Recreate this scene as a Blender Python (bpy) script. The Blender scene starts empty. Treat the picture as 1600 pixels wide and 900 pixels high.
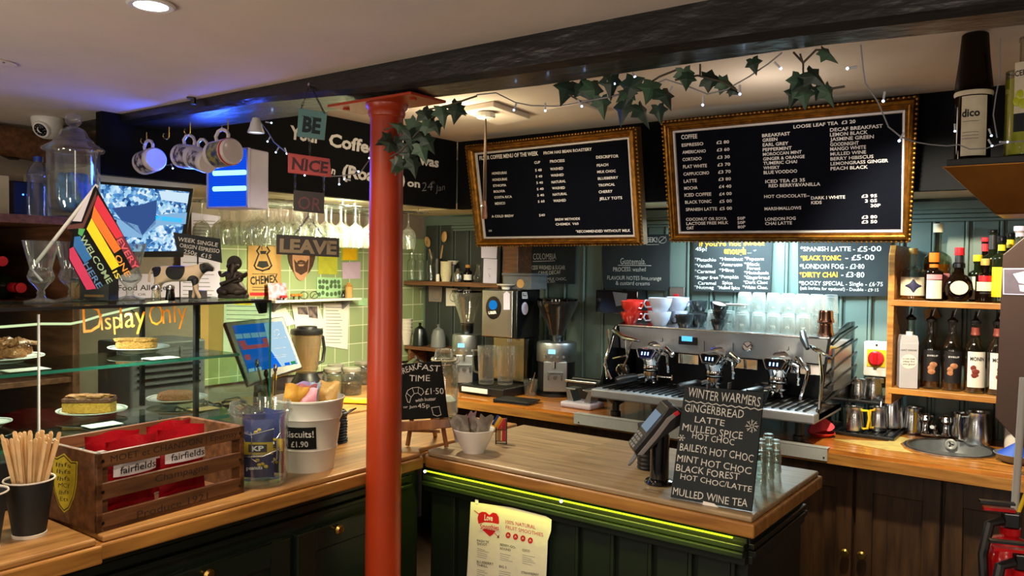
import bpy, bmesh, math, random
from mathutils import Vector, Matrix
SC = bpy.context.scene
COL = SC.collection
PI = math.pi
R = math.radians
random.seed(11)
rnd = random.uniform

# ---------------------------------------------------------------- camera
FPX = 1256.48                       # focal length in pixels of the 1600 x 900 frame
CAM = Vector((0, 0, 1.54))
YAW, PIT, ROL = R(36.298), R(-1.604), R(.773)
FWD = Vector((-math.sin(YAW)*math.cos(PIT), math.cos(YAW)*math.cos(PIT), math.sin(PIT)))
_r = Vector((math.cos(YAW), math.sin(YAW), 0))
_u = _r.cross(FWD)
RGT = math.cos(ROL)*_r + math.sin(ROL)*_u
UPV = -math.sin(ROL)*_r + math.cos(ROL)*_u
cd = bpy.data.cameras.new('camera')
cam = bpy.data.objects.new('camera', cd)
COL.objects.link(cam)
cam.matrix_world = Matrix(((RGT.x, UPV.x, -FWD.x, CAM.x), (RGT.y, UPV.y, -FWD.y, CAM.y), (RGT.z, UPV.z, -FWD.z, CAM.z), (0, 0, 0, 1)))
cd.sensor_width = 36
cd.lens = FPX/1600*36
cd.clip_start = .02
SC.camera = cam

# ---------------------------------------------------------------- exposure, world
SC.view_settings.view_transform = 'Standard'
SC.view_settings.look = 'None'
SC.view_settings.gamma = 1
SC.view_settings.use_curve_mapping = False
SC.view_settings.exposure = 0.0
SC.cycles.max_bounces = 10
SC.cycles.diffuse_bounces = 4
SC.cycles.glossy_bounces = 4
SC.cycles.transmission_bounces = 8
SC.cycles.transparent_max_bounces = 24
SC.cycles.sample_clamp_indirect = 4
SC.cycles.caustics_reflective = False
SC.cycles.caustics_refractive = False
wd = bpy.data.worlds.new('room_air')
SC.world = wd
wd.use_nodes = True
bg = wd.node_tree.nodes['Background']
bg.inputs[0].default_value = (.93, .82, .72, 1)
bg.inputs[1].default_value = .26

def lamp(name, kind, loc, power, col=(1, 1, 1), size=.1, sy=None, aim=None, spot=None, blend=.5, spread=None):
    d = bpy.data.lights.new(name, kind)
    d.energy = power
    d.color = col
    if kind == 'AREA':
        d.size = size
        if sy:
            d.shape = 'RECTANGLE'
            d.size_y = sy
        else:
            d.shape = 'DISK'
        if spread:
            d.spread = R(spread)
    else:
        d.shadow_soft_size = size
    if kind == 'SPOT':
        d.spot_size = R(spot)
        d.spot_blend = blend
    o = bpy.data.objects.new(name, d)
    COL.objects.link(o)
    o.location = loc
    if aim is not None:
        o.rotation_euler = (Vector(aim)-Vector(loc)).to_track_quat('-Z', 'Y').to_euler()
    return o

WARM = (1, .80, .58)
# recessed ceiling lamps of the seating side (behind and beside the camera)
for k, (x, y, p) in enumerate(((-1.48, .836, 7), (-.45, .35, 14), (.9, .5, 12), (-.6, -1.0, 14), (1.1, -1.1, 10))):
    lamp('ceiling_downlight', 'AREA', (x, y, 2.02), p, WARM, .08, aim=(x, y, 0), spread=150)
# fill lights added behind the camera to brighten the front ceiling
for x, y, p in ((-2.6, -.9, 9), (-.3, -1.9, 10), (1.2, -.7, 8)):
    lamp('seating_fill', 'POINT', (x, y, 1.45), p, (1, .84, .66), .12)
# unseen spots added to lighten the front ceiling from below
for x, y, p in ((-1.9, -.5, 29), (-.4, -.6, 29), (.9, .1, 20)):
    lamp('ceiling_fill', 'SPOT', (x, y, 1.25), p, (1, .84, .68), .15, aim=(x*.9-.25, y+1.0, 2.03), spot=130, blend=.8)
lamp('back_ceiling_fill', 'POINT', (-2.05, 2.45, 2.0), 5, (1, .82, .5), .06)  # fill points added to brighten the ceiling behind the beam
lamp('back_ceiling_fill', 'POINT', (-.9, 2.6, 1.98), 1.6, (1, .86, .7), .06)
# lamps over the working side
lamp('worktop_downlight', 'SPOT', (-.55, 2.35, 2.12), 150, (1, .86, .60), .03, aim=(-.36, 3.45, 1.1), spot=70, blend=.6)
lamp('grinder_downlight', 'SPOT', (-1.25, 2.3, 2.12), 34, (1, .86, .66), .05, aim=(-2.2, 3.15, .95), spot=80, blend=.8)
lamp('till_downlight', 'SPOT', (-1.95, 2.05, 2.12), 70, (1, .84, .55), .04, aim=(-1.85, 1.75, .9), spot=120, blend=.9)
# cool strip lamp behind the big menu board, over the coffee machine
lamp('machine_strip_lamp', 'AREA', (-1.12, 3.30, 1.78), 26, (.70, .94, 1), .6, .04, aim=(-1.08, 3.36, .9))
# warm strip lamp behind the lettered board, over the wine glasses
lamp('glass_rack_strip_lamp', 'AREA', (-2.72, 2.5, 1.81), 60, (1, .90, .55), .03, 1.0, aim=(-3.05, 2.5, 1.3))
lamp('insect_lamp_glow', 'AREA', (-2.43, 1.56, 1.83), 4, (.03, .10, 1), .15, aim=(-1.9, .6, 2.0))
# lamp inside the cake case
lamp('cake_case_lamp', 'AREA', (-1.98, 1.0, 1.415), 7, (1, .93, .78), .8, .03, aim=(-1.98, 1.0, 1))

# ---------------------------------------------------------------- helpers
def at(px, py, X=None, Y=None, Z=None):
    d = FWD + RGT*((px-800)/FPX) - UPV*((py-450)/FPX)
    for i, v in enumerate((X, Y, Z)):
        if v is not None:
            return CAM + d*((v-CAM[i])/d[i])

def px2m(p, n):                     # size in metres of n pixels at point p
    return n*((Vector(p)-CAM).dot(FWD))/FPX

def lin(h):
    h = h.lstrip('#')
    c = [int(h[i:i+2], 16)/255 for i in (0, 2, 4)]
    return tuple((v/12.92 if v <= .04045 else ((v+.055)/1.055)**2.4) for v in c)

MATS = {}
def nt(name):
    m = bpy.data.materials.new(name)
    m.use_nodes = True
    n = m.node_tree.nodes
    n.clear()
    out = n.new('ShaderNodeOutputMaterial')
    MATS[name] = m
    return m, n, m.node_tree.links.new, out

def mk(name, c, rough=.5, metal=0, var=.1, scale=25, c2=None, st=(1, 1, 1), bump=0, bscale=80, coat=0, spec=.5, emit=0, ec=None, trans=0, contrast=1, sss=0):
    m, n, L, out = nt(name)
    b = n.new('ShaderNodeBsdfPrincipled')
    L(b.outputs[0], out.inputs[0])
    tc = n.new('ShaderNodeTexCoord')
    mp = n.new('ShaderNodeMapping')
    mp.inputs['Scale'].default_value = st
    L(tc.outputs['Object'], mp.inputs[0])
    a = lin(c)
    d = lin(c2) if c2 else tuple(v*(1-2*var) for v in a)
    if c2 is None:
        a = tuple(min(1, v*(1+var*.6)) for v in a)
    nz = n.new('ShaderNodeTexNoise')
    nz.inputs['Scale'].default_value = scale
    nz.inputs['Detail'].default_value = 4
    L(mp.outputs[0], nz.inputs['Vector'])
    cr = n.new('ShaderNodeValToRGB')
    w = .28/contrast
    cr.color_ramp.elements[0].position = max(0, .5-w)
    cr.color_ramp.elements[1].position = min(1, .5+w)
    cr.color_ramp.elements[0].color = (*d, 1)
    cr.color_ramp.elements[1].color = (*a, 1)
    L(nz.outputs[0], cr.inputs[0])
    L(cr.outputs[0], b.inputs['Base Color'])
    b.inputs['Roughness'].default_value = rough
    b.inputs['Metallic'].default_value = metal
    b.inputs['Specular IOR Level'].default_value = spec
    b.inputs['Coat Weight'].default_value = coat
    b.inputs['Coat Roughness'].default_value = .12
    b.inputs['Transmission Weight'].default_value = trans
    if sss:
        b.inputs['Subsurface Weight'].default_value = sss
        b.inputs['Subsurface Scale'].default_value = .01
    if emit:
        b.inputs['Emission Color'].default_value = (*(lin(ec) if ec else a), 1)
        b.inputs['Emission Strength'].default_value = emit
    if bump:
        nb = n.new('ShaderNodeTexNoise')
        nb.inputs['Scale'].default_value = bscale
        nb.inputs['Detail'].default_value = 5
        L(mp.outputs[0], nb.inputs['Vector'])
        bp = n.new('ShaderNodeBump')
        bp.inputs['Strength'].default_value = bump
        bp.inputs['Distance'].default_value = .01
        L(nb.outputs[0], bp.inputs['Height'])
        L(bp.outputs[0], b.inputs['Normal'])
    return m

def glass(name, tint='#ffffff', edge=.75, base=.05, rough=.02, power=3.0, density=1.0, body=None, body_amt=0, veil=0):
    """clear glass: see-through, mirror-like at grazing angles"""
    m, n, L, out = nt(name)
    tr = n.new('ShaderNodeBsdfTransparent')
    t = lin(tint)
    tr.inputs[0].default_value = (*[v*density for v in t], 1)
    gl = n.new('ShaderNodeBsdfGlossy')
    gl.inputs['Roughness'].default_value = rough
    lw = n.new('ShaderNodeLayerWeight')
    lw.inputs[0].default_value = .5
    pw = n.new('ShaderNodeMath'); pw.operation = 'POWER'
    pw.inputs[1].default_value = power
    L(lw.outputs['Facing'], pw.inputs[0])
    ma = n.new('ShaderNodeMath'); ma.operation = 'MULTIPLY_ADD'
    ma.inputs[1].default_value = edge
    ma.inputs[2].default_value = base
    L(pw.outputs[0], ma.inputs[0])
    mx = n.new('ShaderNodeMixShader')
    L(ma.outputs[0], mx.inputs[0])
    L(tr.outputs[0], mx.inputs[1])
    L(gl.outputs[0], mx.inputs[2])
    last = mx
    if veil:  # white layer stands in for the bright refraction of lit glass
        df = n.new('ShaderNodeBsdfTranslucent'); d2 = n.new('ShaderNodeBsdfDiffuse')
        df.inputs[0].default_value = d2.inputs[0].default_value = (.95, .97, .96, 1)
        md = n.new('ShaderNodeMixShader'); L(df.outputs[0], md.inputs[1]); L(d2.outputs[0], md.inputs[2])
        mv = n.new('ShaderNodeMath'); mv.operation = 'MULTIPLY_ADD'; mv.inputs[1].default_value = veil*1.6; mv.inputs[2].default_value = veil*.35
        L(pw.outputs[0], mv.inputs[0])
        m3 = n.new('ShaderNodeMixShader'); L(mv.outputs[0], m3.inputs[0]); L(mx.outputs[0], m3.inputs[1]); L(md.outputs[0], m3.inputs[2])
        last = mx = m3
    if body_amt:
        df = n.new('ShaderNodeBsdfDiffuse')
        df.inputs[0].default_value = (*lin(body), 1)
        m2 = n.new('ShaderNodeMixShader')
        m2.inputs[0].default_value = body_amt
        L(mx.outputs[0], m2.inputs[1])
        L(df.outputs[0], m2.inputs[2])
        last = m2
    L(last.outputs[0], out.inputs[0])
    return m

def wood(name, c1, c2, axis=0, rough=.4, scale=7, stretch=14, coat=.15, plank=0, bump=.06):
    """grained timber, grain along the given axis; plank > 0 adds stave steps of that width"""
    m, n, L, out = nt(name)
    b = n.new('ShaderNodeBsdfPrincipled')
    L(b.outputs[0], out.inputs[0])
    tc = n.new('ShaderNodeTexCoord')
    mp = n.new('ShaderNodeMapping')
    s = [stretch]*3
    s[axis] = 1
    mp.inputs['Scale'].default_value = s
    L(tc.outputs['Object'], mp.inputs[0])
    nz = n.new('ShaderNodeTexNoise')
    nz.inputs['Scale'].default_value = scale
    nz.inputs['Detail'].default_value = 6
    nz.inputs['Distortion'].default_value = .4
    L(mp.outputs[0], nz.inputs['Vector'])
    cr = n.new('ShaderNodeValToRGB')
    cr.color_ramp.elements[0].position = .3
    cr.color_ramp.elements[1].position = .7
    cr.color_ramp.elements[0].color = (*lin(c2), 1)
    cr.color_ramp.elements[1].color = (*lin(c1), 1)
    L(nz.outputs[0], cr.inputs[0])
    src = cr.outputs[0]
    if plank:
        mp2 = n.new('ShaderNodeMapping')
        s = [1/plank]*3
        s[axis] = 1/(plank*9)
        mp2.inputs['Scale'].default_value = s
        L(tc.outputs['Object'], mp2.inputs[0])
        fl = n.new('ShaderNodeVectorMath'); fl.operation = 'FLOOR'
        L(mp2.outputs[0], fl.inputs[0])
        wn = n.new('ShaderNodeTexWhiteNoise'); wn.noise_dimensions = '3D'
        L(fl.outputs[0], wn.inputs['Vector'])
        hs = n.new('ShaderNodeHueSaturation')
        mm = n.new('ShaderNodeMath'); mm.operation = 'MULTIPLY_ADD'
        mm.inputs[1].default_value = .35
        mm.inputs[2].default_value = .82
        L(wn.outputs['Value'], mm.inputs[0])
        L(mm.outputs[0], hs.inputs['Value'])
        L(src, hs.inputs['Color'])
        src = hs.outputs[0]
    L(src, b.inputs['Base Color'])
    b.inputs['Roughness'].default_value = rough
    b.inputs['Coat Weight'].default_value = coat
    b.inputs['Coat Roughness'].default_value = .2
    bp = n.new('ShaderNodeBump')
    bp.inputs['Strength'].default_value = bump
    bp.inputs['Distance'].default_value = .01
    L(nz.outputs[0], bp.inputs['Height'])
    L(bp.outputs[0], b.inputs['Normal'])
    return m

def glow(name, c, strength):
    m, n, L, out = nt(name)
    e = n.new('ShaderNodeEmission')
    e.inputs[0].default_value = (*lin(c), 1)
    e.inputs[1].default_value = strength
    L(e.outputs[0], out.inputs[0])
    return m

def rot(ax, a):
    return Matrix.Rotation(a, 4, ax)

def tr(*p):
    return Matrix.Translation(Vector(p[0]) if len(p) == 1 else Vector(p))

def along(p0, p1):
    """matrix whose z axis runs from p0 to p1"""
    d = Vector(p1)-Vector(p0)
    return Matrix.Translation(Vector(p0)) @ d.to_track_quat('Z', 'Y').to_matrix().to_4x4(), d.length

class G:
    """collects shapes, then links them as ONE mesh object"""
    def __init__(s):
        s.v = []
        s.f = []
    def add(s, v, f, m=None):
        k = len(s.v)
        s.v += [(m @ Vector(p)) for p in v] if m else [Vector(p) for p in v]
        s.f += [tuple(i+k for i in q) for q in f]
        return s
    def box(s, c, d, m=None):
        x, y, z = [t/2 for t in d]
        v = [(c[0]+a*x, c[1]+b*y, c[2]+e*z) for a in (-1, 1) for b in (-1, 1) for e in (-1, 1)]
        return s.add(v, [(0, 1, 3, 2), (4, 6, 7, 5), (0, 4, 5, 1), (2, 3, 7, 6), (0, 2, 6, 4), (1, 5, 7, 3)], m)
    def lathe(s, prof, n=24, m=None, a0=0, a1=2*PI):
        v, f, rows = [], [], []
        full = abs(a1-a0-2*PI) < 1e-6
        k = n if full else n+1
        for r, z in prof:
            if r < 1e-7:
                rows.append([len(v)]*k)
                v.append((0, 0, z))
            else:
                rows.append(list(range(len(v), len(v)+k)))
                v += [(r*math.cos(a0+(a1-a0)*i/n), r*math.sin(a0+(a1-a0)*i/n), z) for i in range(k)]
        for a, b in zip(rows, rows[1:]):
            for i in range(n):
                j = (i+1) % k
                q = [a[i], a[j], b[j], b[i]]
                q = [t for i2, t in enumerate(q) if t not in q[:i2]]
                if len(q) > 2:
                    f.append(tuple(q))
        return s.add(v, f, m)
    def cyl(s, p0, p1, r0, r1=None, n=16):
        m, l = along(p0, p1)
        r1 = r0 if r1 is None else r1
        return s.lathe([(0, 0), (r0, 0), (r1, l), (0, l)], n, m)
    def tube(s, pts, r, n=8, closed=False, m=None):
        pts = [Vector(p) for p in pts]
        v, f = [], []
        k = len(pts)
        up = None
        for i, p in enumerate(pts):
            a = pts[(i-1) % k] if (closed or i > 0) else p
            b = pts[(i+1) % k] if (closed or i < k-1) else p
            t = (b-a).normalized() if (b-a).length > 1e-9 else Vector((0, 0, 1))
            if up is None:
                up = t.orthogonal().normalized()
            up = (up-t*up.dot(t))
            up = up.normalized() if up.length > 1e-6 else t.orthogonal().normalized()
            w = t.cross(up)
            rr = r[i] if isinstance(r, (list, tuple)) else r
            v += [p+up*(rr*math.cos(2*PI*j/n))+w*(rr*math.sin(2*PI*j/n)) for j in range(n)]
        for i in range(k if closed else k-1):
            i2 = (i+1) % k
            for j in range(n):
                j2 = (j+1) % n
                f.append((i*n+j, i*n+j2, i2*n+j2, i2*n+j))
        if not closed:
            f.append(tuple(range(n-1, -1, -1)))
            f.append(tuple(range((k-1)*n, k*n)))
        return s.add(v, f, m)
    def prism(s, poly, z0, z1, m=None):
        n = len(poly)
        v = [(x, y, z0) for x, y in poly]+[(x, y, z1) for x, y in poly]
        f = [tuple(range(n-1, -1, -1)), tuple(range(n, 2*n))]
        f += [(i, (i+1) % n, n+(i+1) % n, n+i) for i in range(n)]
        return s.add(v, f, m)
    def ball(s, c, r, n=14, m=None, sq=(1, 1, 1)):
        mm = tr(c) @ Matrix.Diagonal((sq[0], sq[1], sq[2], 1))
        k = n//2
        return s.lathe([(r*math.sin(PI*i/k) if 0 < i < k else 0, -r*math.cos(PI*i/k)) for i in range(k+1)], n, (m @ mm) if m else mm)
    def grid(s, fn, nu, nv, m=None):
        v = [fn(i/nu, j/nv) for j in range(nv+1) for i in range(nu+1)]
        f = [(j*(nu+1)+i, j*(nu+1)+i+1, (j+1)*(nu+1)+i+1, (j+1)*(nu+1)+i) for j in range(nv) for i in range(nu)]
        return s.add(v, f, m)
    def build(s, name, mat, parent=None, smooth=.6, bevel=0, world=False, solid=0, sub=0):
        me = bpy.data.meshes.new(name)
        vs = s.v
        if world and parent is not None:
            q = parent
            w = Matrix.Identity(4)
            while q is not None:
                w = Matrix.LocRotScale(q.location, q.rotation_euler, q.scale) @ w
                q = q.parent
            w = w.inverted()
            vs = [w @ p for p in vs]
        me.from_pydata([tuple(p) for p in vs], [], s.f)
        bm = bmesh.new()
        bm.from_mesh(me)
        bmesh.ops.remove_doubles(bm, verts=bm.verts, dist=1e-6)
        bmesh.ops.recalc_face_normals(bm, faces=bm.faces)
        bm.to_mesh(me)
        bm.free()
        me.materials.append(MATS[mat] if isinstance(mat, str) else mat)
        if smooth:
            me.shade_smooth()
            me.set_sharp_from_angle(angle=smooth)
        o = bpy.data.objects.new(name, me)
        COL.objects.link(o)
        if parent is not None:
            o.parent = parent
        if solid:
            md = o.modifiers.new('solid', 'SOLIDIFY'); md.thickness = solid; md.offset = 0
        if bevel:
            md = o.modifiers.new('bevel', 'BEVEL'); md.width = bevel; md.segments = 2; md.limit_method = 'ANGLE'; md.angle_limit = .7
        if sub:
            md = o.modifiers.new('sub', 'SUBSURF'); md.levels = sub; md.render_levels = sub
        return o

def tag(o, label=None, cat=None, group=None, kind=None):
    for k, v in (('label', label), ('category', cat), ('group', group), ('kind', kind)):
        if v:
            o[k] = v
    return o

def thing(name, label, cat, loc=(0, 0, 0), rz=0, group=None, rot3=None):
    o = bpy.data.objects.new(name, None)
    COL.objects.link(o)
    o.empty_display_size = .05
    o.location = loc
    o.rotation_euler = rot3 if rot3 is not None else (0, 0, rz)
    return tag(o, label, cat, group)

def dup(root, loc, rz=None, label=None, group=None, rot3=None, scale=None):
    r = root.copy()
    COL.objects.link(r)
    r.location = loc
    if rz is not None:
        r.rotation_euler = (0, 0, rz)
    if rot3 is not None:
        r.rotation_euler = rot3
    if scale:
        r.scale = scale
    tag(r, label, None, group)
    for ch in list(root.children):
        c = ch.copy()
        COL.objects.link(c)
        c.parent = r
        for g in ch.children:
            d = g.copy()
            COL.objects.link(d)
            d.parent = c
    return r

# ---- lettering
_tc = {}
def glyphs(s, bold=0.0):
    k = (s, bold)
    if k not in _tc:
        cu = bpy.data.curves.new('lettering', 'FONT')
        cu.body = s
        cu.resolution_u = 2
        cu.offset = bold
        o = bpy.data.objects.new('lettering', cu)
        COL.objects.link(o)
        dg = bpy.context.evaluated_depsgraph_get()
        me = bpy.data.meshes.new_from_object(o.evaluated_get(dg))
        v = [(p.co.x, p.co.y) for p in me.vertices]
        f = [tuple(p.vertices) for p in me.polygons]
        bpy.data.objects.remove(o)
        bpy.data.curves.remove(cu)
        bpy.data.meshes.remove(me)
        _tc[k] = (v, f)
    return _tc[k]

CAPH = .73
def text2d(g, s, a, b, h, off=.0012, bold=0.0, m=None, wob=0.0, slant=0.0):
    """letters from 2-D point a to b (baseline ends) with cap height h, in the local x-y plane"""
    v, f = glyphs(s, bold)
    if not v:
        return
    x0, x1 = min(p[0] for p in v), max(p[0] for p in v)
    a, b = Vector(a), Vector(b)
    d = b-a
    L = d.length
    e = d/L
    n = Vector((-e.y, e.x))
    ph = rnd(0, 6)
    vv = []
    for x, y in v:
        t = (x-x0)/(x1-x0)*L
        q = y/CAPH*h
        if wob:
            q += wob*h*math.sin(t/h*1.3+ph)
            t += wob*h*.6*math.sin(t/h*2.1+ph*2)
        p = a+e*(t+slant*q)+n*q
        vv.append((p.x, p.y, off))
    g.add(vv, f, m)

class Fr:
    """a flat board in the room: origin o, unit axes x (right) and y (up), z towards the viewer"""
    def __init__(s, o, yaw, tilt=0, roll=0):
        s.o = Vector(o)
        cy, sy = math.cos(yaw), math.sin(yaw)
        x = Vector((cy, sy, 0)); n = Vector((sy, -cy, 0))
        up = Vector((0, 0, math.cos(tilt)))+n*math.sin(tilt)
        c, t = math.cos(roll), math.sin(roll)
        s.x = c*x+t*up
        s.y = -t*x+c*up
        s.n = s.x.cross(s.y)
        s.m = Matrix(((s.x.x, s.y.x, s.n.x, s.o.x), (s.x.y, s.y.y, s.n.y, s.o.y), (s.x.z, s.y.z, s.n.z, s.o.z), (0, 0, 0, 1)))
        s.e = s.m.to_euler()
    def uv(s, px, py):
        d = FWD + RGT*((px-800)/FPX) - UPV*((py-450)/FPX)
        p = CAM+d*((s.o-CAM).dot(s.n)/d.dot(s.n))-s.o
        return (p.dot(s.x), p.dot(s.y))
    def text(s, g, t, p0, p1, h, off=.0012, bold=0.0, wob=0.0, slant=0.0):
        a, b, c = s.uv(*p0), s.uv(*p1), s.uv(p0[0], p0[1]-h)
        text2d(g, t, a, b, math.dist(a, c), off, bold, None, wob, slant)
    def line(s, g, pts, w, off=.0012):
        q = [Vector(s.uv(*p)) for p in pts]
        for a, b in zip(q, q[1:]):
            d = (b-a).normalized()*w/2
            n = Vector((-d.y, d.x))
            g.add([(*(a-d-n), off), (*(b+d-n), off), (*(b+d+n), off), (*(a-d+n), off)], [(0, 1, 2, 3)])
    def quad(s, g, pts, z0=0, z1=.001):
        q = [s.uv(*p) for p in pts]
        if sum(a[0]*b[1]-b[0]*a[1] for a, b in zip(q, q[1:]+q[:1])) < 0:
            q.reverse()
        g.prism(q, z0, z1)

FACE = YAW                          # rotation that turns a thing's front (-y) to the camera

# ---------------------------------------------------------------- materials
mk('ceiling_paint', '#ddd3c8', .85, var=.04, scale=6, bump=.08, bscale=30)
mk('cream_paint', '#d6ccae', .6, var=.04)
mk('beam_paint', '#17191c', .38, var=.25, scale=9, st=(.35, 1, 1), bump=1.0, bscale=26, coat=.3)
mk('wall_paint', '#61746f', .5, var=.05, scale=4)
mk('alcove_dark', '#34393a', .5, var=.06, scale=4)  # darker tone for the alcove boards
mk('fascia_paint', '#0b0d13', .8, spec=.15, var=.1, scale=5)
mk('counter_paint', '#141d17', .38, var=.12, scale=6)
mk('column_paint', '#a93714', .36, var=.1, scale=7, bump=.08, bscale=25)
mk('floor_wood', '#4a3a2c', .5, var=.2)
mk('plaster', '#8d8078', .85, var=.06)
wood('worktop_x', '#a58f6e', '#7b664a', 0, .42, 5, 12, .25, plank=.045)
wood('worktop_y', '#b98a50', '#815a30', 1, .34, 5, 12, .25, plank=.045)
wood('nosing_y', '#b4803c', '#7c4f22', 1, .4, 5, 10, .2)
wood('nosing', '#b4803c', '#7c4f22', 0, .4, 5, 10, .2)
wood('back_top', '#c98338', '#8a4f1c', 0, .22, 5, 12, .5, plank=.05)
wood('oak_dark', '#48301a', '#25160b', 2, .42, 5, 9, .1)
wood('shelf_wood', '#c58a3e', '#8b5520', 0, .4, 6, 10, .1)
wood('shelf_brown', '#7c5236', '#4c2e1c', 0, .45, 6, 10, .1)
wood('pine', '#c9a070', '#a07848', 2, .5, 6, 10, 0)
wood('crate_wood', '#6e4526', '#3f2412', 0, .5, 7, 9, .05)
wood('easel_wood', '#9b6430', '#643a17', 2, .45, 6, 9, .1)
mk('steel', '#c9ccce', .22, 1, var=.05, scale=30)
mk('steel_brushed', '#aab0b4', .38, 1, var=.1, scale=60, st=(1, 1, 12))
mk('pale_alu', '#b4b8b8', .4, .25, var=.05)
mk('chrome', '#e2e5e8', .07, 1, var=.02)
mk('dark_steel', '#4b4e52', .3, 1, var=.1)
mk('brass', '#c8a55a', .3, 1, var=.1)
mk('copper', '#b07a3a', .38, 1, var=.3, scale=5, c2='#7c4c22', bump=.15, bscale=12)
mk('gilt', '#a8762c', .4, .85, var=.25, scale=40, c2='#5b3a12', bump=.2, bscale=90)
mk('gilt_dark', '#5a3d1a', .5, .5, var=.25, scale=60)
mk('silver_slip', '#c9c6cc', .5, .3, var=.05)
mk('black_plastic', '#141518', .4, var=.1)
mk('black_gloss', '#0d0e11', .12, var=.05, coat=.4)
mk('grey_plastic', '#6d7074', .45, var=.06)
mk('white_plastic', '#dcdcd8', .4, var=.03)
mk('white_ceramic', '#e6e3dc', .12, var=.02, coat=.4)
mk('white_enamel', '#c9c6ba', .3, var=.03, coat=.2)
mk('paper', '#e3dfd8', .8, var=.04, scale=8)
mk('lilac_paper', '#c9c3e2', .8, var=.04, scale=8)
mk('kraft', '#b99058', .8, var=.08, scale=12)
mk('slate', '#33383b', .95, spec=.15, var=.18, scale=6)
mk('slate_dark', '#111213', .9, spec=.2, var=.15, scale=6)
mk('letter_felt', '#0b0e18', .95, spec=.05, var=.1, st=(1, 60, 1), scale=8)
mk('chalk', '#d2d1ca', .9, var=.15, scale=90)
mk('chalk_orange', '#f0a828', .9, var=.12, scale=90)
mk('letter_white', '#e9e9ee', .5, var=.03)
mk('ink', '#17161a', .7, var=.05)
mk('ink_grey', '#77757e', .7, var=.05)
mk('red', '#c2202a', .35, var=.1)
mk('red_gloss', '#b9151c', .15, var=.06, coat=.5)
mk('red_cup', '#d8342c', .14, var=.04, coat=.4)
mk('yellow', '#e8c51c', .45, var=.06)
mk('blue', '#1c3f9c', .5, var=.08)
clear = glass('clear_glass', '#f4fbf6', .75, .04)
glass('case_glass', '#eaf6f0', .55, .045, density=.98)
glass('thick_glass', '#f8fcfa', .8, .085, power=2.2, veil=.045)
glass('wine_glass', '#fbfdfa', .55, .07, power=1.6, veil=.09)
glass('tumbler_glass', '#fdfffe', .5, .07, power=1.5, veil=.20)
glass('smoke_glass', '#5a5048', .6, .05)
glass('green_glass', '#3f4a28', .6, .06, body='#26301a', body_amt=.35)
glass('brown_glass', '#2a1608', .5, .06, body='#160c07', body_amt=.6)
glass('amber_liquid', '#c9862e', .3, .03, body='#a8641c', body_amt=.45)
glass('plastic_bottle', '#cfd8ee', .7, .08, power=1.4, body='#a8b0c8', body_amt=.1)
mk('glass_edge', '#3f8f80', .1, var=.05, trans=.3)

# green wall tiles with pale grout
m, n, L, out = nt('tiles')
b = n.new('ShaderNodeBsdfPrincipled'); L(b.outputs[0], out.inputs[0])
tc = n.new('ShaderNodeTexCoord'); sx = n.new('ShaderNodeSeparateXYZ'); cx = n.new('ShaderNodeCombineXYZ')
L(tc.outputs['Object'], sx.inputs[0]); L(sx.outputs['Y'], cx.inputs['X']); L(sx.outputs['Z'], cx.inputs['Y'])
bk = n.new('ShaderNodeTexBrick'); bk.offset = 0; bk.squash = 1
for k, v in (('Scale', 1), ('Mortar Size', .0022), ('Brick Width', .1), ('Row Height', .1), ('Mortar Smooth', .1), ('Bias', 0)):
    bk.inputs[k].default_value = v
bk.inputs['Color1'].default_value = (*lin('#98a880'), 1)
bk.inputs['Color2'].default_value = (*lin('#8a9a70'), 1)
bk.inputs['Mortar'].default_value = (*lin('#d8dcc0'), 1)
L(cx.outputs[0], bk.inputs['Vector']); L(bk.outputs['Color'], b.inputs['Base Color'])
b.inputs['Roughness'].default_value = .18

def struct(o):
    o['kind'] = 'structure'
    return o

# ---------------------------------------------------------------- the room
ZC, ZB, YW, YF, XW, XF = 1.0, .9, 3.58, 3.15, -3.3, -2.667
CF, CB, SOF = 2.03, 2.165, 1.823
struct(G().box((-.5, 1.2, -.02), (8, 7, .04)).build('floor', 'floor_wood'))
struct(G().box((-.5, -.77, CF+.03), (7.6, 4.4, .06)).build('ceiling', 'ceiling_paint', smooth=0))
struct(G().box((-1.0, 2.62, CB+.03), (5.0, 2.3, .06)).build('ceiling_back', 'ceiling_paint', smooth=0))

# hewn beam between the two ceilings: sections (pixel x, ceiling y, lower front y, lower back y)
sec = []
for px, a, b_, c in ((60, 205, 214, 243), (130, 192.5, 206, 227), (260, 168, 184, 210), (400, 143, 161, 191), (616, 100, 141, 161), (800, 64, 117, 140), (1000, 25, 88, 110.6), (1270, -27, 52.5, 73), (1600, -92, 14, 39)):
    p = at(px, a, Y=1.405)
    q = at(px, b_, Y=1.415)
    r_ = at(px, c, Z=q.z-.006)
    sec.append((p.x, q.z, r_.y, r_.x))
sec = [(-3.28, sec[0][1], sec[0][2], 0)] + [s for s in sec if s[0] > -3.2] + [(1.4, sec[-1][1]-.01, sec[-1][2]+.05, 0)]
v, f = [], []
for x, z, y, _ in sec:
    v += [(x, 1.405, CF+.1), (x, 1.405, z+.012), (x, 1.42, z), (x, y, z-.006), (x, y+.02, z+.012), (x, y+.02, CB+.02)]
for i in range(len(sec)-1):
    for j in range(6):
        f.append((i*6+j, i*6+(j+1) % 6, i*6+6+(j+1) % 6, i*6+6+j))
f += [tuple(range(6)), tuple(range(len(v)-6, len(v)))]
struct(G().add(v, f).build('trim_1', 'beam_paint', smooth=.5))

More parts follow.
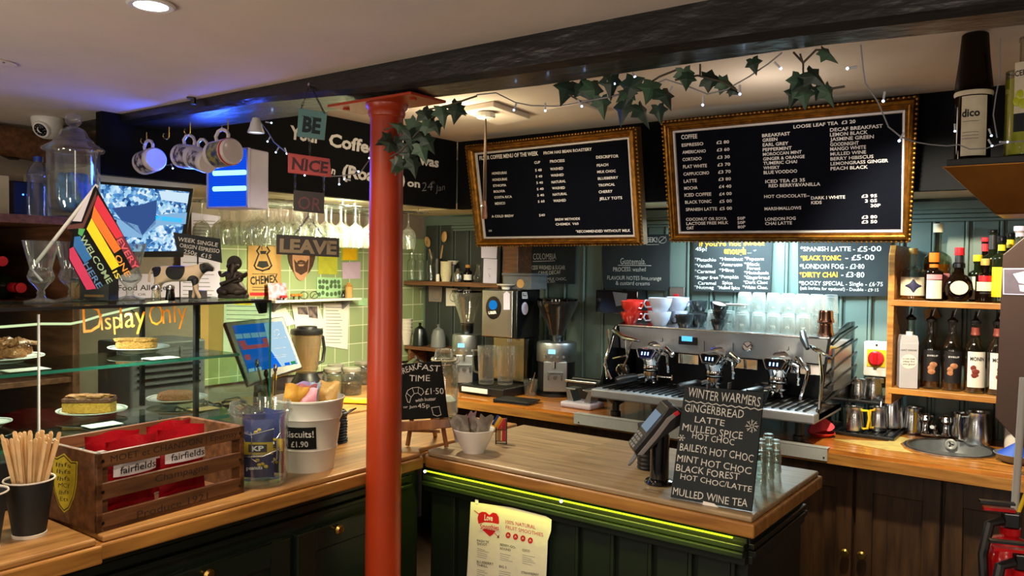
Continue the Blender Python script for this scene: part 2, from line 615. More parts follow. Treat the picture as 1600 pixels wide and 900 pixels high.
# black boards above the working side, cream soffit behind them
g = G()
g.box(((XF+1.3)/2, YF+.02, (SOF+CB)/2), (1.3-XF, .04, CB-SOF))
struct(g.build('trim_2', 'fascia_paint', smooth=0))
fasc = struct(G().box((XF-.02, 2.24, (SOF+CB)/2), (.04, 1.80, CB-SOF)).build('trim_3', 'fascia_paint', smooth=0))
struct(G().box((-1.0, YF+.04+(YW-YF-.04)/2, SOF+.02), (4.6, YW-YF-.04, .03)).box(((XW+XF)/2-.02, 2.24, SOF+.02), (XF-XW-.05, 1.76, .03)).build('ceiling_soffit', 'cream_paint', smooth=0))
# panelled back wall: boards with beads
g = G()
g.box((-1.0, YW+.03, 1.0), (4.6, .04, 2.3))
x = -2.62
while x < 1.25:
    g.box((x+.048, YW+.006, 1.32), (.088, .012, .9)).box((x+.102, YW+.003, 1.32), (.012, .018, .9))
    x += .116
struct(g.build('wall_back', 'wall_paint', smooth=0, bevel=.003))
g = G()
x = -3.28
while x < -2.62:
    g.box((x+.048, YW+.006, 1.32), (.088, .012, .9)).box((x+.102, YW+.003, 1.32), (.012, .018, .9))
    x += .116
struct(g.build('wall_back_alcove', 'alcove_dark', smooth=0, bevel=.003))
# cornice under the soffit
g = G()
for z, d, h in ((1.800, .03, .035), (1.775, .022, .016), (1.757, .028, .016), (1.742, .016, .012)):
    g.box((-.95, YW-d/2, z), (4.2, d, h))
struct(g.build('trim_4', 'wall_paint', smooth=0, bevel=.003))
# left wall: tiled end and plastered end
struct(G().box((XW-.02, 2.86, 1.33), (.04, 1.5, .72)).build('wall_left', 'tiles', smooth=0))
struct(G().box((XW-.045, 1.5, 1.1), (.04, 4.4, 2.2)).build('wall_left_plaster', 'plaster', smooth=0))
struct(G().box((1.42, 2.0, 1.1), (.04, 3.2, 2.2)).build('wall_right', 'plaster', smooth=0))
G  # timber on the far left under the ceiling
t = thing('timber_rail', 'rough brown timber rail under the ceiling behind the dome camera', 'timber rail', (-3.2, 1.2, 1.96))
def rail(u, w):
    a = 2*PI*w
    return (math.cos(a)*.05, (u-.5)*1.1, math.sin(a)*.055+.006*math.sin(u*21+a*2))
G().grid(rail, 24, 12).build('rail_log', 'shelf_brown', t)

# ---------------------------------------------------------------- front counter
def slab(name, poly, z, th, mat, label, cat='worktop', lip=.008):
    """worktop with a stepped nosing"""
    g = G()
    g.prism(poly, z-.013, z)
    c = Vector((sum(p[0] for p in poly)/len(poly), sum(p[1] for p in poly)/len(poly)))
    t = tag(g.build(name, mat, smooth=0, bevel=.004), label, cat)
    n = len(poly)
    big = []
    area = sum(poly[i][0]*poly[(i+1) % n][1]-poly[(i+1) % n][0]*poly[i][1] for i in range(n))
    sg = 1 if area > 0 else -1
    for i in range(n):
        a, b, d = Vector(poly[i-1]), Vector(poly[i]), Vector(poly[(i+1) % n])
        e1, e2 = (b-a).normalized(), (d-b).normalized()
        n1, n2 = Vector((e1.y, -e1.x))*sg, Vector((e2.y, -e2.x))*sg
        k = (n1+n2)
        k = k/k.dot(n1) if abs(k.dot(n1)) > 1e-6 else n1
        big.append(tuple(b+k*lip))
    G().prism(big, z-th, z-.0135).build('edge_nosing', 'nosing_y' if mat == 'worktop_y' else 'nosing', t, smooth=0, bevel=.004)
    return t
slab('worktop', [(-2.16, .786), (-1.563, .786), (-1.563, 1.695), (-1.6, 1.73), (-1.6, 2.22), (-2.16, 2.22)], ZC, .045, 'worktop_y', 'long pale wooden worktop under the champagne crate and white bucket')
slab('worktop', [(-1.555, 1.720), (-.6, 1.708), (-.6, 2.22), (-1.575, 2.22), (-1.575,1.74)], ZC, .045, 'worktop_x', 'wooden worktop of the jutting counter carrying the card reader and chalkboard')
slab('worktop', [(-2.16, .1), (-1.545, .1), (-1.545, .766), (-2.16, .766)], ZC+.004, .05, 'worktop_y', 'short wooden worktop under the stirrer cups')

# painted bases
t = thing('counter_base', 'dark green cupboard base with brass knobs under the long worktop', 'counter base', (-1.9, .9, 0))
g = G()
g.box((-1.9, .96, .47), (.5, 1.64, .94))
for zc, d, h in ((.935, .022, .03), (.905, .012, .02), (.885, .018, .012)):
    g.box((-1.65+d/2, .94, zc), (d, 1.6, h))
g.build('carcass', 'counter_paint', t, smooth=0, bevel=.003, world=True)
for k, (y0, y1) in enumerate(((.2, .55), (.57, .92), (.94, 1.29), (1.31, 1.64))):
    dr = G().box((-1.642, (y0+y1)/2, .45), (.016, y1-y0, .8)).box((-1.632, y0+.03, .45), (.012, .06, .8)).box((-1.632, y1-.03, .45), (.012, .06, .8)).box((-1.632, (y0+y1)/2, .82), (.012, y1-y0-.12, .06)).build('door', 'counter_paint', t, smooth=0, bevel=.004, world=True)
    p = at(527, 826, X=-1.61) if k == 2 else (at(323, 897, X=-1.61) if k == 1 else Vector((-1.61, y1-.03, .8)))
    if k in (1, 2):
        m_ = along(p-Vector((.016, 0, 0)), p+Vector((.02, 0, 0)))[0]
        G().lathe([(0, 0), (.006, 0), (.005, .012), (.013, .018), (.014, .026), (.009, .032), (0, .033)], 16, m_).build('knob', 'brass', dr, world=True)
t = thing('counter_base', 'dark green beadboard base with a lit rim under the jutting counter', 'counter base', (-1.1, 1.98, 0))
g = G()
g.box((-1.12, 1.99, .47), (.97, .40, .94))
x = -1.6
while x < -.66:
    g.box((x+.047, 1.785, .44), (.08, .012, .86)).box((x+.094, 1.783, .44), (.01, .016, .86))
    x += .105
for zc, d, h in ((.917, .010, .018), (.908, .030, .014), (.892, .036, .014), (.876, .022, .02)):
    g.box((-1.125, 1.79-d/2, zc), (.98, d, h))
    g.box((-.635+d/4, 1.985, zc), (d/2, .40, h))
g.build('carcass', 'counter_paint', t, smooth=0, bevel=.003, world=True)
glow('led_green', '#c8ff20', 2.2)
t = thing('led_strip', 'yellow-green glowing light strip under the jutting worktop edge', 'light strip', (-1.12, 1.742, .934))
G().box((0, 0, .001), (.93, .004, .003)).build('tape', 'led_green', t)
glow('led_spot', '#f4ffc0', 14)
for q in ((664, 731), (877, 774)):
    p = at(*q, Y=1.738)
    G().ball((p.x+1.12, -.004, .0), .0040).build('diode', 'led_spot', t)
lamp('counter_strip_glow', 'AREA', (-1.12, 1.738, .93), 1.4, (.95, 1, .10), .93, .01, aim=(-1.12, 1.775, .5))

# ---------------------------------------------------------------- back counters
SX, SY, SA, SB = -.428, 3.268, .133, .145
t = thing('worktop', 'glossy orange wooden worktop under the coffee machine and sink', 'worktop', (-1.2, 3.26, ZB))
def notched(o, z0, z1):
    g = G()
    arc = [(SA*math.sin(PI*i/16), -SB*math.cos(PI*i/16)) for i in range(17)]
    g.prism([(-3.26, 2.975-o), (SX, 2.975-o)]+[(SX-a, SY+b) for a, b in arc]+[(SX, 3.555), (-3.26, 3.555)], z0, z1)
    g.prism([(.9, 2.975-o), (.9, 3.555), (SX, 3.555)]+[(SX+a, SY+b) for a, b in reversed(arc)]+[(SX, 2.975-o)], z0, z1)
    return g
notched(0, ZB-.013, ZB).build('top_boards', 'back_top', t, smooth=0, world=True)
notched(.008, ZB-.05, ZB-.0135).build('edge_nosing', 'nosing', t, smooth=0, world=True)
t = slab('worktop', [(-3.26, .5), (-2.60, .5), (-2.60, 2.955), (-3.26, 2.955)], ZB, .04, 'worktop_y', 'wooden worktop by the tiled wall carrying storage jars and blender')
t = thing('base_cabinet', 'dark base cabinet under the tiled wall worktop', 'cabinet', (-2.98, 2.0, 0))
G().box((-2.98, 1.7, .425), (.52, 2.4, .85)).build('carcass', 'oak_dark', t, smooth=0, world=True)
t = thing('base_cabinet', 'dark oak base cabinet with panelled doors under the sink worktop', 'cabinet', (-.8, 3.3, 0))
g = G().box((-.87, 3.32, .425), (3.5, .48, .85))
g.build('carcass', 'oak_dark', t, smooth=0, world=True)
YD = 3.05
def dx(px):
    return at(px, 850, Y=YD).x
for x0, x1, kn in ((dx(1160), dx(1332), (1320, 864)), (dx(1334), dx(1470), (1346, 868)), (dx(1472), dx(1600)+.05, None)):
    w = x1-x0-.004
    c = (x0+x1)/2
    dr = G().box((c, YD+.02, .42), (w, .014, .82)).box((x0+.032, YD+.01, .42), (.056, .022, .82)).box((x1-.032, YD+.01, .42), (.056, .022, .82)).box((c, YD+.01, .79), (w-.11, .022, .085)).box((c, YD+.01, .08), (w-.11, .022, .08)).build('door', 'oak_dark', t, smooth=0, bevel=.003, world=True)
    if kn:
        p = at(*kn, Y=YD-.02)
        G().lathe([(0, 0), (.007, 0), (.006, .014), (.015, .02), (.016, .03), (.011, .036), (0, .037)], 18, along(p+Vector((0, .024, 0)), p-Vector((0, .02, 0)))[0]).build('knob', 'brass', dr, world=True)
t = thing('edge_strip', 'pale aluminium strip screwed along the worktop edge below the coffee machine', 'edge strip', at(1095, 672, Y=2.955))
a, b = at(897, 645, Y=2.957), at(1293, 700, Y=2.957)
G().box(((a.x+b.x)/2, 2.957, .882), (b.x-a.x, .006, .046)).box(((a.x+b.x)/2, 2.972, .9035), (b.x-a.x, .036, .004)).build('angle_bar', 'pale_alu', t, smooth=0, bevel=.001, world=True)
for px, py in ((904, 660), (1287, 715)):
    p = at(px, py, Y=2.953)
    G().cyl(p+Vector((0, .004, 0)), p-Vector((0, .001, 0)), .003, n=10).build('screw', 'dark_steel', t, world=True)

# ---------------------------------------------------------------- column
t = thing('column', 'red painted iron column rising from the floor past the counter', 'column', (-1.5, 1.487, 0))
G().lathe([(.0475, 0), (.046, 1.0), (.0425, 1.87), (.0425, 1.93)], 40).build('shaft', 'column_paint', t)
G().lathe([(.0425, 1.915), (.046, 1.918), (.048, 1.926), (.047, 1.932), (.053, 1.938), (.055, 1.948)], 40).build('capital', 'column_paint', t)
G().box((0, -.005, 1.9515), (.30, .13, .007)).build('bearing_plate', 'column_paint', t, smooth=0, bevel=.002)
for sx_ in (-1, 1):
    G().cyl((sx_*.12, -.03, 1.949), (sx_*.12, -.03, 1.943), .009, n=6).build('bolt', 'column_paint', t)

# ================================================================ on the long counter
# paper cups with stirrers
mk('cup_black', '#1b1d1e', .6, var=.08)
mk('stirrer', '#d6b07c', .6, var=.12, scale=40)
mk('rim_white', '#d8d2c6', .6, var=.03)
CUP = at(46, 836, Z=ZC+.004)
t = thing('paper_cup', 'black paper cup full of wooden stirrers on the short worktop', 'paper cup', CUP, 0)
G().lathe([(.029, .006), (.0435, .108), (.0425, .108), (.028, .008), (0, .008)], 32).build('cup_wall', 'cup_black', t)
G().lathe([(.0435, .1075), (.0452, .109), (.0448, .1115), (.0425, .111), (.0425, .1075)], 32).build('rolled_rim', 'rim_white', t)
G().lathe([(0, .001), (.0295, 0), (.0302, .006), (.0285, .007), (0, .007)], 32).build('foot_ring', 'rim_white', t)
dup(t, at(-30, 862, Z=ZC+.004), 0, 'black paper cup cut off by the photo edge beside the stirrer cup', None)
def stick_mesh():
    g = G()
    w, l, th = .0036, .182, .0007
    poly = [(-w, 0), (w, 0), (w, l-w), (w*.7, l-w*.3), (0, l), (-w*.7, l-w*.3), (-w, l-w)]
    g.prism(poly, -th, th)
    return g
first = None
side = Vector((RGT.x, RGT.y, 0)).normalized()
deep = Vector((-side.y, side.x, 0))
spots = []
for row in range(11):
    for col in range(-3, 4):
        a, b = (col+.5*(row % 2))*.0078+rnd(-.0002, .0002), (row-5)*.0034
        if math.hypot(a, b) < .0185:
            spots.append((a, b))
for a, b in spots:
    a += rnd(-.0022, .0022)
    base = CUP+side*a*.28+deep*b*.5+Vector((0, 0, .0095))
    d = (side*a*3.05+deep*b*1.35+Vector((0, 0, .17))).normalized()
    z_ = deep-d*deep.dot(d)
    z_ = -z_.normalized()
    x_ = d.cross(z_)
    e = Matrix((x_, d, z_)).transposed() @ Matrix.Rotation(rnd(-.45, .45), 3, 'Y')
    lab = 'flat wooden stirrer standing in the black paper cup of stirrers'
    if first is None:
        first = tag(stick_mesh().build('wooden_stirrer', 'stirrer', None, smooth=0), lab, 'stirrer', 'stirrers in the paper cup')
        o = first
    else:
        o = first.copy(); COL.objects.link(o)
    o.location = base+d*rnd(0, .012)
    o.rotation_euler = e.to_euler()

# champagne crate
mk('crate_ink', '#22130c', .8, var=.1)
mk('shield_yellow', '#c8b41e', .6, var=.25, scale=30)
CR = Vector((-1.583, .785, ZC))
CRZ = R(93.9)
cr = thing('wooden_crate', 'stained champagne crate with a yellow shield holding red crisp packets', 'crate', CR, CRZ)
L_, D_, H_ = .355, .215, .158
G().box((.006, D_/2, H_/2), (.012, D_, H_)).build('end_panel', 'crate_wood', cr, smooth=0, bevel=.0015)
G().box((L_-.006, D_/2, H_/2), (.012, D_, H_)).build('end_panel', 'crate_wood', cr, smooth=0, bevel=.0015)
G().box((L_/2, D_/2, .005), (L_-.024, D_, .01)).build('bottom_board', 'crate_wood', cr, smooth=0)
slats = []
for z0, z1 in ((0, .037), (.064, .097), (.128, .158)):
    slats.append(G().box((L_/2, .0045, (z0+z1)/2), (L_, .009, z1-z0)).build('slat', 'crate_wood', cr, smooth=0, bevel=.0015))
    G().box((L_/2, D_-.0045, (z0+z1)/2), (L_, .009, z1-z0)).build('slat', 'crate_wood', cr, smooth=0, bevel=.0015)
for x in (.02, L_-.02):
    for y in (.018, D_-.018):
        G().box((x, y, H_/2), (.016, .016, H_)).build('corner_post', 'crate_wood', cr, smooth=0)
mfront = rot('X', PI/2)          # local x-y drawing plane onto the crate front (x right, y up)
for sl, s, x0, x1, z, h in ((slats[2], 'MOET et CHANDON | Epernay', .028, .335, .137, .0135), (slats[1], 'Champagne', .125, .255, .075, .015), (slats[0], 'Produce 1921', .085, .255, .009, .016)):
    g = G(); text2d(g, s, (x0, z), (x1, z), h, .0004, 0, mfront, .02, .12 if 'mp' in s else 0)
    g.build('stencil', 'crate_ink', sl, smooth=0)
for x in (.012, L_-.012):
    for z in (.018, .08, .142):
        G().cyl((x, .0005, z), (x, -.0008, z), .0035, n=10).build('nail', 'dark_steel', cr)
me_ = rot('Z', -PI/2) @ rot('X', PI/2)   # end panel seen from -x
def shield(s):
    pts = [(-.5, .42), (-.28, .40), (0, .5), (.28, .40), (.5, .42), (.46, .05), (.36, -.2), (.18, -.42), (0, -.5), (-.18, -.42), (-.36, -.2), (-.46, .05)]
    return [(x*s*.82, y*s) for x, y in pts]
sh = G().prism(shield(.122), 0, .0006, tr(-.0002, D_/2+.01, .083) @ me_).build('shield_badge', 'shield_yellow', cr, smooth=0)
g = G()
for q in (shield(.113),):
    q = q+[q[0]]
    for a, b in zip(q, q[1:]):
        d = (Vector(b)-Vector(a)).normalized(); n = Vector((-d.y, d.x))*.0012
        a2, b2 = Vector(a), Vector(b)
        g.add([(*(a2-n), .0008), (*(b2-n), .0008), (*(b2+n), .0008), (*(a2+n), .0008)], [(0, 1, 2, 3)], tr(-.0002, D_/2+.01, .083) @ me_)
for i in range(6):
    text2d(g, random.choice(['lhfs', 'MCf', 'hkp', 'Ets']), (-.03+.003*i, .03-.014*i), (.026-.002*i, .036-.014*i), .009, .0008, 0, tr(-.0002, D_/2+.01, .083) @ me_, .1, .3)
g.build('shield_script', 'crate_ink', sh, smooth=0)

def pillow(w, h, th, crimp=.01, seed=0, n=10, crum=.0):
    """puffed sealed packet standing in x-z, centred on x"""
    r_ = random.Random(seed)
    ph = [r_.uniform(0, 6) for _ in range(6)]
    g = G()
    for sgn in (1, -1):
        def fn(u, v_):
            x, z = (u-.5)*w, v_*h
            e = max(0, math.sin(PI*u))**.55*max(0, math.sin(PI*min(1, max(0, (v_-.06)/.88))))**.6
            y = sgn*th/2*e
            wr = crum*(math.sin(9*u+ph[0]+5*v_)+math.sin(13*v_+ph[1]-4*u)+.6*math.sin(23*u+17*v_+ph[2]))
            x2 = x*(1-.10*math.sin(PI*v_))
            return (x2, y+wr*(e*.6+.25), z+crum*1.5*math.sin(8*u+ph[3]))
        g.grid(fn, n, n)
    return g
mk('foil_red', '#9c101b', .25, .25, var=.12, scale=18, bump=.35, bscale=30)
mk('foil_band', '#d9d2d4', .35, .1, var=.04)
def crisp(name, loc, rz, lean, label):
    t = thing(name, label, 'crisp packet', loc, 0, 'crisp packets in the crate', rot3=(lean, 0, rz))
    pk = pillow(.118, .16, .034, seed=int(loc[0]*9999) % 97, crum=.0022).build('foil_bag', 'foil_red', t)
    band = G()
    band.grid(lambda u, v_: ((u-.5)*.098, -.0185*max(0, math.sin(PI*(u*.86+.07)))**.5-.0040, .086+v_*.032), 10, 2)
    bd = band.build('name_band', 'foil_band', t)
    g = G(); text2d(g, 'fairfields', (-.042, .093), (.040, .093), .015, .0, .01, rot('X', PI/2) @ tr(0, 0, .0245))
    g.build('band_lettering', 'ink', bd, smooth=0)
    return t
cm = Matrix.LocRotScale(CR, Matrix.Rotation(CRZ, 3, 'Z').to_quaternion(), None)
for k, (x, y, z, ln, rz, lb) in enumerate((
        (.094, .0375, .0135, .03, .05, 'red crisp packet at the shield end of the crate, in its front row'),
        (.218, .0375, .0135, -.03, -.03, 'red crisp packet in the middle of the front row of the crate'),
        (.290, .042, .0105, .05, .08, 'red crisp packet at the far end of the front row, half hidden by the crate side'),
        (.10, .125, .0135, .1, -.08, 'red crisp packet lying behind the front row near the shield end'),
        (.235, .125, .0135, .08, .05, 'red crisp packet behind the front row at the far end of the crate'))):
    p = cm @ Vector((x, y, z))
    if x > .28:
        continue
    crisp('crisp_packet', p, CRZ+rz, ln, lb)

# clip jar with peanut packets
def jar_body(g, r, h, neck, wall=.003, n=40):
    g.lathe([(0, .002), (r*.85, 0), (r, .008), (r, h*.74), (r*.97, h*.80), (neck, h*.86), (neck, h*.92), (neck+.006, h*.93), (neck+.006, h*.96), (neck, h*.97), (neck, h), (neck-wall, h), (neck-wall, h*.87), (r-wall*1.4, h*.79), (r-wall, h*.72), (r-wall, .012), (0, .009)], n)
    return g
JP = at(399, 757, Z=ZC)+Vector((-.004, .017, 0))
jr = thing('clip_jar', 'big open glass jar of peanut packets next to the crate', 'jar', JP, FACE)
G().lathe([(0, .003), (.056, 0), (.064, .006), (.0655, .02), (.0655, .150), (.068, .158), (.072, .170), (.076, .176), (.076, .182), (.073, .184), (.072, .194), (.0725, .199), (.070, .200), (.069, .184), (.063, .155), (.062, .02), (0, .012)], 44).build('jar_glass', 'thick_glass', jr)
g = G()
for sx_ in (-1, 1):
    g.tube([(sx_*.035+.03, -.058, .135), (sx_*.03+.03, -.0665, .125), (sx_*.03+.03, -.067, .075), (sx_*.018+.03, -.068, .068)], .0016)
g.tube([(-.055, -.05, .085), (-.02, -.069, .078), (.03, -.071, .083), (.062, -.045, .095)], .0016)
g.tube([(-.055, -.048, .14), (0, -.0735, .133), (.05, -.058, .145)], .0016)
g.build('wire_bail', 'steel', jr)
mk('kp_blue', '#1b2a66', .35, .1, var=.12, scale=20)
mk('kp_yellow', '#c9a71c', .4, var=.08)
for k, (x, y, a, lb) in enumerate(((.006, -.030, .05, 'front navy peanut packet facing out of the big glass jar'), (-.018, .016, .9, 'navy peanut packet turned sideways behind the front packet in the big glass jar'), (.028, .022, -.5, 'navy peanut packet at the back of the big glass jar beside the bucket'))):
    p = JP+Matrix.Rotation(FACE, 3, 'Z') @ Vector((x, y, .021))
    t = thing('peanut_packet', lb, 'peanut packet', p, FACE+a, 'peanut packets in the jar')
    pillow(.074, .140+.008*k, .024, seed=k, crum=.0008).build('foil_bag', 'kp_blue', t)
    def patch(z0, z1, w, mat, nm, par, dy=.0012):
        return G().grid(lambda u, v_: ((u-.5)*w, -.0125*max(0, math.sin(PI*(.5+(u-.5)*w/.08)))**.5-dy, z0+v_*(z1-z0)), 10, 2).build(nm, mat, par)
    patch(.058, .088, .070, 'kp_yellow', 'yellow_band', t)
    lg = patch(.064, .083, .044, 'ink', 'logo_patch', t, .002)
    g = G(); text2d(g, 'KP', (-.014, .067), (.016, .069), .012, 0, .04, rot('X', PI/2) @ tr(0, 0, .0152)); text2d(g, 'ORIGINAL', (-.014, .0525), (.014, .0535), .005, 0, .01, rot('X', PI/2) @ tr(0, 0, .0150)); text2d(g, 'peanuts', (-.026, .022), (.012, .024), .009, 0, .02, rot('X', PI/2) @ tr(0, 0, .0140))
    g.build('packet_lettering', 'letter_white', lg, smooth=0)
    g = G()
    for q in ((.0, .045), (.012, .036), (.02, .030), (.004, .034), (-.004, .112), (.004, .118)):
        g.ball((q[0], -.0135, q[1]), .0042, 8, None, (1.3, .3, 1))
    g.build('nut_picture', 'kp_yellow', t)

# white bucket of biscuits
BK = at(482, 738, Z=ZC)*1.025; BK.z = ZC
bu = thing('metal_bucket', 'white metal bucket with a black price label full of wrapped biscuits', 'bucket', BK, FACE)
def brad(z):
    return .0655+(.0915-.0655)*z/.187
prof = [(0, .006), (.062, .006), (.0655, 0), (brad(.055), .055), (brad(.055)+.002, .058), (brad(.06), .062), (brad(.135), .135), (brad(.135)+.002, .138), (brad(.14), .142), (.0905, .180), (.093, .183), (.093, .187), (.0905, .188), (.0895, .184), (brad(.1)-.002, .1), (.063, .010), (0, .010)]
G().lathe(prof, 48).build('bucket_wall', 'white_enamel', bu)
def wrapcyl(g, rf, a0=-PI/2):
    out = []
    for p in g.v:
        r_ = rf(p.y)+p.z
        a = a0+p.x/rf(p.y)
        out.append(Vector((r_*math.cos(a), r_*math.sin(a), p.y)))
    g.v = out
    return g
g = G(); g.grid(lambda u, v_: ((u-.5)*.088-.006, .064+v_*.058, .0012), 14, 2)
lb = wrapcyl(g, brad).build('price_label', 'slate_dark', bu)
g = G(); text2d(g, 'Biscuits!', (-.043, .095), (.032, .096), .018, .002, .012, None, .03); text2d(g, '£1.90', (-.026, .070), (.018, .071), .0155, .002, .012, None, .03)
wrapcyl(g, brad).build('chalk_lettering', 'chalk', lb, smooth=0)
for sx_ in (-1, 1):
    g = G()
    g.tube([(sx_*brad(.14), -.012, .125), (sx_*(brad(.14)+.004), -.014, .135), (sx_*(brad(.15)+.018), -.012, .148), (sx_*(brad(.16)+.036), 0, .158), (sx_*(brad(.15)+.020), .014, .150), (sx_*(brad(.14)+.002), .014, .130)], .0022)
    g.build('side_handle', 'dark_steel', bu)
for k, (c, x, y, z, w, h, a, ln, nm) in enumerate((
        ('#c9952f', -.052, -.022, .128, .062, .085, .2, .15, 'mustard yellow wrapped biscuit at the jar side of the bucket'),
        ('#c98692', .004, -.030, .118, .062, .082, -.3, -.1, 'pink wrapped biscuit in the middle of the bucket'),
        ('#c6808c', -.014, .002, .126, .05, .085, .5, .2, 'pink wrapped biscuit behind the middle of the bucket'),
        ('#9b8cc4', -.012, .036, .126, .055, .085, .1, .1, 'lilac wrapped biscuit at the back of the bucket'),
        ('#8fa3b4', .034, .020, .122, .05, .090, -.5, .1, 'grey blue wrapped biscuit tucked beside the gold one in the bucket'),
        ('#b8924a', .058, -.012, .126, .058, .092, -.2, -.25, 'gold wrapped biscuit at the column side of the bucket'))):
    mn = 'wrapper_%d' % k
    mk(mn, c, .35, .1, var=.15, scale=25, bump=.4, bscale=40)
    p = BK+Matrix.Rotation(FACE, 3, 'Z') @ Vector((x*.82, y, z+.012))
    tag(pillow(w, h, .022, seed=k+5, crum=.002).build('wrapped_biscuit', mn, None), nm, 'biscuit', 'wrapped biscuits in the bucket')
    o = COL.objects[-1]
    o.location = p
    o.rotation_euler = (ln, rnd(-.3, .3), FACE+a)
# stack of black lids behind the bucket
LP = at(519, 690, Z=ZC)
first = None
for k in range(11):
    if first is None:
        g = G().lathe([(.0445, 0), (.046, .002), (.0445, .005), (.041, .006), (.039, .011), (.036, .0115), (.034, .009), (0, .009), (0, .0082), (.0345, .008), (.0385, .0095), (.040, .005), (.043, .0035), (.0445, 0)], 36)
        first = tag(g.build('takeaway_cover', 'black_plastic', None), 'black cup lid in the stack beside the white bucket', 'cup lid', 'stack of black cup lids')
        o = first
    else:
        o = first.copy(); COL.objects.link(o)
    o.location = LP+Vector((rnd(-.0012, .0012), rnd(-.0012, .0012), .0085*k))

# ================================================================ the cake case
CX0, CX1, CY0, CY1, CT = -1.86, -2.15, .32, 1.40, 1.436
ds = thing('display_case', 'glass cake display case with two shelves on the long counter', 'display case', (-2.0, .9, ZC))
G().box(((CX0+CX1)/2, .81, ZC+.0575), (.28, .96, .105)).build('plinth', 'black_plastic', ds, smooth=0, bevel=.004, world=True)
G().box(((CX0+CX1)/2-.005, .83, 1.128), (.27, 1.00, .008)).build('deck', 'case_glass', ds, smooth=0, world=True)
G().box((CX0-.013, .83, 1.128), (.002, 1.00, .009)).build('deck_edge', 'glass_edge', ds, smooth=0, world=True)
G().box(((CX0+CX1)/2-.005, .815, 1.290), (.26, .99, .007)).build('shelf', 'case_glass', ds, smooth=0, world=True)
G().box((CX0-.012, .815, 1.290), (.002, .99, .0072)).build('shelf_edge', 'glass_edge', ds, smooth=0, world=True)
G().box((CX0, .558, 1.27), (.005, .476, .31)).build('front_pane', 'case_glass', ds, smooth=0, world=True)
fp = G().box((CX0, 1.100, 1.218), (.005, .60, .43)).build('front_pane', 'case_glass', ds, smooth=0, world=True)
G().box((CX0, .797, 1.27), (.006, .003, .30)).build('pane_joint', 'white_plastic', ds, smooth=0, world=True)
G().box(((CX0+CX1)/2, CY1, 1.218), (CX0-CX1, .005, .43)).build('end_pane', 'case_glass', ds, smooth=0, world=True)
G().box((CX0, CY1, 1.218), (.004, .004, .43)).build('corner_edge', 'glass_edge', ds, smooth=0, world=True)
G().box(((CX0+CX1)/2, .86, CT-.003), (CX0-CX1, 1.08, .006)).build('top_pane', 'case_glass', ds, smooth=0, world=True)
G().box((CX0+.001, .86, CT-.004), (.006, 1.084, .007)).build('top_edge', 'black_plastic', ds, smooth=0, world=True)
G().box((CX1, .86, CT-.004), (.006, 1.084, .007)).build('top_edge', 'black_plastic', ds, smooth=0, world=True)
for y in (1.185,):
    G().box((CX0-.018, y, 1.285), (.011, .011, .295)).build('post', 'black_plastic', ds, smooth=0, world=True)
    G().box((CX1+.012, y, 1.285), (.011, .011, .295)).build('post', 'black_plastic', ds, smooth=0, world=True)
    G().tube([(CX1+.02, y-.06, 1.425), (CX1+.015, y-.004, 1.38)], .002).build('brace', 'black_plastic', ds, world=True)
fr = Fr((CX0+.0027, 1.0, 1.4), PI/2)
mk('paint_orange', '#d98a1c', .5, var=.15, scale=60)
g = G()
S_ = 'Display'
fr.text(g, 'D', (130, 521), (160, 518), 47, .0004, -.012)
fr.text(g, 'isp', (158, 516), (190, 512), 30, .0004, -.005)
fr.text(g, 'lay', (188, 513), (228, 509), 38, .0004, -.005)
fr.text(g, 'O', (234, 510), (256, 507), 36, .0004, -.012)
fr.text(g, 'nly', (254, 506), (292, 502), 36, .0004, -.005)
for p in g.v:
    p.z = .0004
q = G(); q.add(g.v, g.f, fr.m)
q.build('painted_lettering', 'paint_orange', fp, smooth=0, world=True)
# wire of small lights inside the case
g = G()
g.tube([at(x, y, X=-1.885) for x, y in ((-30, 512), (0, 511), (40, 508), (64, 506), (110, 506), (130, 502), (155, 494), (180, 488), (205, 482), (232, 474), (262, 471))], .0028, 8)
glow('wire_glow', '#f3f2c0', 1.3)
tag(g.build('light_wire', 'wire_glow', None), 'pale glowing light wire sagging across the inside of the cake case', 'light wire')

# plates, cakes and price cards
mk('cake_yellow', '#cf9a34', .8, c2='#a06c1c', scale=160, bump=.8, bscale=260)
mk('cake_brown', '#6b3518', .5, var=.3, scale=140, bump=.7, bscale=220)
mk('crumble', '#dca552', .8, scale=170, c2='#9a6226', bump=1, bscale=240)
mk('pastry', '#d08a4a', .6, scale=130, c2='#7c3f1c', bump=1, bscale=200, coat=.3)
mk('cookie', '#bf7c4e', .8, var=.2, scale=150, bump=1, bscale=180)
mk('plate_line', '#6f6a68', .3)
def plate(loc, r, label):
    t = thing('plate', label, 'plate', loc, 0, 'cake plates')
    G().lathe([(0, .0008), (r*.55, 0), (r*.58, .003), (r*.7, .006), (r, .0135), (r*1.0, .0155), (r*.7, .0085), (r*.6, .006), (0, .005)], 44).build('dish', 'white_ceramic', t)
    G().lathe([(r*.90, .0136), (r*.925, .0142), (r*.925, .0146), (r*.90, .0140)], 44).build('rim_line', 'plate_line', t)
    return t
P1, P2, P3, P4, P5 = at(-4, 566, Z=1.2945), at(217, 550, Z=1.2945), at(144, 648, Z=1.133), at(277, 628, Z=1.133), at(-18, 668, Z=1.133)
plate(P1, .098, 'white plate with pastry slices on the glass shelf by the photo edge')
plate(P2, .077, 'white plate with a crumble slice on the glass shelf under the painted words')
plate(P3, .085, 'white plate with a layered cake slice on the lower deck')
plate(P4, .083, 'white plate with a round cookie on the lower deck')
plate(P5, .05, 'white plate peeping in at the photo edge on the lower deck')
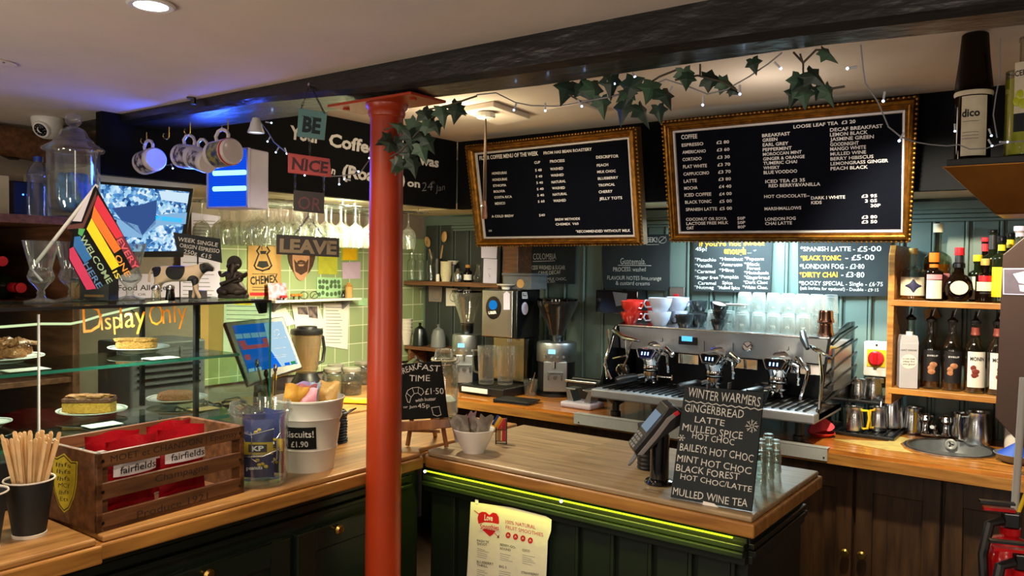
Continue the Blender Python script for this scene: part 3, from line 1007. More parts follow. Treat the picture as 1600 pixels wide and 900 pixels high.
def lump(sx_, sy_, sz_, seed, amp=.12, n=18):
    r_ = random.Random(seed)
    ph = [r_.uniform(0, 6) for _ in range(4)]
    g = G()
    def fn(u, v_):
        a, b_ = 2*PI*u, PI*(v_-.5)
        k = 1+amp*(math.sin(5*a+ph[0])*math.cos(3*b_+ph[1])+.6*math.sin(9*a+ph[2]+4*b_))
        cx_, cz_ = math.copysign(abs(math.cos(b_))**.5, 1), math.copysign(abs(math.sin(b_))**.6, b_)
        return (sx_*k*cx_*math.copysign(abs(math.cos(a))**.7, math.cos(a)), sy_*k*cx_*math.copysign(abs(math.sin(a))**.7, math.sin(a)), sz_*(k*cz_+1))
    return g.grid(fn, 2*n, n)
t = thing('pastry_slice', 'brown glazed pastry slice on the plate at the photo edge of the shelf', 'pastry', P1+Vector((0, 0, .011)), FACE-.2)
lump(.075, .035, .018, 3, .10).build('pastry_base', 'pastry', t)
g = G()
for k in range(16):
    a = k*.9
    g.tube([(-.075+.0098*k+.01*math.sin(a*3), -.03+.012*math.sin(a), .034+.006*math.sin(a*2)), (-.068+.0098*k, 0, .044+.004*math.sin(a*5)), (-.07+.0098*k+.012*math.sin(a), .03, .034)], .005, 6)
g.build('lattice_top', 'pastry', t)
t = thing('cake_slice', 'golden crumble slice on the plate under the painted words', 'cake', P2+Vector((-.006, -.004, .006)), FACE+.12)
G().grid(lambda u, v_: ((u-.5)*.104, -.024 if v_ < .5 else .024, 0), 1, 1)
lump(.052, .024, .0135, 5, .03).build('sponge', 'crumble', t)
lump(.052, .024, .005, 6, .10).build('crumble_top', 'crumble', t)
COL.objects[-1].location = (0, 0, .022)
t = thing('cake_slice', 'layered yellow cake slice with a dark glazed top on the lower deck', 'cake', P3+Vector((-.006, -.004, .006)), FACE+.1)
G().box((0, 0, .014), (.122, .045, .028)).build('sponge', 'cake_yellow', t, smooth=0, bevel=.003)
G().box((0, 0, .034), (.124, .047, .011)).build('date_layer', 'cake_brown', t, smooth=0, bevel=.003)
lump(.055, .02, .005, 8, .15).build('glazed_top', 'pastry', t)
COL.objects[-1].location = (0, 0, .038)
t = thing('cookie', 'round cracked cookie on the plate beside the case post', 'cookie', P4+Vector((-.0, -.002, .006)), FACE)
lump(.050, .044, .013, 9, .04).build('cookie_disc', 'cookie', t)
for q, w, zz, mat, lb in (((40, 579), .085, 1.2945, 'paper', 'white price card on the shelf in front of the pastry slice'), ((254, 561), .075, 1.2945, 'paper', 'white price card on the shelf in front of the crumble slice'), ((160, 665), .08, 1.133, 'paper', 'white price card on the deck in front of the layered cake'), ((318, 640), .07, 1.133, 'kraft', 'buff price card on the deck in front of the cookie')):
    p = at(*q, Z=zz)
    o = tag(G().box((0, 0, .0012), (w, .05, .0012)).box((0, .022, -.0002), (w, .004, .0016)).build('price_card', mat, None, smooth=0), lb, 'price card', 'price cards in the cake case')
    o.location = (min(p.x, CX0-.035), p.y, zz+.001)
    o.rotation_euler = (0, 0, PI/2)

# ================================================================ on top of the case
TZ = CT+.0005
def sundae(g, s=1.0):
    prof = [(0, 0), (.036, 0), (.037, .003), (.012, .010), (.008, .016), (.010, .022), (.007, .028), (.016, .040), (.027, .052), (.030, .062), (.026, .074), (.024, .082), (.031, .110), (.040, .148), (.0385, .148), (.030, .112), (.022, .083), (.024, .074), (.028, .062), (.024, .052), (.010, .046), (0, .044)]
    return g.lathe([(r*s, z*s) for r, z in prof], 36)
GA = at(64, 467.5, X=-2.06); GA.z = TZ
t = thing('sundae_glass', 'stemmed sundae glass holding the flag stick on the cake case', 'glass', GA, 0, 'sundae glasses on the cake case')
sundae(G(), 1.0).build('glass_bowl', 'thick_glass', t)
p = at(203, 465, X=-2.06); p.z = TZ
dup(t, p, 0, 'stemmed sundae glass partly behind the flag next to the cow figurine')
p = at(112, 466, X=-2.09); p.z = TZ
dup(t, p, 0, 'stemmed sundae glass hidden behind the flag, close to the flag stick glass')

# pride flag
def zq(x, y):                       # close-up reading to photo pixel
    return (80+x*.2222, 280+y*.2222)
fo = at(150, 385, X=-1.975)
ff = Fr(fo, FACE+.05)
fl = thing('paper_flag', 'rainbow pride flag reading everyone is welcome here, on a white stick', 'flag', fo, 0, None, rot3=ff.e)
g = G(); ff.quad(g, [zq(*q) for q in ((312, 45), (625, 605), (300, 778), (235, 770), (122, 560), (130, 480), (150, 380), (110, 352), (150, 295))], -.0006, .0006)
g.build('flag_sheet', 'slate_dark', fl, smooth=0)
for nm, c, q in (('red_stripe', '#d3203e', ((330, 110), (508, 398), (458, 420), (303, 188))), ('orange_stripe', '#e8761e', ((303, 188), (492, 490), (445, 522), (285, 275))), ('yellow_stripe', '#f0dc10', ((285, 275), (482, 610), (428, 640), (250, 350))),
                 ('green_tip', '#4fae5c', ((195, 346), (240, 350), (218, 402), (190, 385))), ('blue_stripe', '#2370bd', ((165, 405), (205, 400), (285, 555), (235, 592), (158, 470))), ('pink_stripe', '#d83468', ((130, 490), (157, 475), (318, 770), (250, 778), (130, 560))),
                 ('white_chevron', '#cfcad6', ((300, 60), (212, 298), (150, 295))), ('brown_chevron', '#5b2a24', ((318, 80), (320, 130), (228, 345), (110, 352), (125, 322), (222, 308))), ('maroon_corner', '#6b1430', ((508, 398), (625, 605), (572, 634), (458, 420)))):
    m_ = mk('flag_'+nm, c, .6, var=.05)
    g = G(); ff.quad(g, [zq(*k) for k in q], .0007 if nm != 'brown_chevron' else .0006, .0011 if nm != 'brown_chevron' else .0008)
    g.build(nm, 'flag_'+nm, fl, smooth=0)
for s, a, b_, h, c in (('EVERY', (462, 432), (585, 640), 9.5, '#e05a6a'), ('ONE', (445, 545), (528, 690), 9.5, '#f0a040'), ('IS', (432, 655), (462, 705), 8, '#f4e85a'), ('WELCOME', (200, 412), (400, 738), 9.5, '#a9c6a0'), ('HERE', (226, 600), (330, 772), 9.5, '#5a86c0')):
    mk('flag_text_'+s, c, .6)
    g = G(); A, B = zq(*a), zq(*b_)
    ff.text(g, s, A, B, h, .0014, .012)
    g.build('flag_lettering', 'flag_text_'+s, fl, smooth=0)
g = G()
mw = ff.m.inverted()
st = [mw @ GA+Vector((0, 0, 0))]
p_top = Vector((*ff.uv(*zq(318, 40)), -.004))
p_low = Vector((*ff.uv(48, 420), -.004))
low_w = GA+Vector((-.004, .004, .05))
g.tube([mw @ low_w, mw @ (GA+(ff.m @ p_low-GA)*1.0), p_top], [.0035, .0045, .0045], 10)
g.build('stick', 'white_plastic', fl)

# small black box under the flag
p = at(148, 464, X=-2.09); p.z = TZ
t = thing('small_box', 'small black box with a cream side label under the flag', 'box', p, FACE)
G().box((0, 0, .028), (.10, .05, .056)).build('carton', 'black_plastic', t, smooth=0, bevel=.002)
G().box((-.036, -.0255, .025), (.022, .001, .04)).box((.012, -.0255, .012), (.05, .001, .006)).build('cream_label', 'kraft', t, smooth=0)

def skin(name, verts, edges, mat, parent, sub=2):
    me = bpy.data.meshes.new(name)
    me.from_pydata([v[0] for v in verts], edges, [])
    o = bpy.data.objects.new(name, me)
    COL.objects.link(o)
    me.materials.append(MATS[mat])
    md = o.modifiers.new('skin', 'SKIN')
    md.use_smooth_shade = True
    for i, v in enumerate(verts):
        d = me.skin_vertices[0].data[i]
        d.radius = (v[1], v[1]) if not isinstance(v[1], tuple) else v[1]
        d.use_root = (i == 0)
    ss = o.modifiers.new('sub', 'SUBSURF'); ss.levels = sub; ss.render_levels = sub
    if parent is not None:
        o.parent = parent
    return o

# cow figurine
m, n, L, out = nt('cow_hide')
b = n.new('ShaderNodeBsdfPrincipled'); L(b.outputs[0], out.inputs[0])
tc = n.new('ShaderNodeTexCoord')
col = None
base_rgb = n.new('ShaderNodeRGB'); base_rgb.outputs[0].default_value = (*lin('#cdb89a'), 1)
prev = base_rgb.outputs[0]
for (cx_, cy_, cz_), r0 in (((.0, -.02, .078), .026), ((-.055, -.01, .075), .016), ((.078, 0, .088), .020), ((.045, -.012, .052), .015), ((.0, .03, .08), .03)):
    vm = n.new('ShaderNodeVectorMath'); vm.operation = 'DISTANCE'; vm.inputs[1].default_value = (cx_, cy_, cz_)
    L(tc.outputs['Object'], vm.inputs[0])
    lt = n.new('ShaderNodeMath'); lt.operation = 'LESS_THAN'; lt.inputs[1].default_value = r0
    L(vm.outputs['Value'], lt.inputs[0])
    mx = n.new('ShaderNodeMix'); mx.data_type = 'RGBA'
    L(lt.outputs[0], mx.inputs[0]); L(prev, mx.inputs[6]); mx.inputs[7].default_value = (*lin('#17181c'), 1)
    prev = mx.outputs[2]
L(prev, b.inputs['Base Color']); b.inputs['Roughness'].default_value = .45
p = at(278, 466, X=-2.0); p.z = TZ
cw = thing('cow_figurine', 'black and cream cow figurine standing on the cake case', 'figurine', p, FACE)
cv = [((-.05, 0, .072), .022), ((-.02, 0, .070), .0235), ((.02, 0, .069), .023), ((.048, 0, .074), .020), ((.066, 0, .086), .012), ((.080, 0, .090), .0105), ((.098, 0, .080), .0065),
      ((-.052, .011, .045), .0095), ((-.058, .012, .026), .0055), ((-.055, .012, .003), .0052), ((-.050, -.011, .045), .0095), ((-.056, -.012, .026), .0055), ((-.052, -.012, .003), .0052),
      ((.042, .010, .042), .008), ((.040, .011, .022), .005), ((.036, .011, .003), .005), ((.050, -.010, .042), .008), ((.054, -.011, .024), .005), ((.064, -.011, .003), .005),
      ((.074, .016, .097), .003), ((.074, -.016, .097), .003), ((-.066, 0, .084), .004), ((-.076, 0, .070), .003), ((-.077, 0, .045), .004)]
ce = [(0, 1), (1, 2), (2, 3), (3, 4), (4, 5), (5, 6), (0, 7), (7, 8), (8, 9), (0, 10), (10, 11), (11, 12), (3, 13), (13, 14), (14, 15), (3, 16), (16, 17), (17, 18), (5, 19), (5, 20), (0, 21), (21, 22), (22, 23)]
skin('cow_body', cv, ce, 'cow_hide', cw)

# salt and pepper shakers, sign on a rod, statue
for q, mt, lb in (((244, 467), 'thick_glass', 'clear glass shaker under the cow figurine tail'), ((266, 467.5), 'smoke_glass', 'dark pepper shaker under the cow figurine belly')):
    p = at(*q, X=-1.95); p.z = TZ
    t = thing('shaker', lb, 'shaker', p, 0)
    G().lathe([(0, 0), (.0115, 0), (.0125, .004), (.010, .026), (.0108, .030)], 20).build('pot', mt, t)
    G().lathe([(.0112, .030), (.0115, .034), (.008, .040), (0, .042)], 20).build('cap', 'steel', t)
p = at(309, 464, X=-2.0); p.z = TZ
fr = Fr(at(310, 386, X=-2.0), FACE+.1, 0, -.1)
t = thing('table_sign', 'small black slate sign on a thin rod over the cow figurine', 'sign', p, 0)
g = G(); fr.quad(g, ((271, 363), (344, 373), (347, 411), (277, 393)), -.002, .002)
q = G(); q.add(g.v, g.f, fr.m)
sl = q.build('sign_board', 'slate', t, smooth=0, world=True)
g = G()
for s, a, b_ in (('WEEK SINGLE', (278, 376), (340, 386), ), ('ORIGIN ESPRESSO', (281, 386), (343, 396)), ('250g  £15', (287, 395), (330, 404))):
    fr.text(g, s, a, b_, 6.5, .0026, .01, .06)
q = G(); q.add(g.v, g.f, fr.m)
q.build('chalk_lettering', 'chalk', sl, smooth=0, world=True)
rt = at(309, 392, X=-2.0)
G().tube([p, (rt.x, rt.y, rt.z)], .0022, 8).build('rod', 'black_plastic', t, world=True)
G().box((p.x, p.y, TZ+.012), (.045, .03, .024)).build('foot_block', 'grey_plastic', t, smooth=0, world=True, bevel=.002)
mk('bronze', '#3d332b', .5, .3, var=.3, scale=40)
p = at(365, 465.5, X=-1.98); p.z = TZ
st_ = thing('statue', 'dark seated elephant-headed statue with a round halo on the cake case', 'statue', p, FACE)
G().box((0, 0, .006), (.075, .045, .012)).build('plinth', 'bronze', st_, smooth=0, bevel=.003)
sv = [((0, 0, .030), .022), ((0, -.002, .050), .020), ((0, -.002, .066), .016), ((0, -.004, .082), .0125), ((0, -.012, .090), .012), ((.002, -.020, .078), .006), ((.004, -.022, .064), .0045), ((-.008, -.022, .054), .0035),
      ((.020, -.002, .070), .007), ((.034, -.006, .062), .006), ((.040, -.010, .075), .005), ((-.020, -.002, .070), .007), ((-.034, -.006, .062), .006), ((-.038, -.008, .078), .005),
      ((.028, -.012, .052), .006), ((.004, -.024, .046), .005), ((.028, -.010, .022), .013), ((.040, -.016, .018), .010), ((.006, -.026, .018), .009), ((-.028, -.010, .022), .013), ((-.040, -.016, .018), .010), ((-.008, -.028, .017), .008),
      ((.018, -.004, .092), .006), ((-.018, -.004, .092), .006), ((0, -.004, .102), .007)]
se = [(0, 1), (1, 2), (2, 3), (3, 4), (4, 5), (5, 6), (6, 7), (2, 8), (8, 9), (9, 10), (2, 11), (11, 12), (12, 13), (8, 14), (14, 15), (0, 16), (16, 17), (17, 18), (0, 19), (19, 20), (20, 21), (4, 22), (4, 23), (3, 24)]
skin('figure_body', sv, se, 'bronze', st_)
G().lathe([(0, -.002), (.021, -.002), (.021, .002), (0, .002)], 28, tr(0, .006, .100) @ rot('X', PI/2)).build('halo', 'bronze', st_)
G().tube([(-.03, -.018, .040), (.012, -.030, .056), (.045, -.022, .074)], [.006, .003, .0025], 8).build('lute', 'bronze', st_)
p = at(408, 470, X=-1.88)
t = thing('glass_clamp', 'black clamp gripping the far top corner of the cake case', 'clamp', p, PI/2)
G().prism([(-.02, .0), (.016, .0), (.016, -.034), (-.004, -.036), (-.012, -.02)], -.006, .006, rot('X', PI/2)).box((0, .012, .002), (.03, .03, .004)).build('clamp_body', 'black_plastic', t, smooth=0, bevel=.001)

# ================================================================ far left: shelf unit, jars, monitor
t = thing('shelf_unit', 'brown wooden shelf unit holding lying wine bottles behind the cake case', 'shelf unit', (-2.92, 1.0, ZB))
for y in (.66, 1.235):
    G().box((-2.92, y, 1.274), (.60, .022, .745)).build('side_panel', 'shelf_brown', t, smooth=0, bevel=.002, world=True)
G().box((-2.92, 1.0, 1.660), (.62, .72, .026)).build('shelf_top', 'shelf_brown', t, smooth=0, bevel=.002, world=True)
for z in (1.40, 1.16, .915):
    G().box((-2.92, .9475, z), (.59, .551, .018)).build('shelf', 'shelf_brown', t, smooth=0, bevel=.002, world=True)
G().box((-3.21, .9475, 1.28), (.012, .551, .73)).build('back_board', 'oak_dark', t, smooth=0, world=True)
def bottle_prof(r, h, sh, nr, nl, lip=.002):
    """r body radius, h full height, sh shoulder height, nr neck radius, nl neck length"""
    return [(0, .004), (r*.8, 0), (r, .006), (r, sh), (r*.93, sh+.35*(h-nl-sh)), (r*.6, sh+.75*(h-nl-sh)), (nr, h-nl), (nr, h-.012), (nr+lip, h-.011), (nr+lip, h-.002), (nr, h), (0, h)]
k = 0
BX = rot('Y', PI/2)
proto = None
for row, (z, ys) in enumerate(((1.4495, (.80, .905, 1.01, 1.115)), (1.532, (.852, .957, 1.062)))):
    for y in ys:
        lb = 'dark wine bottle lying in the shelf unit, ' + ('upper row' if row else 'lower row')
        if proto is None:
            proto = thing('wine_bottle', lb, 'wine bottle', (-3.02, y, z), 0, None, rot3=(0, PI/2, 0))
            G().lathe(bottle_prof(.0385, .30, .19, .014, .08), 28).build('bottle_glass', 'green_glass', proto)
            G().lathe([(.0155, .235), (.0158, .298), (.0155, .3015), (0, .302)], 20).build('capsule', 'red', proto)
            G().lathe([(.0389, .06), (.0389, .15)], 28).build('paper_label', 'paper', proto)
            o = proto
        else:
            o = dup(proto, (-3.02, y, z), None, lb, None, rot3=(0, PI/2, 0))
        o['group'] = 'wine bottles in the upper row of the shelf unit' if row else 'wine bottles in the lower row of the shelf unit'
SZ = 1.6735
p = at(115, 345, X=-2.66); p.z = SZ
t = thing('apothecary_jar', 'tall lidded glass sweet jar with a ball knob on the brown shelf', 'jar', p, 0)
s_ = px2m(p, 1)
G().lathe([(0, .004), (.05, 0), (.062, .004), (.066, .012), (.072, .03), (.077, .06), (.077, .205), (.079, .212), (.0765, .212), (.0745, .205), (.0745, .06), (.069, .03), (.05, .016), (0, .014)], 40).build('jar_glass', 'thick_glass', t)
G().lathe([(.070, .206), (.088, .211), (.092, .216), (.090, .221), (.072, .232), (.060, .240), (.058, .246), (.054, .250), (.046, .256), (.040, .268), (.034, .280), (.018, .288), (.010, .290), (.016, .294), (.023, .302), (.0245, .313), (.021, .325), (.012, .333), (0, .335)], 40).build('stopper', 'wine_glass', t)
mk('blue_wrap', '#5aa0dc', .5, var=.3, scale=25, bump=.6, bscale=30)
p2 = p+Vector((.0, .0, .0165))
o = tag(lump(.045, .040, .055, 4, .14).build('cellophane_bundle', 'blue_wrap', None), 'crumpled light blue bundle inside the lidded sweet jar', 'bundle')
o.location = p2+Vector((0, 0, .012))
p = at(60, 345, X=-2.86); p.z = SZ
t = thing('water_bottle', 'ribbed clear plastic water bottle with a blue cap on the brown shelf', 'bottle', p, 0)
pr_ = [(0, .003), (.030, 0), (.034, .006)]
for i in range(9):
    z = .012+.014*i
    pr_ += [(.0345, z), (.0325, z+.006)]
pr_ += [(.0345, .140), (.033, .155), (.022, .175), (.013, .186), (.013, .194)]
G().lathe(pr_, 28).build('bottle_wall', 'plastic_bottle', t)
G().lathe([(.0145, .190), (.015, .206), (0, .207)], 20).build('bottle_cap', 'blue', t)
p = at(30, 345, X=-2.95); p.z = SZ
t = thing('black_box', 'black box with a tiny blue light on the brown shelf', 'box', p, .2)
G().box((0, 0, .062), (.10, .11, .124)).build('casing', 'black_plastic', t, smooth=0, bevel=.004)
glow('blue_dot', '#3a7cff', 6)
G().ball((.0505, -.02, .08), .003).build('pilot_light', 'blue_dot', t)
p = at(-6, 345, X=-2.85); p.z = SZ
o = tag(G().box((0, 0, .065), (.07, .05, .13)).build('carton', 'cream_paint', None, smooth=0, bevel=.003), 'beige carton at the photo edge on the brown shelf', 'carton')
o.location = p
g = G()
g.tube([at(x, y, X=-3.2) for x, y in ((-20, 238), (0, 240), (15, 247), (28, 248), (38, 242), (45, 234))], .006, 8)
tag(g.build('cable', 'black_plastic', None), 'black cable looping under the timber rail', 'cable')

# security monitor
m, n, L, out = nt('cctv_picture')
tc = n.new('ShaderNodeTexCoord'); 
vo = n.new('ShaderNodeTexVoronoi'); vo.inputs['Scale'].default_value = 85
nz = n.new('ShaderNodeTexNoise'); nz.inputs['Scale'].default_value = 12; nz.inputs['Detail'].default_value = 8
L(tc.outputs['Object'], vo.inputs['Vector']); L(tc.outputs['Object'], nz.inputs['Vector'])
cr = n.new('ShaderNodeValToRGB')
for i, (q, c) in enumerate(((.30, '#1c3a78'), (.44, '#4f8fd0'), (.55, '#a6d8f4'), (.68, '#eaf6ff'))):
    e = cr.color_ramp.elements[i] if i < 2 else cr.color_ramp.elements.new(q)
    e.position = q; e.color = (*lin(c), 1)
mm = n.new('ShaderNodeMix'); mm.data_type = 'FLOAT'; mm.inputs[0].default_value = .45
L(nz.outputs[0], mm.inputs[2]); L(vo.outputs['Color'], mm.inputs[3])
L(mm.outputs[0], cr.inputs[0])
e = n.new('ShaderNodeEmission'); e.inputs[1].default_value = 1.0
L(cr.outputs[0], e.inputs[0]); L(e.outputs[0], out.inputs[0])
glow('cctv_light', '#cfe8fa', 1.0); glow('cctv_dark', '#3a5896', .9); glow('cctv_cyan', '#18b8f0', 1.2); glow('cctv_floor', '#86b4dc', 1.0)
fr = Fr(at(205, 337, X=-2.98), R(80), R(8))
mo = thing('monitor', 'wall monitor showing bluish security camera pictures', 'monitor', fr.o, 0, None, rot3=fr.e)
g = G(); fr.quad(g, ((128, 274), (304, 291), (287, 402), (128, 402)), -.03, 0)
g.build('bezel', 'black_plastic', mo, smooth=0, bevel=.003)
g = G(); fr.quad(g, ((136, 286), (296, 300), (279, 392), (136, 394)), .0003, .001)
sc_ = g.build('screen', 'cctv_picture', mo, smooth=0)
for q, mt in ((((175, 325), (220, 320), (245, 312), (243, 350), (222, 368), (190, 345)), 'cctv_dark'), (((176, 340), (215, 352), (224, 372), (150, 366)), 'cctv_floor'), (((222, 368), (250, 335), (292, 332), (290, 350), (250, 352)), 'cctv_floor'), (((243, 337), (285, 341), (284, 348), (243, 344)), 'cctv_cyan'), (((248, 298), (295, 302), (293, 318), (252, 312)), 'cctv_light')):
    g = G(); fr.quad(g, q, .0011, .0013)
    g.build('picture_patch', mt, sc_, smooth=0)
G().box((0, 0, -.09), (.06, .06, .14)).build('wall_bracket', 'black_plastic', mo, smooth=0)

# ================================================================ things on the tiled wall
XT = XW+.0035
fw = Fr((XT, 2.5, 1.45), PI/2)
mk('photo_pink', '#c46a5a', .5, var=.4, scale=40, c2='#8fb0d8', contrast=2)
mk('photo_dark', '#8c7a74', .5, var=.4, scale=30, c2='#2c2838', contrast=2)
mk('yellow_green', '#b9b83c', .6, var=.1)
mk('note_yellow', '#eebc10', .6, var=.05)
mk('note_lilac', '#c3a8c8', .6, var=.05)
mk('mint_card', '#9fc79a', .6, var=.06)
mk('skin_print', '#c08a6c', .6, var=.12, scale=20)
mk('hair_print', '#4a2c24', .6, var=.3, scale=60)
mk('dot_print', '#4c6446', .6, var=.2)
def sheet(name, q, mat, label, cat, d=0, lines=None, group=None):
    g = G(); fw.quad(g, q, .0005+d, .0012+d)
    g2 = G(); g2.add(g.v, g.f, fw.m)
    c = sum((Vector(p) for p in g2.v), Vector())/len(g2.v)
    t = thing(name, label, cat, c, 0, group)
    b_ = g2.build('paper_sheet', mat, t, smooth=0, world=True)
    if lines:
        g = G()
        for ln in lines:
            fw.line(g, ln[0], ln[1], .0016+d)
        g2 = G(); g2.add(g.v, g.f, fw.m)
        g2.build('printed_lines', 'ink_grey', b_, smooth=0, world=True)
    return t, b_
def rows(x0, x1, y0, y1, n_, dy=0, w=.0035):
    o = []
    for i in range(n_):
        y = y0+(y1-y0)*i/max(1, n_-1)
        o.append((((x0, y), (x0+(x1-x0)*rnd(.7, 1), y+dy)), w))
    return o
sheet('notice', ((299, 332), (345, 338), (344, 375), (299, 372)), 'lilac_paper', 'lilac printed notice just above the small slate sign', 'notice', 0, rows(302, 340, 345, 370, 6, 1))
sheet('notice', ((282, 398), (344, 404), (343, 468), (282, 470)), 'lilac_paper', 'lilac text sheet behind the rod of the slate sign', 'notice', 0, rows(286, 338, 410, 460, 9, .5))
t, b_ = sheet('notice', ((182, 428), (280, 428), (280, 476), (182, 478)), 'lilac_paper', 'lilac food allergens notice behind the cow figurine', 'notice')
g = G(); fw.text(g, 'Food Allergens', (184, 454), (272, 453), 9, .0016, .01); fw.text(g, 'OR', (215, 462), (228, 462), 4, .0016)
q = G(); q.add(g.v, g.f, fw.m); q.build('notice_lettering', 'ink', b_, smooth=0, world=True)
sheet('paper_bag', ((313, 471), (350, 466), (347, 556), (313, 562)), 'kraft', 'creased kraft paper pinned left of the till screen', 'paper')
sheet('price_list', ((350, 470), (424, 474), (420, 560), (348, 556)), 'paper', 'white list with a row of little symbols above the till screen', 'paper', 0, rows(354, 416, 478, 505, 5, 1))
sheet('sticker', ((366, 469), (394, 469), (393, 477), (366, 476)), 'note_yellow', 'yellow sticker at the top of the white list', 'sticker', .0012)
sheet('notice', ((420, 488), (446, 481), (462, 506), (432, 514)), 'paper', 'tilted white paper scrap right of the till screen', 'paper', .001)
sheet('photo_strip', ((455, 476), (497, 478), (508, 512), (462, 516)), 'paper', 'white sheet carrying two dark snapshots under the glass shelf', 'photo sheet', .002)
sheet('snapshot', ((464, 480), (479, 480), (481, 492), (465, 491)), 'photo_dark', 'dark snapshot at the left on the white sheet under the glass shelf', 'photo', .003)
sheet('snapshot', ((480, 479), (495, 479), (496, 498), (482, 496)), 'photo_dark', 'dark snapshot at the right on the white sheet under the glass shelf', 'photo', .003)
sheet('notice', ((505, 474), (545, 474), (543, 546), (504, 540)), 'paper', 'long white printed list under the glass shelf end', 'paper', 0, rows(509, 535, 480, 535, 12, .5))
t, b_ = sheet('coffee_poster', ((387, 376), (439, 376), (439, 464), (387, 464)), 'kraft', 'brown paper poster of a glass coffee maker behind the statue', 'poster')
g = G()
def chem(k, w):
    return [(409+k*.4, 376), (405+k, 386), (401+k, 392), (404+k*1.4, 397), (397+k, 415), (400+k, 420), (410, 423), (420-k, 420), (424-k, 415), (417-k*1.4, 397), (421-k, 392), (417-k, 386), (413-k*.4, 376)]
fw.line(g, chem(0, 0), .008, .0016); fw.quad(g, ((406, 392), (416, 392), (415, 397), (407, 397)), .0013, .0016); fw.quad(g, ((404, 408), (417, 408), (420, 416), (410, 419), (401, 416)), .0013, .0016); fw.line(g, ((408, 378), (409, 390)), .004, .0016)
for s, a, b2, h in (('CHEMEX', (391, 445), (434, 441), 13),):
    fw.text(g, s, a, b2, h, .0016, .03)
for y in (428, 449, 453):
    fw.line(g, ((394, y), (433, y)), .003, .0016)
q = G(); q.add(g.v, g.f, fw.m); q.build('poster_print', 'ink', b_, smooth=0, world=True)
g = G(); fw.quad(g, ((390, 457), (434, 457), (434, 462), (390, 462)), .0012, .0016)
q = G(); q.add(g.v, g.f, fw.m); q.build('red_bar', 'red', b_, smooth=0, world=True)
# cut-out print of a bearded man
t = thing('face_cutout', 'cut-out print of a bearded face with dark hair under the word LEAVE', 'print', (XT, 2.45, 1.55))
def oval(cx_, cy_, rx, ry, n_=20, sq_=1.0):
    return [(cx_+rx*math.cos(2*PI*i/n_), cy_+ry*math.sin(2*PI*i/n_)) for i in range(n_)]
def wallquad(q, mat, nm, par, z0, z1):
    g = G(); fw.quad(g, q, z0, z1); g2 = G(); g2.add(g.v, g.f, fw.m)
    return g2.build(nm, mat, par, smooth=0, world=True)
wallquad(oval(471, 392, 22, 40), 'hair_print', 'hair_print', t, .0005, .0012)
fc = wallquad(oval(470, 404, 13.5, 35), 'skin_print', 'face_print', t, .0013, .0017)
wallquad(((459, 405), (463, 410), (470, 411), (477, 410), (482, 404), (480, 424), (470, 430), (461, 424)), 'hair_print', 'beard_print', fc, .0018, .0020)
wallquad(((464, 408), (470, 406), (477, 408), (476, 411), (470, 410), (465, 411)), 'hair_print', 'moustache_print', fc, .0021, .0023)
wallquad(((465, 413), (475, 413), (473, 416), (467, 416)), 'skin_print', 'mouth_print', fc, .0021, .0024)
wallquad(((468, 393), (472, 393), (474, 403), (466, 403)), 'skin_print', 'nose_print', fc, .0018, .0022)
for x in (463, 477):
    wallquad(oval(x, 389, 2.6, 1.4, 10), 'ink', 'eye_print', fc, .0018, .0020)
sheet('snapshot', ((497, 399), (527, 401), (527, 429), (497, 428)), 'yellow_green', 'yellow-green picture below the right end of the word LEAVE', 'photo')
sheet('snapshot', ((533, 381), (560, 382), (559, 407), (533, 407)), 'yellow_green', 'yellow-green square card behind the yellow note', 'card')
sheet('sticky_note', ((536, 388), (557, 388), (557, 406), (535, 406)), 'note_yellow', 'yellow sticky note under the last hanging glass', 'sticky note', .0014)
sheet('sticky_note', ((534, 410), (563, 409), (563, 435), (535, 436)), 'note_lilac', 'lilac sticky note under the yellow one', 'sticky note')
t, b_ = sheet('dot_card', ((495, 433), (534, 434), (533, 465), (495, 465)), 'mint_card', 'mint card printed with dark round dots', 'card')
g = G()
for i in range(18):
    x, y = 499+(i % 6)*6+rnd(-1, 1), 439+(i//6)*10+rnd(-2, 2)
    q_ = oval(x, y, 2.6, 3.6, 12); fw.quad(g, q_, .0013, .0016)
q = G(); q.add(g.v, g.f, fw.m); q.build('dot_printing', 'dot_print', b_, smooth=0, world=True)
sheet('price_tag', ((560, 465), (574, 466), (574, 478), (560, 477)), 'mint_card', 'small mint tag beside the red column', 'card')

# glass shelf with odds and ends
a, b = at(422, 467, X=-3.24), at(557, 467, X=-3.24)
GS = .5*(a.z+b.z)
t = thing('glass_shelf', 'pale wall shelf of cards and trinkets on the green tiles', 'shelf', (-3.25, (a.y+b.y)/2, GS))
G().box((-3.246, (a.y+b.y)/2, GS-.006), (.095, b.y-a.y, .012)).build('shelf_board', 'white_plastic', t, smooth=0, bevel=.002, world=True)
for y in (a.y+.06, b.y-.05):
    G().prism([(0, 0), (.07, 0), (0, -.05)], -.006, .006, tr(-3.293, y, GS-.012) @ rot('X', PI/2)).build('bracket', 'grey_plastic', t, smooth=0, world=True)
def onshelf(px, X=-3.235):
    p = at(px, 466, X=X); p.z = GS+.0005
    return p
p = onshelf(437, -3.25)
t = thing('photo_card', 'pink flower photo card leaning on the pale shelf', 'card', p, PI/2)
G().box((0, .012, .042), (.11, .002, .085), rot('X', -.12)).build('photo_print', 'photo_pink', t, smooth=0)
p = onshelf(443, -3.225)
t = thing('paper_flower', 'red paper flower at the front of the pale shelf', 'flower', p, 0)
for k in range(5):
    a = k*2*PI/5
    G().ball((.010*math.cos(a), .010*math.sin(a), .016), .010, 10, None, (1, 1, .7)).build('petal', 'red', t)
G().cyl((0, 0, 0), (0, 0, .012), .005, n=8).build('stalk', 'counter_paint', t)
mk('orange_petal', '#d8792a', .6, var=.2)
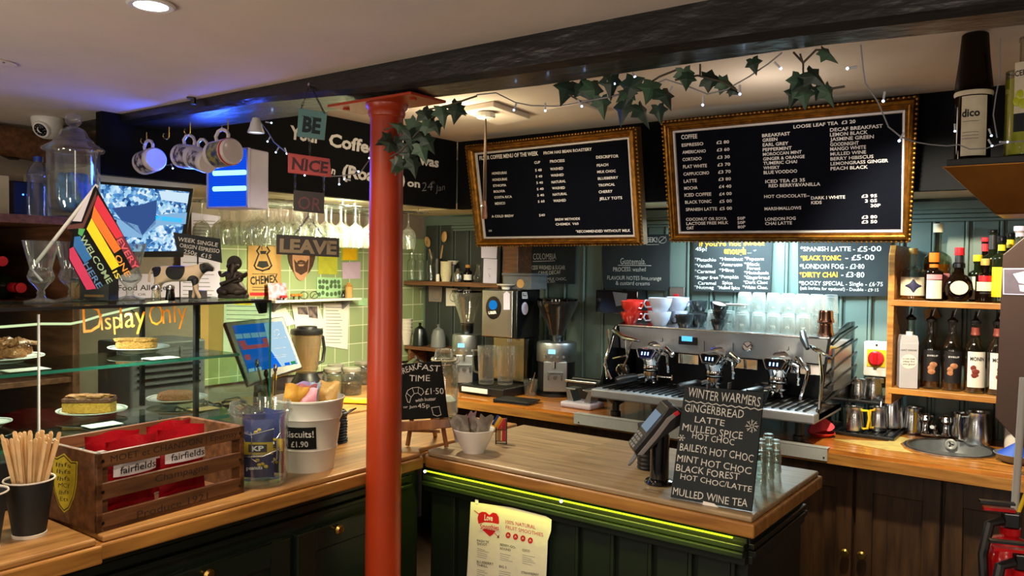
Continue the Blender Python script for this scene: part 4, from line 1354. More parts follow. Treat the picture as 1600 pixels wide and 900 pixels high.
for k, (px, lb) in enumerate(((459, 'orange paper flower nearer the red one'), (467, 'orange paper flower nearer the spectacles'))):
    p = onshelf(px, -3.23)
    t = thing('paper_flower', lb, 'flower', p, 0)
    for j in range(5):
        a = j*2*PI/5+k
        G().ball((.010*math.cos(a), .010*math.sin(a), .022), .009, 10, None, (1, 1, .8)).build('petal', 'orange_petal', t)
    G().cyl((0, 0, 0), (0, 0, .018), .004, n=8).build('stalk', 'counter_paint', t)
p = onshelf(483, -3.225)
t = thing('spectacles', 'pair of grey spectacles lying on the pale shelf', 'spectacles', p, PI/2)
for sx_ in (-1, 1):
    G().tube([(sx_*.032+.026*math.cos(2*PI*i/14), 0, .020+.018*math.sin(2*PI*i/14)) for i in range(14)], .002, 6, closed=True).build('rim', 'dark_steel', t)
    G().tube([(sx_*.058, 0, .026), (sx_*.060, .03, .024), (sx_*.057, .045, .006)], .0018, 6).build('temple', 'dark_steel', t)
p = onshelf(545, -3.23)
t = thing('figurine', 'small yellow figurine with a hat at the end of the pale shelf', 'figurine', p, PI/2)
G().lathe([(0, 0), (.020, 0), (.022, .006), (.019, .03), (.022, .05), (.016, .062), (0, .064)], 20).build('figurine_body', 'kraft', t)
G().lathe([(.020, .060), (.021, .066), (.012, .070), (.010, .080), (0, .082)], 20).build('hat', 'crumble', t)
p = onshelf(536, -3.23)
o = tag(G().lathe([(0, 0), (.009, 0), (.010, .02), (.005, .028), (.006, .036), (0, .038)], 14).build('tiny_bottle', 'black_gloss', None), 'tiny black bottle beside the yellow figurine', 'bottle'); o.location = p

# hanging wine glasses
gr = thing('glass_rack', 'slotted steel rack of hanging wine glasses under the lettered board', 'glass rack', (-2.98, 2.5, 1.80))
for x in (-2.76, -2.86, -2.96, -3.06, -3.16):
    for dx_ in (-.018, .018):
        G().tube([(x+dx_, 1.98, 1.797), (x+dx_, 3.02, 1.797)], .003, 8).build('rail', 'chrome', gr, world=True)
for y in (2.0, 2.5, 3.0):
    G().tube([(-2.72, y, 1.806), (-3.2, y, 1.806)], .003, 8).build('cross_bar', 'chrome', gr, world=True)
    G().tube([(-2.8, y, 1.806), (-2.8, y, SOF+.006)], .003, 8).build('hanger', 'chrome', gr, world=True)
gl = thing('wine_glass', 'stemmed wine glass hanging upside down in the lit rack', 'wine glass', (0, 0, 0), 0, 'wine glasses hanging in the rack')
G().lathe([(0, -.0005), (.033, -.0005), (.034, -.002), (.006, -.006), (.0045, -.012), (.0042, -.075), (.008, -.082), (.026, -.096), (.036, -.115), (.0385, -.135), (.036, -.165), (.0315, -.188), (.0302, -.188), (.0345, -.165), (.0368, -.135), (.034, -.116), (.024, -.099), (0, -.088)], 28).build('glass_bowl', 'wine_glass', gl)
fg = True
for i, x in enumerate((-2.76, -2.86, -2.96, -3.06, -3.16)):
    for j in range(12):
        y = 2.02+.087*j+.03*(i % 2)
        if rnd(0, 1) < .12 or y > 3.0:
            continue
        if fg:
            gl.location = (x, y, 1.802); fg = False
        else:
            dup(gl, (x, y, 1.802), rnd(0, 6))

# ================================================================ till, blender, storage jars
fr = Fr((-2.75, 2.09, 1.19), R(82), R(-33), R(3))
tl = thing('till', 'black touch-screen till with a blue and white sales page', 'till', (-2.80, 2.10, ZB))
def fq(q, mat, nm, par, z0, z1, bevel=0):
    g = G(); fr.quad(g, q, z0, z1); g2 = G(); g2.add(g.v, g.f, fr.m)
    return g2.build(nm, mat, par, smooth=0, world=True, bevel=bevel)
bz = fq(((350, 503), (443, 494), (474, 575), (388, 603)), 'black_plastic', 'tablet_body', tl, -.022, 0, .006)
glow('till_blue', '#1672ea', .95); glow('till_white', '#b9dcf0', .95); glow('till_red', '#e0606a', .9); glow('till_grey', '#9cc4e6', .9); glow('till_green', '#2f9a5a', .9)
sc_ = fq(((363, 509), (439, 502), (465, 568), (388, 582)), 'till_blue', 'screen', tl, .0003, .001)
fq(((412, 505), (440, 502), (465, 567), (440, 573), (421, 545)), 'till_white', 'receipt_panel', sc_, .0012, .0016)
for k in range(4):
    x = 366.5+k*12.3
    fq(((x, 522.5-k*1.0), (x+11, 521.6-k*1.0), (x+13.5, 529-k*1.0), (x+2.5, 530-k*1.0)), 'till_grey', 'button', sc_, .0012, .0016)
for q in (((372, 533), (382, 532), (386, 540), (375, 541)), ((409, 529), (417, 528), (419, 536), (412, 537)), ((376, 541), (420, 536.5), (422, 542), (379, 547)), ((381, 555), (390, 554), (392, 562), (384, 563))):
    fq(q, 'till_red', 'button', sc_, .0012, .0016)
for q in (((388, 577), (397, 575), (398, 580), (389, 582)), ((399, 575), (408, 573), (409, 578), (400, 580))):
    fq(q, 'till_white', 'button', sc_, .0012, .0016)
fq(((444, 567.5), (452, 566), (453, 570), (445, 571.5)), 'till_blue', 'button', sc_, .0018, .0022)
fq(((453.5, 565.5), (461, 564), (462, 568), (455, 569.5)), 'till_green', 'button', sc_, .0018, .0022)
g = G(); fr.line(g, oval(432, 520, 4, 5, 12), .002, .0019)
for y in (529, 545, 556, 559):
    fr.line(g, ((428, y), (446, y-2)), .0016, .0019)
q = G(); q.add(g.v, g.f, fr.m); q.build('logo_mark', 'ink_grey', sc_, smooth=0, world=True)
c0 = fr.m @ Vector((0, 0, -.022))
G().tube([c0, c0+Vector((-.06, 0, -.05)), (-2.86, 2.10, ZB+.02)], .028, 12).build('stand', 'black_plastic', tl, world=True)
G().lathe([(0, 0), (.10, 0), (.10, .010), (.05, .022), (0, .022)], 32, tr(-2.86, 2.10, ZB)).build('stand_foot', 'black_plastic', tl, world=True)
p = at(479, 590, X=-3.06); p.z = ZB
t = thing('blender', 'jug blender with a black lid beside the till', 'blender', p, PI/2)
G().lathe([(0, 0), (.075, 0), (.082, .008), (.078, .06), (.055, .10), (.050, .115), (0, .115)], 32).build('motor_base', 'black_plastic', t)
glass('jug_plastic', '#e8dccc', .6, .08, body='#c0a890', body_amt=.14)
G().lathe([(.046, .116), (.052, .13), (.072, .30), (.070, .30), (.049, .13), (0, .125)], 28).build('jug', 'jug_plastic', t)
for k in range(4):
    a = PI/4+k*PI/2
    G().tube([(.049*math.cos(a), .049*math.sin(a), .135), (.068*math.cos(a), .068*math.sin(a), .29)], .0035, 6).build('jug_rib', 'jug_plastic', t)
G().lathe([(.074, .298), (.077, .304), (.075, .322), (.05, .326), (.048, .336), (.03, .338), (0, .338)], 32).build('lid', 'black_plastic', t)
G().tube([(.056, 0, .15), (.098, 0, .16), (.108, 0, .22), (.098, 0, .28), (.070, 0, .29)], .008, 8).build('jug_handle', 'black_plastic', t)
def kilner(name, label, p, s, mat='thick_glass', fill=None, group=None, lidm='white_plastic'):
    t = thing(name, label, 'jar', p, 0, group)
    G().lathe([(r*s, z*s) for r, z in [(0, .002), (.040, 0), (.046, .006), (.046, .085), (.040, .100), (.038, .104), (.038, .110), (.036, .110), (.036, .103), (.044, .083), (.044, .010), (0, .008)]], 30).build('jar_glass', mat, t)
    G().lathe([(r*s, z*s) for r, z in [(.040, .107), (.0415, .109), (.0415, .121), (.038, .124), (0, .124)]], 30).build('lid', lidm, t)
    G().tube([(.041*s*math.cos(a), .041*s*math.sin(a), .104*s) for a in [2*PI*i/18 for i in range(18)]], .0014*s, 6, closed=True).build('wire_clip', 'steel', t)
    if fill:
        G().lathe([(r*s, z*s) for r, z in [(0, .0095), (.0425, .0105), (.0425, .055), (.02, .062), (0, .060)]], 26).build('contents', fill, t)
    return t
mk('beans', '#6b4a2c', .7, var=.35, scale=70, bump=.8, bscale=90)
mk('oats', '#b8935a', .8, var=.25, scale=70, bump=.8, bscale=90)
mk('lid_metal', '#c6c3b8', .3, .7, var=.06)
for px, py, X, s, fl_, lb in ((519, 613, -3.0, 1.06, 'oats', 'storage jar at the front beside the bucket, under the tiled wall'), (549, 618, -2.94, 1.06, 'beans', 'storage jar nearest the red column in front of the tiled wall'), (524, 560, -3.12, 1.0, 'oats', 'storage jar at the back of the group with its lid above the others'), (566, 590, -3.12, 1.0, 'beans', 'storage jar at the back, half hidden by the red column')):
    p = at(px, py, X=X); p.z = ZB+.0005
    if py < 600:
        p = at(px, 608, X=-3.15); p.z = ZB+.0005
    kilner('storage_jar', lb, p, s, 'thick_glass', fl_, None, 'lid_metal')
p = at(556, 628, Z=ZB+.002)
t = thing('envelope', 'yellow padded envelope lying on the worktop by the storage jars', 'envelope', p, .5)
G().box((0, 0, .006), (.15, .11, .008)).build('packet', 'note_yellow', t, smooth=0, bevel=.003)
G().prism([(-.07, .052), (.07, .052), (0, -.01)], .0102, .0112).build('flap', 'kraft', t, smooth=0)
# tongs and spoons in a clear pot
p = at(426, 640, X=-2.655); p.z = ZB+.0005
TP = p
t = thing('utensil_pot', 'clear pot of steel tongs and spoons in front of the till', 'pot', p, 0)
G().lathe([(0, .002), (.048, 0), (.052, .005), (.056, .12), (.054, .12), (.050, .010), (0, .008)], 30).build('pot_wall', 'thick_glass', t)
for k, (dx_, dy_, h, mt, lb) in enumerate(((-.05, -.02, .23, 'steel', 'long steel spoon leaning to the photo left in the clear pot'), (-.01, .03, .21, 'steel', 'steel spoon standing upright in the clear pot'), (.02, -.02, .17, 'yellow', 'yellow handled brush in the clear pot'), (-.04, .02, .19, 'dark_steel', 'dark steel tongs in the clear pot'))):
    u = thing('utensil', lb, 'utensil', p+Vector((dx_*.25, dy_*.25, .010)), 0)
    e_ = Vector((dy_*.7, dx_, h))
    G().tube([(0, 0, .006), e_*.5, e_*.92], [.005, .004, .0045], 8).build('shank', mt, u)
    G().ball(e_, .012, 12, None, (1, .6, 1.5)).build('spoon_bowl', mt, u)
# dark receipt printer and cables in front of the till
p = at(238, 548, X=-2.92); p.z = ZB
t = thing('receipt_printer', 'dark grey slatted machine seen through the cake case', 'printer', p, PI/2)
G().box((0, 0, .17), (.30, .24, .34)).build('casing', 'grey_plastic', t, smooth=0, bevel=.008)
for k in range(6):
    G().box((.0, -.122, .18+.024*k), (.25, .006, .008)).build('louvre', 'dark_steel', t, smooth=0)
g = G()
for k in range(9):
    c_ = Vector((-2.72+rnd(-.04, .05), 1.78+rnd(-.07, .08), ZB+.03+rnd(0, .06)))
    ph = rnd(0, 6)
    g.tube([c_+Vector((.05*math.sin(i*.8+ph), .07*math.cos(i*.7+ph*2), max(-.022, .028*math.sin(i*1.3+ph)))) for i in range(12)], .004, 6)
tag(g.build('cable_tangle', 'black_plastic', None), 'tangle of black and white cables beside the till stand', 'cables', None, 'stuff')
t = thing('tape_roll', 'pale round tape roll standing by the cable tangle', 'tape roll', at(290, 578, X=-2.80), 0)
t.location.z = ZB+.055
G().lathe([(.028, -.014), (.054, -.014), (.054, .014), (.028, .014), (.028, -.014)], 32, rot('Y', PI/2)).build('tape', 'cream_paint', t)

# ================================================================ lettering on the left board
fl2 = Fr((XF+.0005, 2.4, 2.0), PI/2)
g = G()
fl2.text(g, 'Your', (452, 216), (500, 224), 21, .0012, .035, .0, .08)
fl2.text(g, 'Coffee', (513, 227.5), (588, 241), 20.5, .0012, .035, .0, .08)
fl2.text(g, 'was', (655, 256.5), (685, 261.5), 15.5, .0012, .035, .0, .08)
fl2.text(g, 'n', (517, 271), (523, 273), 12, .0012, .03, .0, .08)
fl2.text(g, '(Roasted)', (534, 276), (632, 290), 20, .0012, .035, .0, .08)
fl2.text(g, 'on', (636, 291), (656, 293), 12, .0012, .035, .0, .0)
q = G(); q.add(g.v, g.f, fl2.m)
q.build('painted_lettering', 'letter_white', fasc, smooth=0, world=True)
g = G()
fl2.text(g, '24', (659, 298), (675, 298), 15, .0012, -.012, .06, .2); fl2.text(g, 'th', (675, 287), (679, 287), 5, .0012, -.01); fl2.text(g, 'Jan', (681, 299), (694, 298), 11, .0012, -.012, .1, .2)
mk('faint_chalk', '#85858c', .9, var=.1)
q = G(); q.add(g.v, g.f, fl2.m)
q.build('chalk_date', 'faint_chalk', fasc, smooth=0, world=True)

# ================================================================ hanging under the beam
def chain(g, a, b, n, r=.0045, w=.0009):
    a, b = Vector(a), Vector(b)
    m, l = along(a, b)
    p = l/n
    for i in range(n):
        mm = m @ tr(0, 0, p*(i+.5)) @ rot('Z', PI/2*(i % 2))
        g.tube([(r*.55*math.cos(t), 0, (p*.68)*math.sin(t)) for t in [2*PI*k/12 for k in range(12)]], w, 6, closed=True, m=mm)
YS = 1.385
mk('sign_teal', '#5f8f90', .6, var=.12, scale=15)
mk('sign_red', '#a83a3a', .6, var=.12, scale=15)
mk('sign_black', '#1d1718', .6, var=.1, scale=15)
mk('sign_ink', '#10232c', .7)
mk('sign_ink_red', '#35101c', .7)
mk('sign_maroon', '#5c2b34', .7)
mk('sign_gold', '#7c6c50', .6, var=.1)
hs = thing('hanging_sign', 'four word plates chained below the beam reading be nice or leave', 'sign', at(487, 133, Y=YS))
def plate_sign(word, q, mat, ink, tp0, tp1, h, bold):
    c = (sum(p[0] for p in q)/4, sum(p[1] for p in q)/4)
    fr = Fr(at(*c, Y=YS), R(46))
    g = G(); fr.quad(g, q, -.004, .004); g2 = G(); g2.add(g.v, g.f, fr.m)
    pl = g2.build('word_plate', mat, hs, smooth=0, world=True, bevel=.0012)
    g = G(); fr.text(g, word, tp0, tp1, h, .0046, bold)
    if word in ('BE', 'NICE'):
        k = h*.10
        n_ = len(word); w = (tp1[0]-tp0[0])/n_
        for i, ch in enumerate(word):
            if ch in 'BENI':
                x = tp0[0]+w*i+w*(.16 if ch != 'I' else .45)
                y = tp0[1]+(tp1[1]-tp0[1])*(i+.2)/n_
                fr.line(g, ((x-w*.12, y), (x+w*.16, y+.5)), .0016, .0046); fr.line(g, ((x-w*.12, y-h), (x+w*.16, y-h+.5)), .0016, .0046)
    g2 = G(); g2.add(g.v, g.f, fr.m)
    g2.build('word_lettering', ink, pl, smooth=0, world=True)
    return fr
plate_sign('BE', ((467, 169), (511, 176), (507, 219), (464, 213)), 'sign_teal', 'sign_ink', (472, 205), (500, 209), 24, .045)
plate_sign('NICE', ((450, 239), (515, 248), (518, 277), (450, 270)), 'sign_red', 'sign_ink_red', (456, 264), (512, 271), 18, .03)
plate_sign('OR', ((459, 297), (507, 302), (506, 334), (458, 329)), 'sign_black', 'sign_maroon', (465, 326), (501, 330), 21, .0)
plate_sign('LEAVE', ((432, 366), (530, 372), (530, 402), (432, 397)), 'sign_black', 'sign_gold', (437, 393), (526, 397), 20.5, .045)
g = G()
P_ = lambda x, y: at(x, y, Y=YS-.001)
nail = at(484, 132, Y=1.40)
CH = [(nail, P_(470, 171), 7), (nail, P_(507, 177), 7)]
CH += [(P_(484, 216), P_(484, 242), 4), (P_(461, 271), P_(461, 298), 4), (P_(506, 276), P_(506, 303), 4)]
CH += [(P_(482, 332), P_(482, 338), 1), (P_(482, 338), P_(460, 367), 6), (P_(482, 338), P_(506, 370), 6)]
for a, b, k in CH:
    g = G(); chain(g, a, b, k); g.build('chain', 'dark_steel', hs, world=True)
G().cyl(nail+Vector((0, .012, 0)), nail-Vector((0, .004, 0)), .004, n=10).build('nail', 'steel', hs, world=True)

# mugs on hooks
mk('mug_white', '#d6d0d0', .2, var=.04, coat=.3)
mk('mug_print', '#2c2733', .4, var=.3, scale=60, c2='#bdb6bd', contrast=3)
mk('mug_print_b', '#8f8a4c', .4, var=.3, scale=70, c2='#2f3f74', contrast=3)
def hook(px, py0, label, Y=1.44):
    a = at(px, py0, Y=Y)
    t = thing('cup_hook', label, 'hook', a, 0, 'hooks under the beam')
    g = G()
    g.tube([(0, 0, .03), (0, 0, 0)] + [(.0, -.010+.010*math.cos(s), -.010*math.sin(s)-.0) for s in [PI*k/8 for k in range(0, 11)]], .0016, 8)
    g.build('hook_wire', 'brass', t)
    return t
def mug(px, py, bdir, label, print_mat, ring=None, Y=1.43, s=1.0, group=None):
    base = at(px, py, Y=Y)
    z = -(RGT*bdir[0]-FWD*bdir[1]+UPV*bdir[2]).normalized()
    x = Vector((0, 0, 1)); x = (x-z*x.dot(z)).normalized()
    y = z.cross(x)
    e = Matrix((x, y, z)).transposed().to_euler()
    t = thing('mug', label, 'mug', base, 0, 'mugs hanging under the beam', rot3=e)
    G().lathe([(r*s, k*s) for r, k in [(0, .003), (.030, .001), (.033, 0), (.037, .004), (.0385, .012), (.039, .092), (.0375, .094), (.0360, .092), (.0355, .012), (0, .008)]], 32).build('mug_wall', 'mug_white', t)
    G().lathe([(.0393*s, .02*s), (.0396*s, .075*s)], 24, None, .8, 2*PI-.8).build('printed_band', print_mat, t)
    G().tube([(.037*s, 0, .078*s), (.052*s, 0, .084*s), (.066*s, 0, .070*s), (.069*s, 0, .050*s), (.062*s, 0, .030*s), (.050*s, 0, .020*s), (.037*s, 0, .022*s)], .0052*s, 10).build('handle', 'mug_white', t)
    if ring:
        G().lathe([(.0385*s, .008*s), (.0398*s, .011*s), (.0392*s, .015*s)], 32).build('foot_ring', ring, t)
mug(244, 248, (.74, .66, .05), 'white mug with a dark print, hanging first from the photo edge', 'mug_print')
mug(308, 246, (.78, .58, -.15), 'white mug behind the flowered one, second hanging mug', 'mug_print', None, 1.48)
mug(326, 254, (.76, .6, -.3), 'white mug with a dark picture beneath the flowered mug', 'mug_print', None, 1.46, .92)
mug(364, 236, (.78, .60, .02), 'hanging mug with a flowered print and a red ring at its foot', 'mug_print_b', 'red', 1.38)
hook(204, 215, 'brass hook with nothing on it before the first hanging mug')
hook(229, 221, 'brass hook carrying the first hanging mug')
hook(264, 213, 'empty brass hook between the first and second hanging mugs')
hook(297, 206, 'brass hook carrying the second hanging mug', 1.47)
hook(356, 201, 'brass hook carrying the flowered mug', 1.41)
p = at(400, 196, Y=1.47)
t = thing('spotlight', 'small white spotlight under the beam above the insect lamp', 'spotlight', p, 0)
G().lathe([(0, .024), (.010, .022), (.016, .006), (.0185, -.004), (.024, -.018), (.0245, -.022), (.022, -.022), (.014, -.006), (0, -.005)], 28).build('housing', 'white_plastic', t)
glow('spot_face', '#dfe6f4', 1.4)
G().lathe([(0, -.0195), (.0215, -.0195)], 24).build('lens', 'spot_face', t)

# insect lamp
mk('zap_case', '#b9b4d6', .45, var=.04)
glow('zap_tube', '#8fe8ff', 2.2)
m, n, L, out = nt('zap_grid')
e = n.new('ShaderNodeEmission'); tc = n.new('ShaderNodeTexCoord'); wv = n.new('ShaderNodeTexWave')
wv.bands_direction = 'Z'; wv.inputs['Scale'].default_value = 55; wv.inputs['Distortion'].default_value = 0
L(tc.outputs['Object'], wv.inputs['Vector'])
cr = n.new('ShaderNodeValToRGB'); cr.color_ramp.elements[0].color = (*lin('#0a2fc4'), 1); cr.color_ramp.elements[1].color = (*lin('#1560ff'), 1)
L(wv.outputs['Fac'], cr.inputs[0]); L(cr.outputs[0], e.inputs[0]); e.inputs[1].default_value = 1.0; L(e.outputs[0], out.inputs[0])
ZAP = at(357, 279, X=-2.45)
za = thing('insect_lamp', 'box insect lamp with two glowing blue tubes hanging below the beam', 'insect lamp', ZAP, R(15))
w, h, d = .176, .205, .10
G().box((0, d/2+.004, 0), (w, d, h)).build('casing', 'zap_case', za, smooth=0, bevel=.004)
G().box((0, .0, 0), (w-.01, .006, h-.01)).build('grid_panel', 'zap_grid', za, smooth=0)
G().box((0, -.002, h/2-.003), (w+.004, .012, .006)).box((0, -.002, -h/2+.003), (w+.004, .012, .006)).box((-w/2+.002, -.002, 0), (.006, .012, h)).box((w/2-.002, -.002, 0), (.006, .012, h)).build('front_rim', 'zap_case', za, smooth=0)
for z in (.018, -.036):
    G().cyl((-.052, -.012, z), (.080, -.012, z), .0085, n=16).build('tube', 'zap_tube', za)
G().tube([ZAP+Vector((-.05, .06, .06)), (XF+.001, 1.80, ZAP.z+.06)], .008, 8).box((XF+.003, 1.80, ZAP.z+.06), (.005, .05, .07)).build('wall_bracket', 'zap_case', za, world=True)

# dome camera, ceiling bits
p = at(74, 184, Z=CF); p.z = CF-.001
t = thing('dome_camera', 'white dome security camera on the ceiling', 'camera', p, FACE)
G().lathe([(0, 0), (.050, 0), (.051, -.006), (.049, -.018), (.047, -.03), (.040, -.05), (.028, -.064), (.014, -.071), (0, -.073)], 36).build('dome_shell', 'white_plastic', t)
mm = tr(.0, -.026, -.040) @ Vector((-.1, -.80, -.45)).to_track_quat('Z', 'Y').to_matrix().to_4x4()
G().lathe([(.030, -.02), (.0305, .010), (.028, .014), (.0225, .015)], 32, mm).build('lens_bezel', 'white_plastic', t)
G().lathe([(.0225, .0145), (.012, .017), (.011, .015), (0, .0185)], 28, mm).build('lens', 'black_gloss', t)
for k in range(10):
    a = 2*PI*k/10
    G().ball((.017*math.cos(a), .017*math.sin(a), .0165), .0022, 8, mm).build('infrared_diode', 'grey_plastic', t)
p = at(236, 5, Z=CF)
t = thing('downlight', 'round recessed ceiling lamp shining at the top of the photo', 'ceiling lamp', (p.x, p.y, CF), 0)
glow('lamp_face', '#fffaf0', 30)
G().lathe([(.030, -.0005), (.042, -.0005), (.044, -.004), (.040, -.007), (.031, -.006), (.030, -.0005)], 36).build('trim_ring', 'white_plastic', t)
G().lathe([(0, -.003), (.0305, -.003)], 32).build('lamp_disc', 'lamp_face', t)
p = at(299, 152, Z=CF)
t = thing('ceiling_bracket', 'small grey metal bracket on the ceiling near the beam', 'bracket', (p.x, p.y, CF), FACE)
G().box((0, 0, -.003), (.022, .02, .005)).box((.006, 0, -.012), (.012, .014, .018)).build('bracket_plate', 'dark_steel', t, smooth=0, bevel=.001)
p = at(-2, 97, Z=CF)
t = thing('ceiling_vent', 'flush round ceiling cover at the photo edge', 'ceiling cover', (p.x, p.y, CF), 0)
G().lathe([(.038, -.0005), (.04, -.004), (.034, -.005), (0, -.003)], 28).build('cover_disc', 'ceiling_paint', t)
G().cyl((.03, 0, -.003), (.03, 0, -.006), .003, n=8).build('screw', 'dark_steel', t)
# loft panel, cord rose and toggle, grille
q = [at(x, y, Z=CB-.004) for x, y in ((722, 168), (771, 159), (828, 179), (778, 190))]
t = thing('ceiling_panel', 'square white access panel on the ceiling beyond the beam', 'ceiling panel', (q[0]+q[2])/2)
g = G(); g.add([(*p.xy, CB-.001) for p in q]+[(*p.xy, CB-.022) for p in q], [(0, 1, 2, 3), (4, 5, 6, 7), (0, 1, 5, 4), (1, 2, 6, 5), (2, 3, 7, 6), (3, 0, 4, 7)])
g.build('panel_board', 'ceiling_paint', t, smooth=0, world=True, bevel=.003)
q = [at(x, y, Z=CB-.004) for x, y in ((850, 168), (905, 158), (945, 172), (888, 184))]
t = thing('ceiling_grille', 'pale ceiling grille between the access panel and the ivy', 'grille', (q[0]+q[2])/2)
g = G(); g.add([(*p.xy, CB-.001) for p in q]+[(*p.xy, CB-.014) for p in q], [(0, 1, 2, 3), (4, 5, 6, 7), (0, 1, 5, 4), (1, 2, 6, 5), (2, 3, 7, 6), (3, 0, 4, 7)])
g.build('grille_frame', 'ceiling_paint', t, smooth=0, world=True, bevel=.003)
p = at(759, 178, Z=CB-.03)
t = thing('pull_cord', 'wooden toggle pull cord hanging from a round ceiling rose', 'pull cord', (p.x, p.y, CB-.021), FACE)
G().lathe([(0, 0), (.026, 0), (.036, -.006), (.038, -.020), (.034, -.026), (0, -.028)], 12).build('ceiling_rose', 'white_plastic', t, smooth=.3)
zb = at(757, 342, Y=p.y).z-(CB-.021)
mk('cord', '#453224', .8, var=.1)
G().tube([(0, 0, -.028), (.003, 0, zb*.4), (.0035, 0, zb+.07)], .0035, 8).tube([(.0, .006, -.028), (-.003, 0, zb*.5), (-.0035, 0, zb+.07)], .0035, 8).build('cord', 'cord', t)
G().lathe([(0, 0), (.010, 0), (.011, .01), (.009, .05), (.006, .07), (0, .072)], 16, tr(0, 0, zb)).build('toggle', 'shelf_brown', t)
G().lathe([(.006, 0), (.009, .004), (.006, .008)], 12, tr(-.010, -.006, zb+.045)).build('clasp', 'chrome', t)

# ================================================================ ivy and fairy lights
mk('ivy_leaf', '#33493a', .45, var=.3, scale=18, c2='#17251c')
mk('ivy_pale', '#4e6a50', .5, var=.3, scale=18, c2='#3a5644')
mk('ivy_stem', '#4a4436', .7)
LEAF = [(0, 0), (.10, -.10), (.34, -.14), (.30, .06), (.52, .26), (.26, .40), (.16, .62), (0, 1.0), (-.16, .62), (-.26, .40), (-.52, .26), (-.30, .06), (-.34, -.14), (-.10, -.10)]
def leaf(g, p, tip, nrm, s):
    y = Vector(tip).normalized()
    n_ = Vector(nrm); n_ = (n_-y*n_.dot(y)).normalized()
    x = y.cross(n_)
    m_ = Matrix(((x.x, y.x, n_.x, p.x), (x.y, y.y, n_.y, p.y), (x.z, y.z, n_.z, p.z), (0, 0, 0, 1)))
    v = [(a*s, b*s, -abs(a)*s*.35-.12*s*b*b) for a, b in LEAF]
    v += [(0, .35*s, .05*s)]
    c = len(v)-1
    g.add(v, [(i, (i+1) % 14, c) for i in range(14)], m_)
def garland(label, stems, leaves, mats, Yd, seed):
    random.seed(seed)
    p0 = at(*stems[0][0], Y=Yd)
    t = thing('ivy_garland', label, 'ivy', p0)
    g = G()
    for st in stems:
        g.tube([at(x, y, Y=Yd+.008*math.sin(x*.3)) for x, y in st], .0022, 6)
    g.build('stem', 'ivy_stem', t, world=True)
    gs = [G() for _ in mats]
    for i, (x, y, ang, px) in enumerate(leaves):
        p = at(x, y, Y=Yd+rnd(-.03, .02))
        a = R(ang)
        tip = RGT*math.cos(a)-UPV*math.sin(a)-FWD*rnd(-.2, .5)
        nr = -FWD+RGT*rnd(-.5, .5)+UPV*rnd(-.2, .7)
        leaf(gs[i % len(gs)], p, tip, nr, px2m(p, px))
    for gg, mt in zip(gs, mats):
        gg.build('foliage', mt, t, smooth=0, world=True)
        COL.objects[-1]['kind'] = 'stuff'
garland('ivy garland wound around the top of the red column', [[(720, 158), (690, 170), (668, 190), (645, 215), (628, 235), (610, 245)], [(600, 203), (622, 196), (640, 205)], [(665, 172), (700, 165), (745, 150)]],
        [(660, 172, 60, 34), (672, 180, 120, 30), (690, 168, 80, 34), (706, 162, 40, 30), (715, 165, 100, 34), (650, 190, 130, 36), (640, 205, 80, 34), (655, 205, 60, 34), (632, 200, 200, 26), (628, 222, 160, 34), (640, 228, 90, 38), (655, 225, 70, 34), (618, 228, 200, 30), (612, 215, 150, 30), (630, 248, 110, 32), (645, 250, 80, 30), (622, 250, 120, 26), (660, 196, 20, 28), (680, 190, 70, 26), (665, 215, 60, 30)], ['ivy_leaf', 'ivy_leaf', 'ivy_pale'], 1.42, 3)
garland('ivy garland along the beam above the gap between the framed boards', [[(875, 140), (910, 160), (950, 152), (1000, 140), (1030, 120), (1060, 108)], [(1055, 125), (1090, 118), (1130, 128), (1150, 140)], [(1094, 100), (1094, 118)]],
        [(890, 128, 110, 44), (905, 130, 60, 40), (925, 128, 80, 44), (955, 118, 90, 40), (990, 122, 110, 46), (940, 152, 80, 36), (975, 158, 100, 40), (998, 164, 60, 42), (1020, 128, 110, 44), (1035, 140, 70, 40), (1028, 165, 80, 30), (1068, 108, 80, 34), (1075, 115, 100, 30), (1100, 122, 10, 40), (1125, 128, 20, 34), (1140, 140, 30, 20), (1175, 92, 80, 28), (985, 140, 140, 36)], ['ivy_leaf', 'ivy_leaf', 'ivy_pale'], 1.56, 5)
garland('ivy sprig hanging over the top edge of the big menu board', [[(1250, 84), (1255, 100), (1255, 120)], [(1240, 82), (1255, 98)], [(1255, 98), (1275, 78), (1290, 78)], [(1260, 135), (1290, 140), (1320, 135)]],
        [(1250, 116, 110, 40), (1262, 112, 40, 40), (1255, 138, 90, 36), (1245, 140, 110, 34), (1290, 135, 60, 38), (1285, 134, 120, 30), (1285, 78, 35, 34), (1262, 128, 150, 30)], ['ivy_pale', 'ivy_leaf'], 1.62, 9)
random.seed(21)
glow('fairy_tip', '#a9ccff', 9)
mk('fairy_plastic', '#c8ccd4', .3)
mk('fairy_wire', '#8d8f94', .5)
def fairy(label, wires, tips, Y):
    t = thing('fairy_lights', label, 'fairy lights', at(*wires[0][0], Y=Y if not callable(Y) else Y(*wires[0][0])))
    yy = Y if callable(Y) else (lambda x, y: Y)
    for w in wires:
        G().tube([at(x, y, Y=yy(x, y)) for x, y in w], .0015, 6).build('wire', 'fairy_wire', t, world=True)
    for x, y, a in tips:
        p = at(x, y, Y=yy(x, y))
        d = (RGT*math.cos(R(a))-UPV*math.sin(R(a)))
        b_ = G().cyl(p-d*.018, p, .0024, .0018, 8).build('lamp_holder', 'fairy_plastic', t, world=True)
        G().ball(p, .0027, 8).build('bulb', 'fairy_tip', t, world=True)
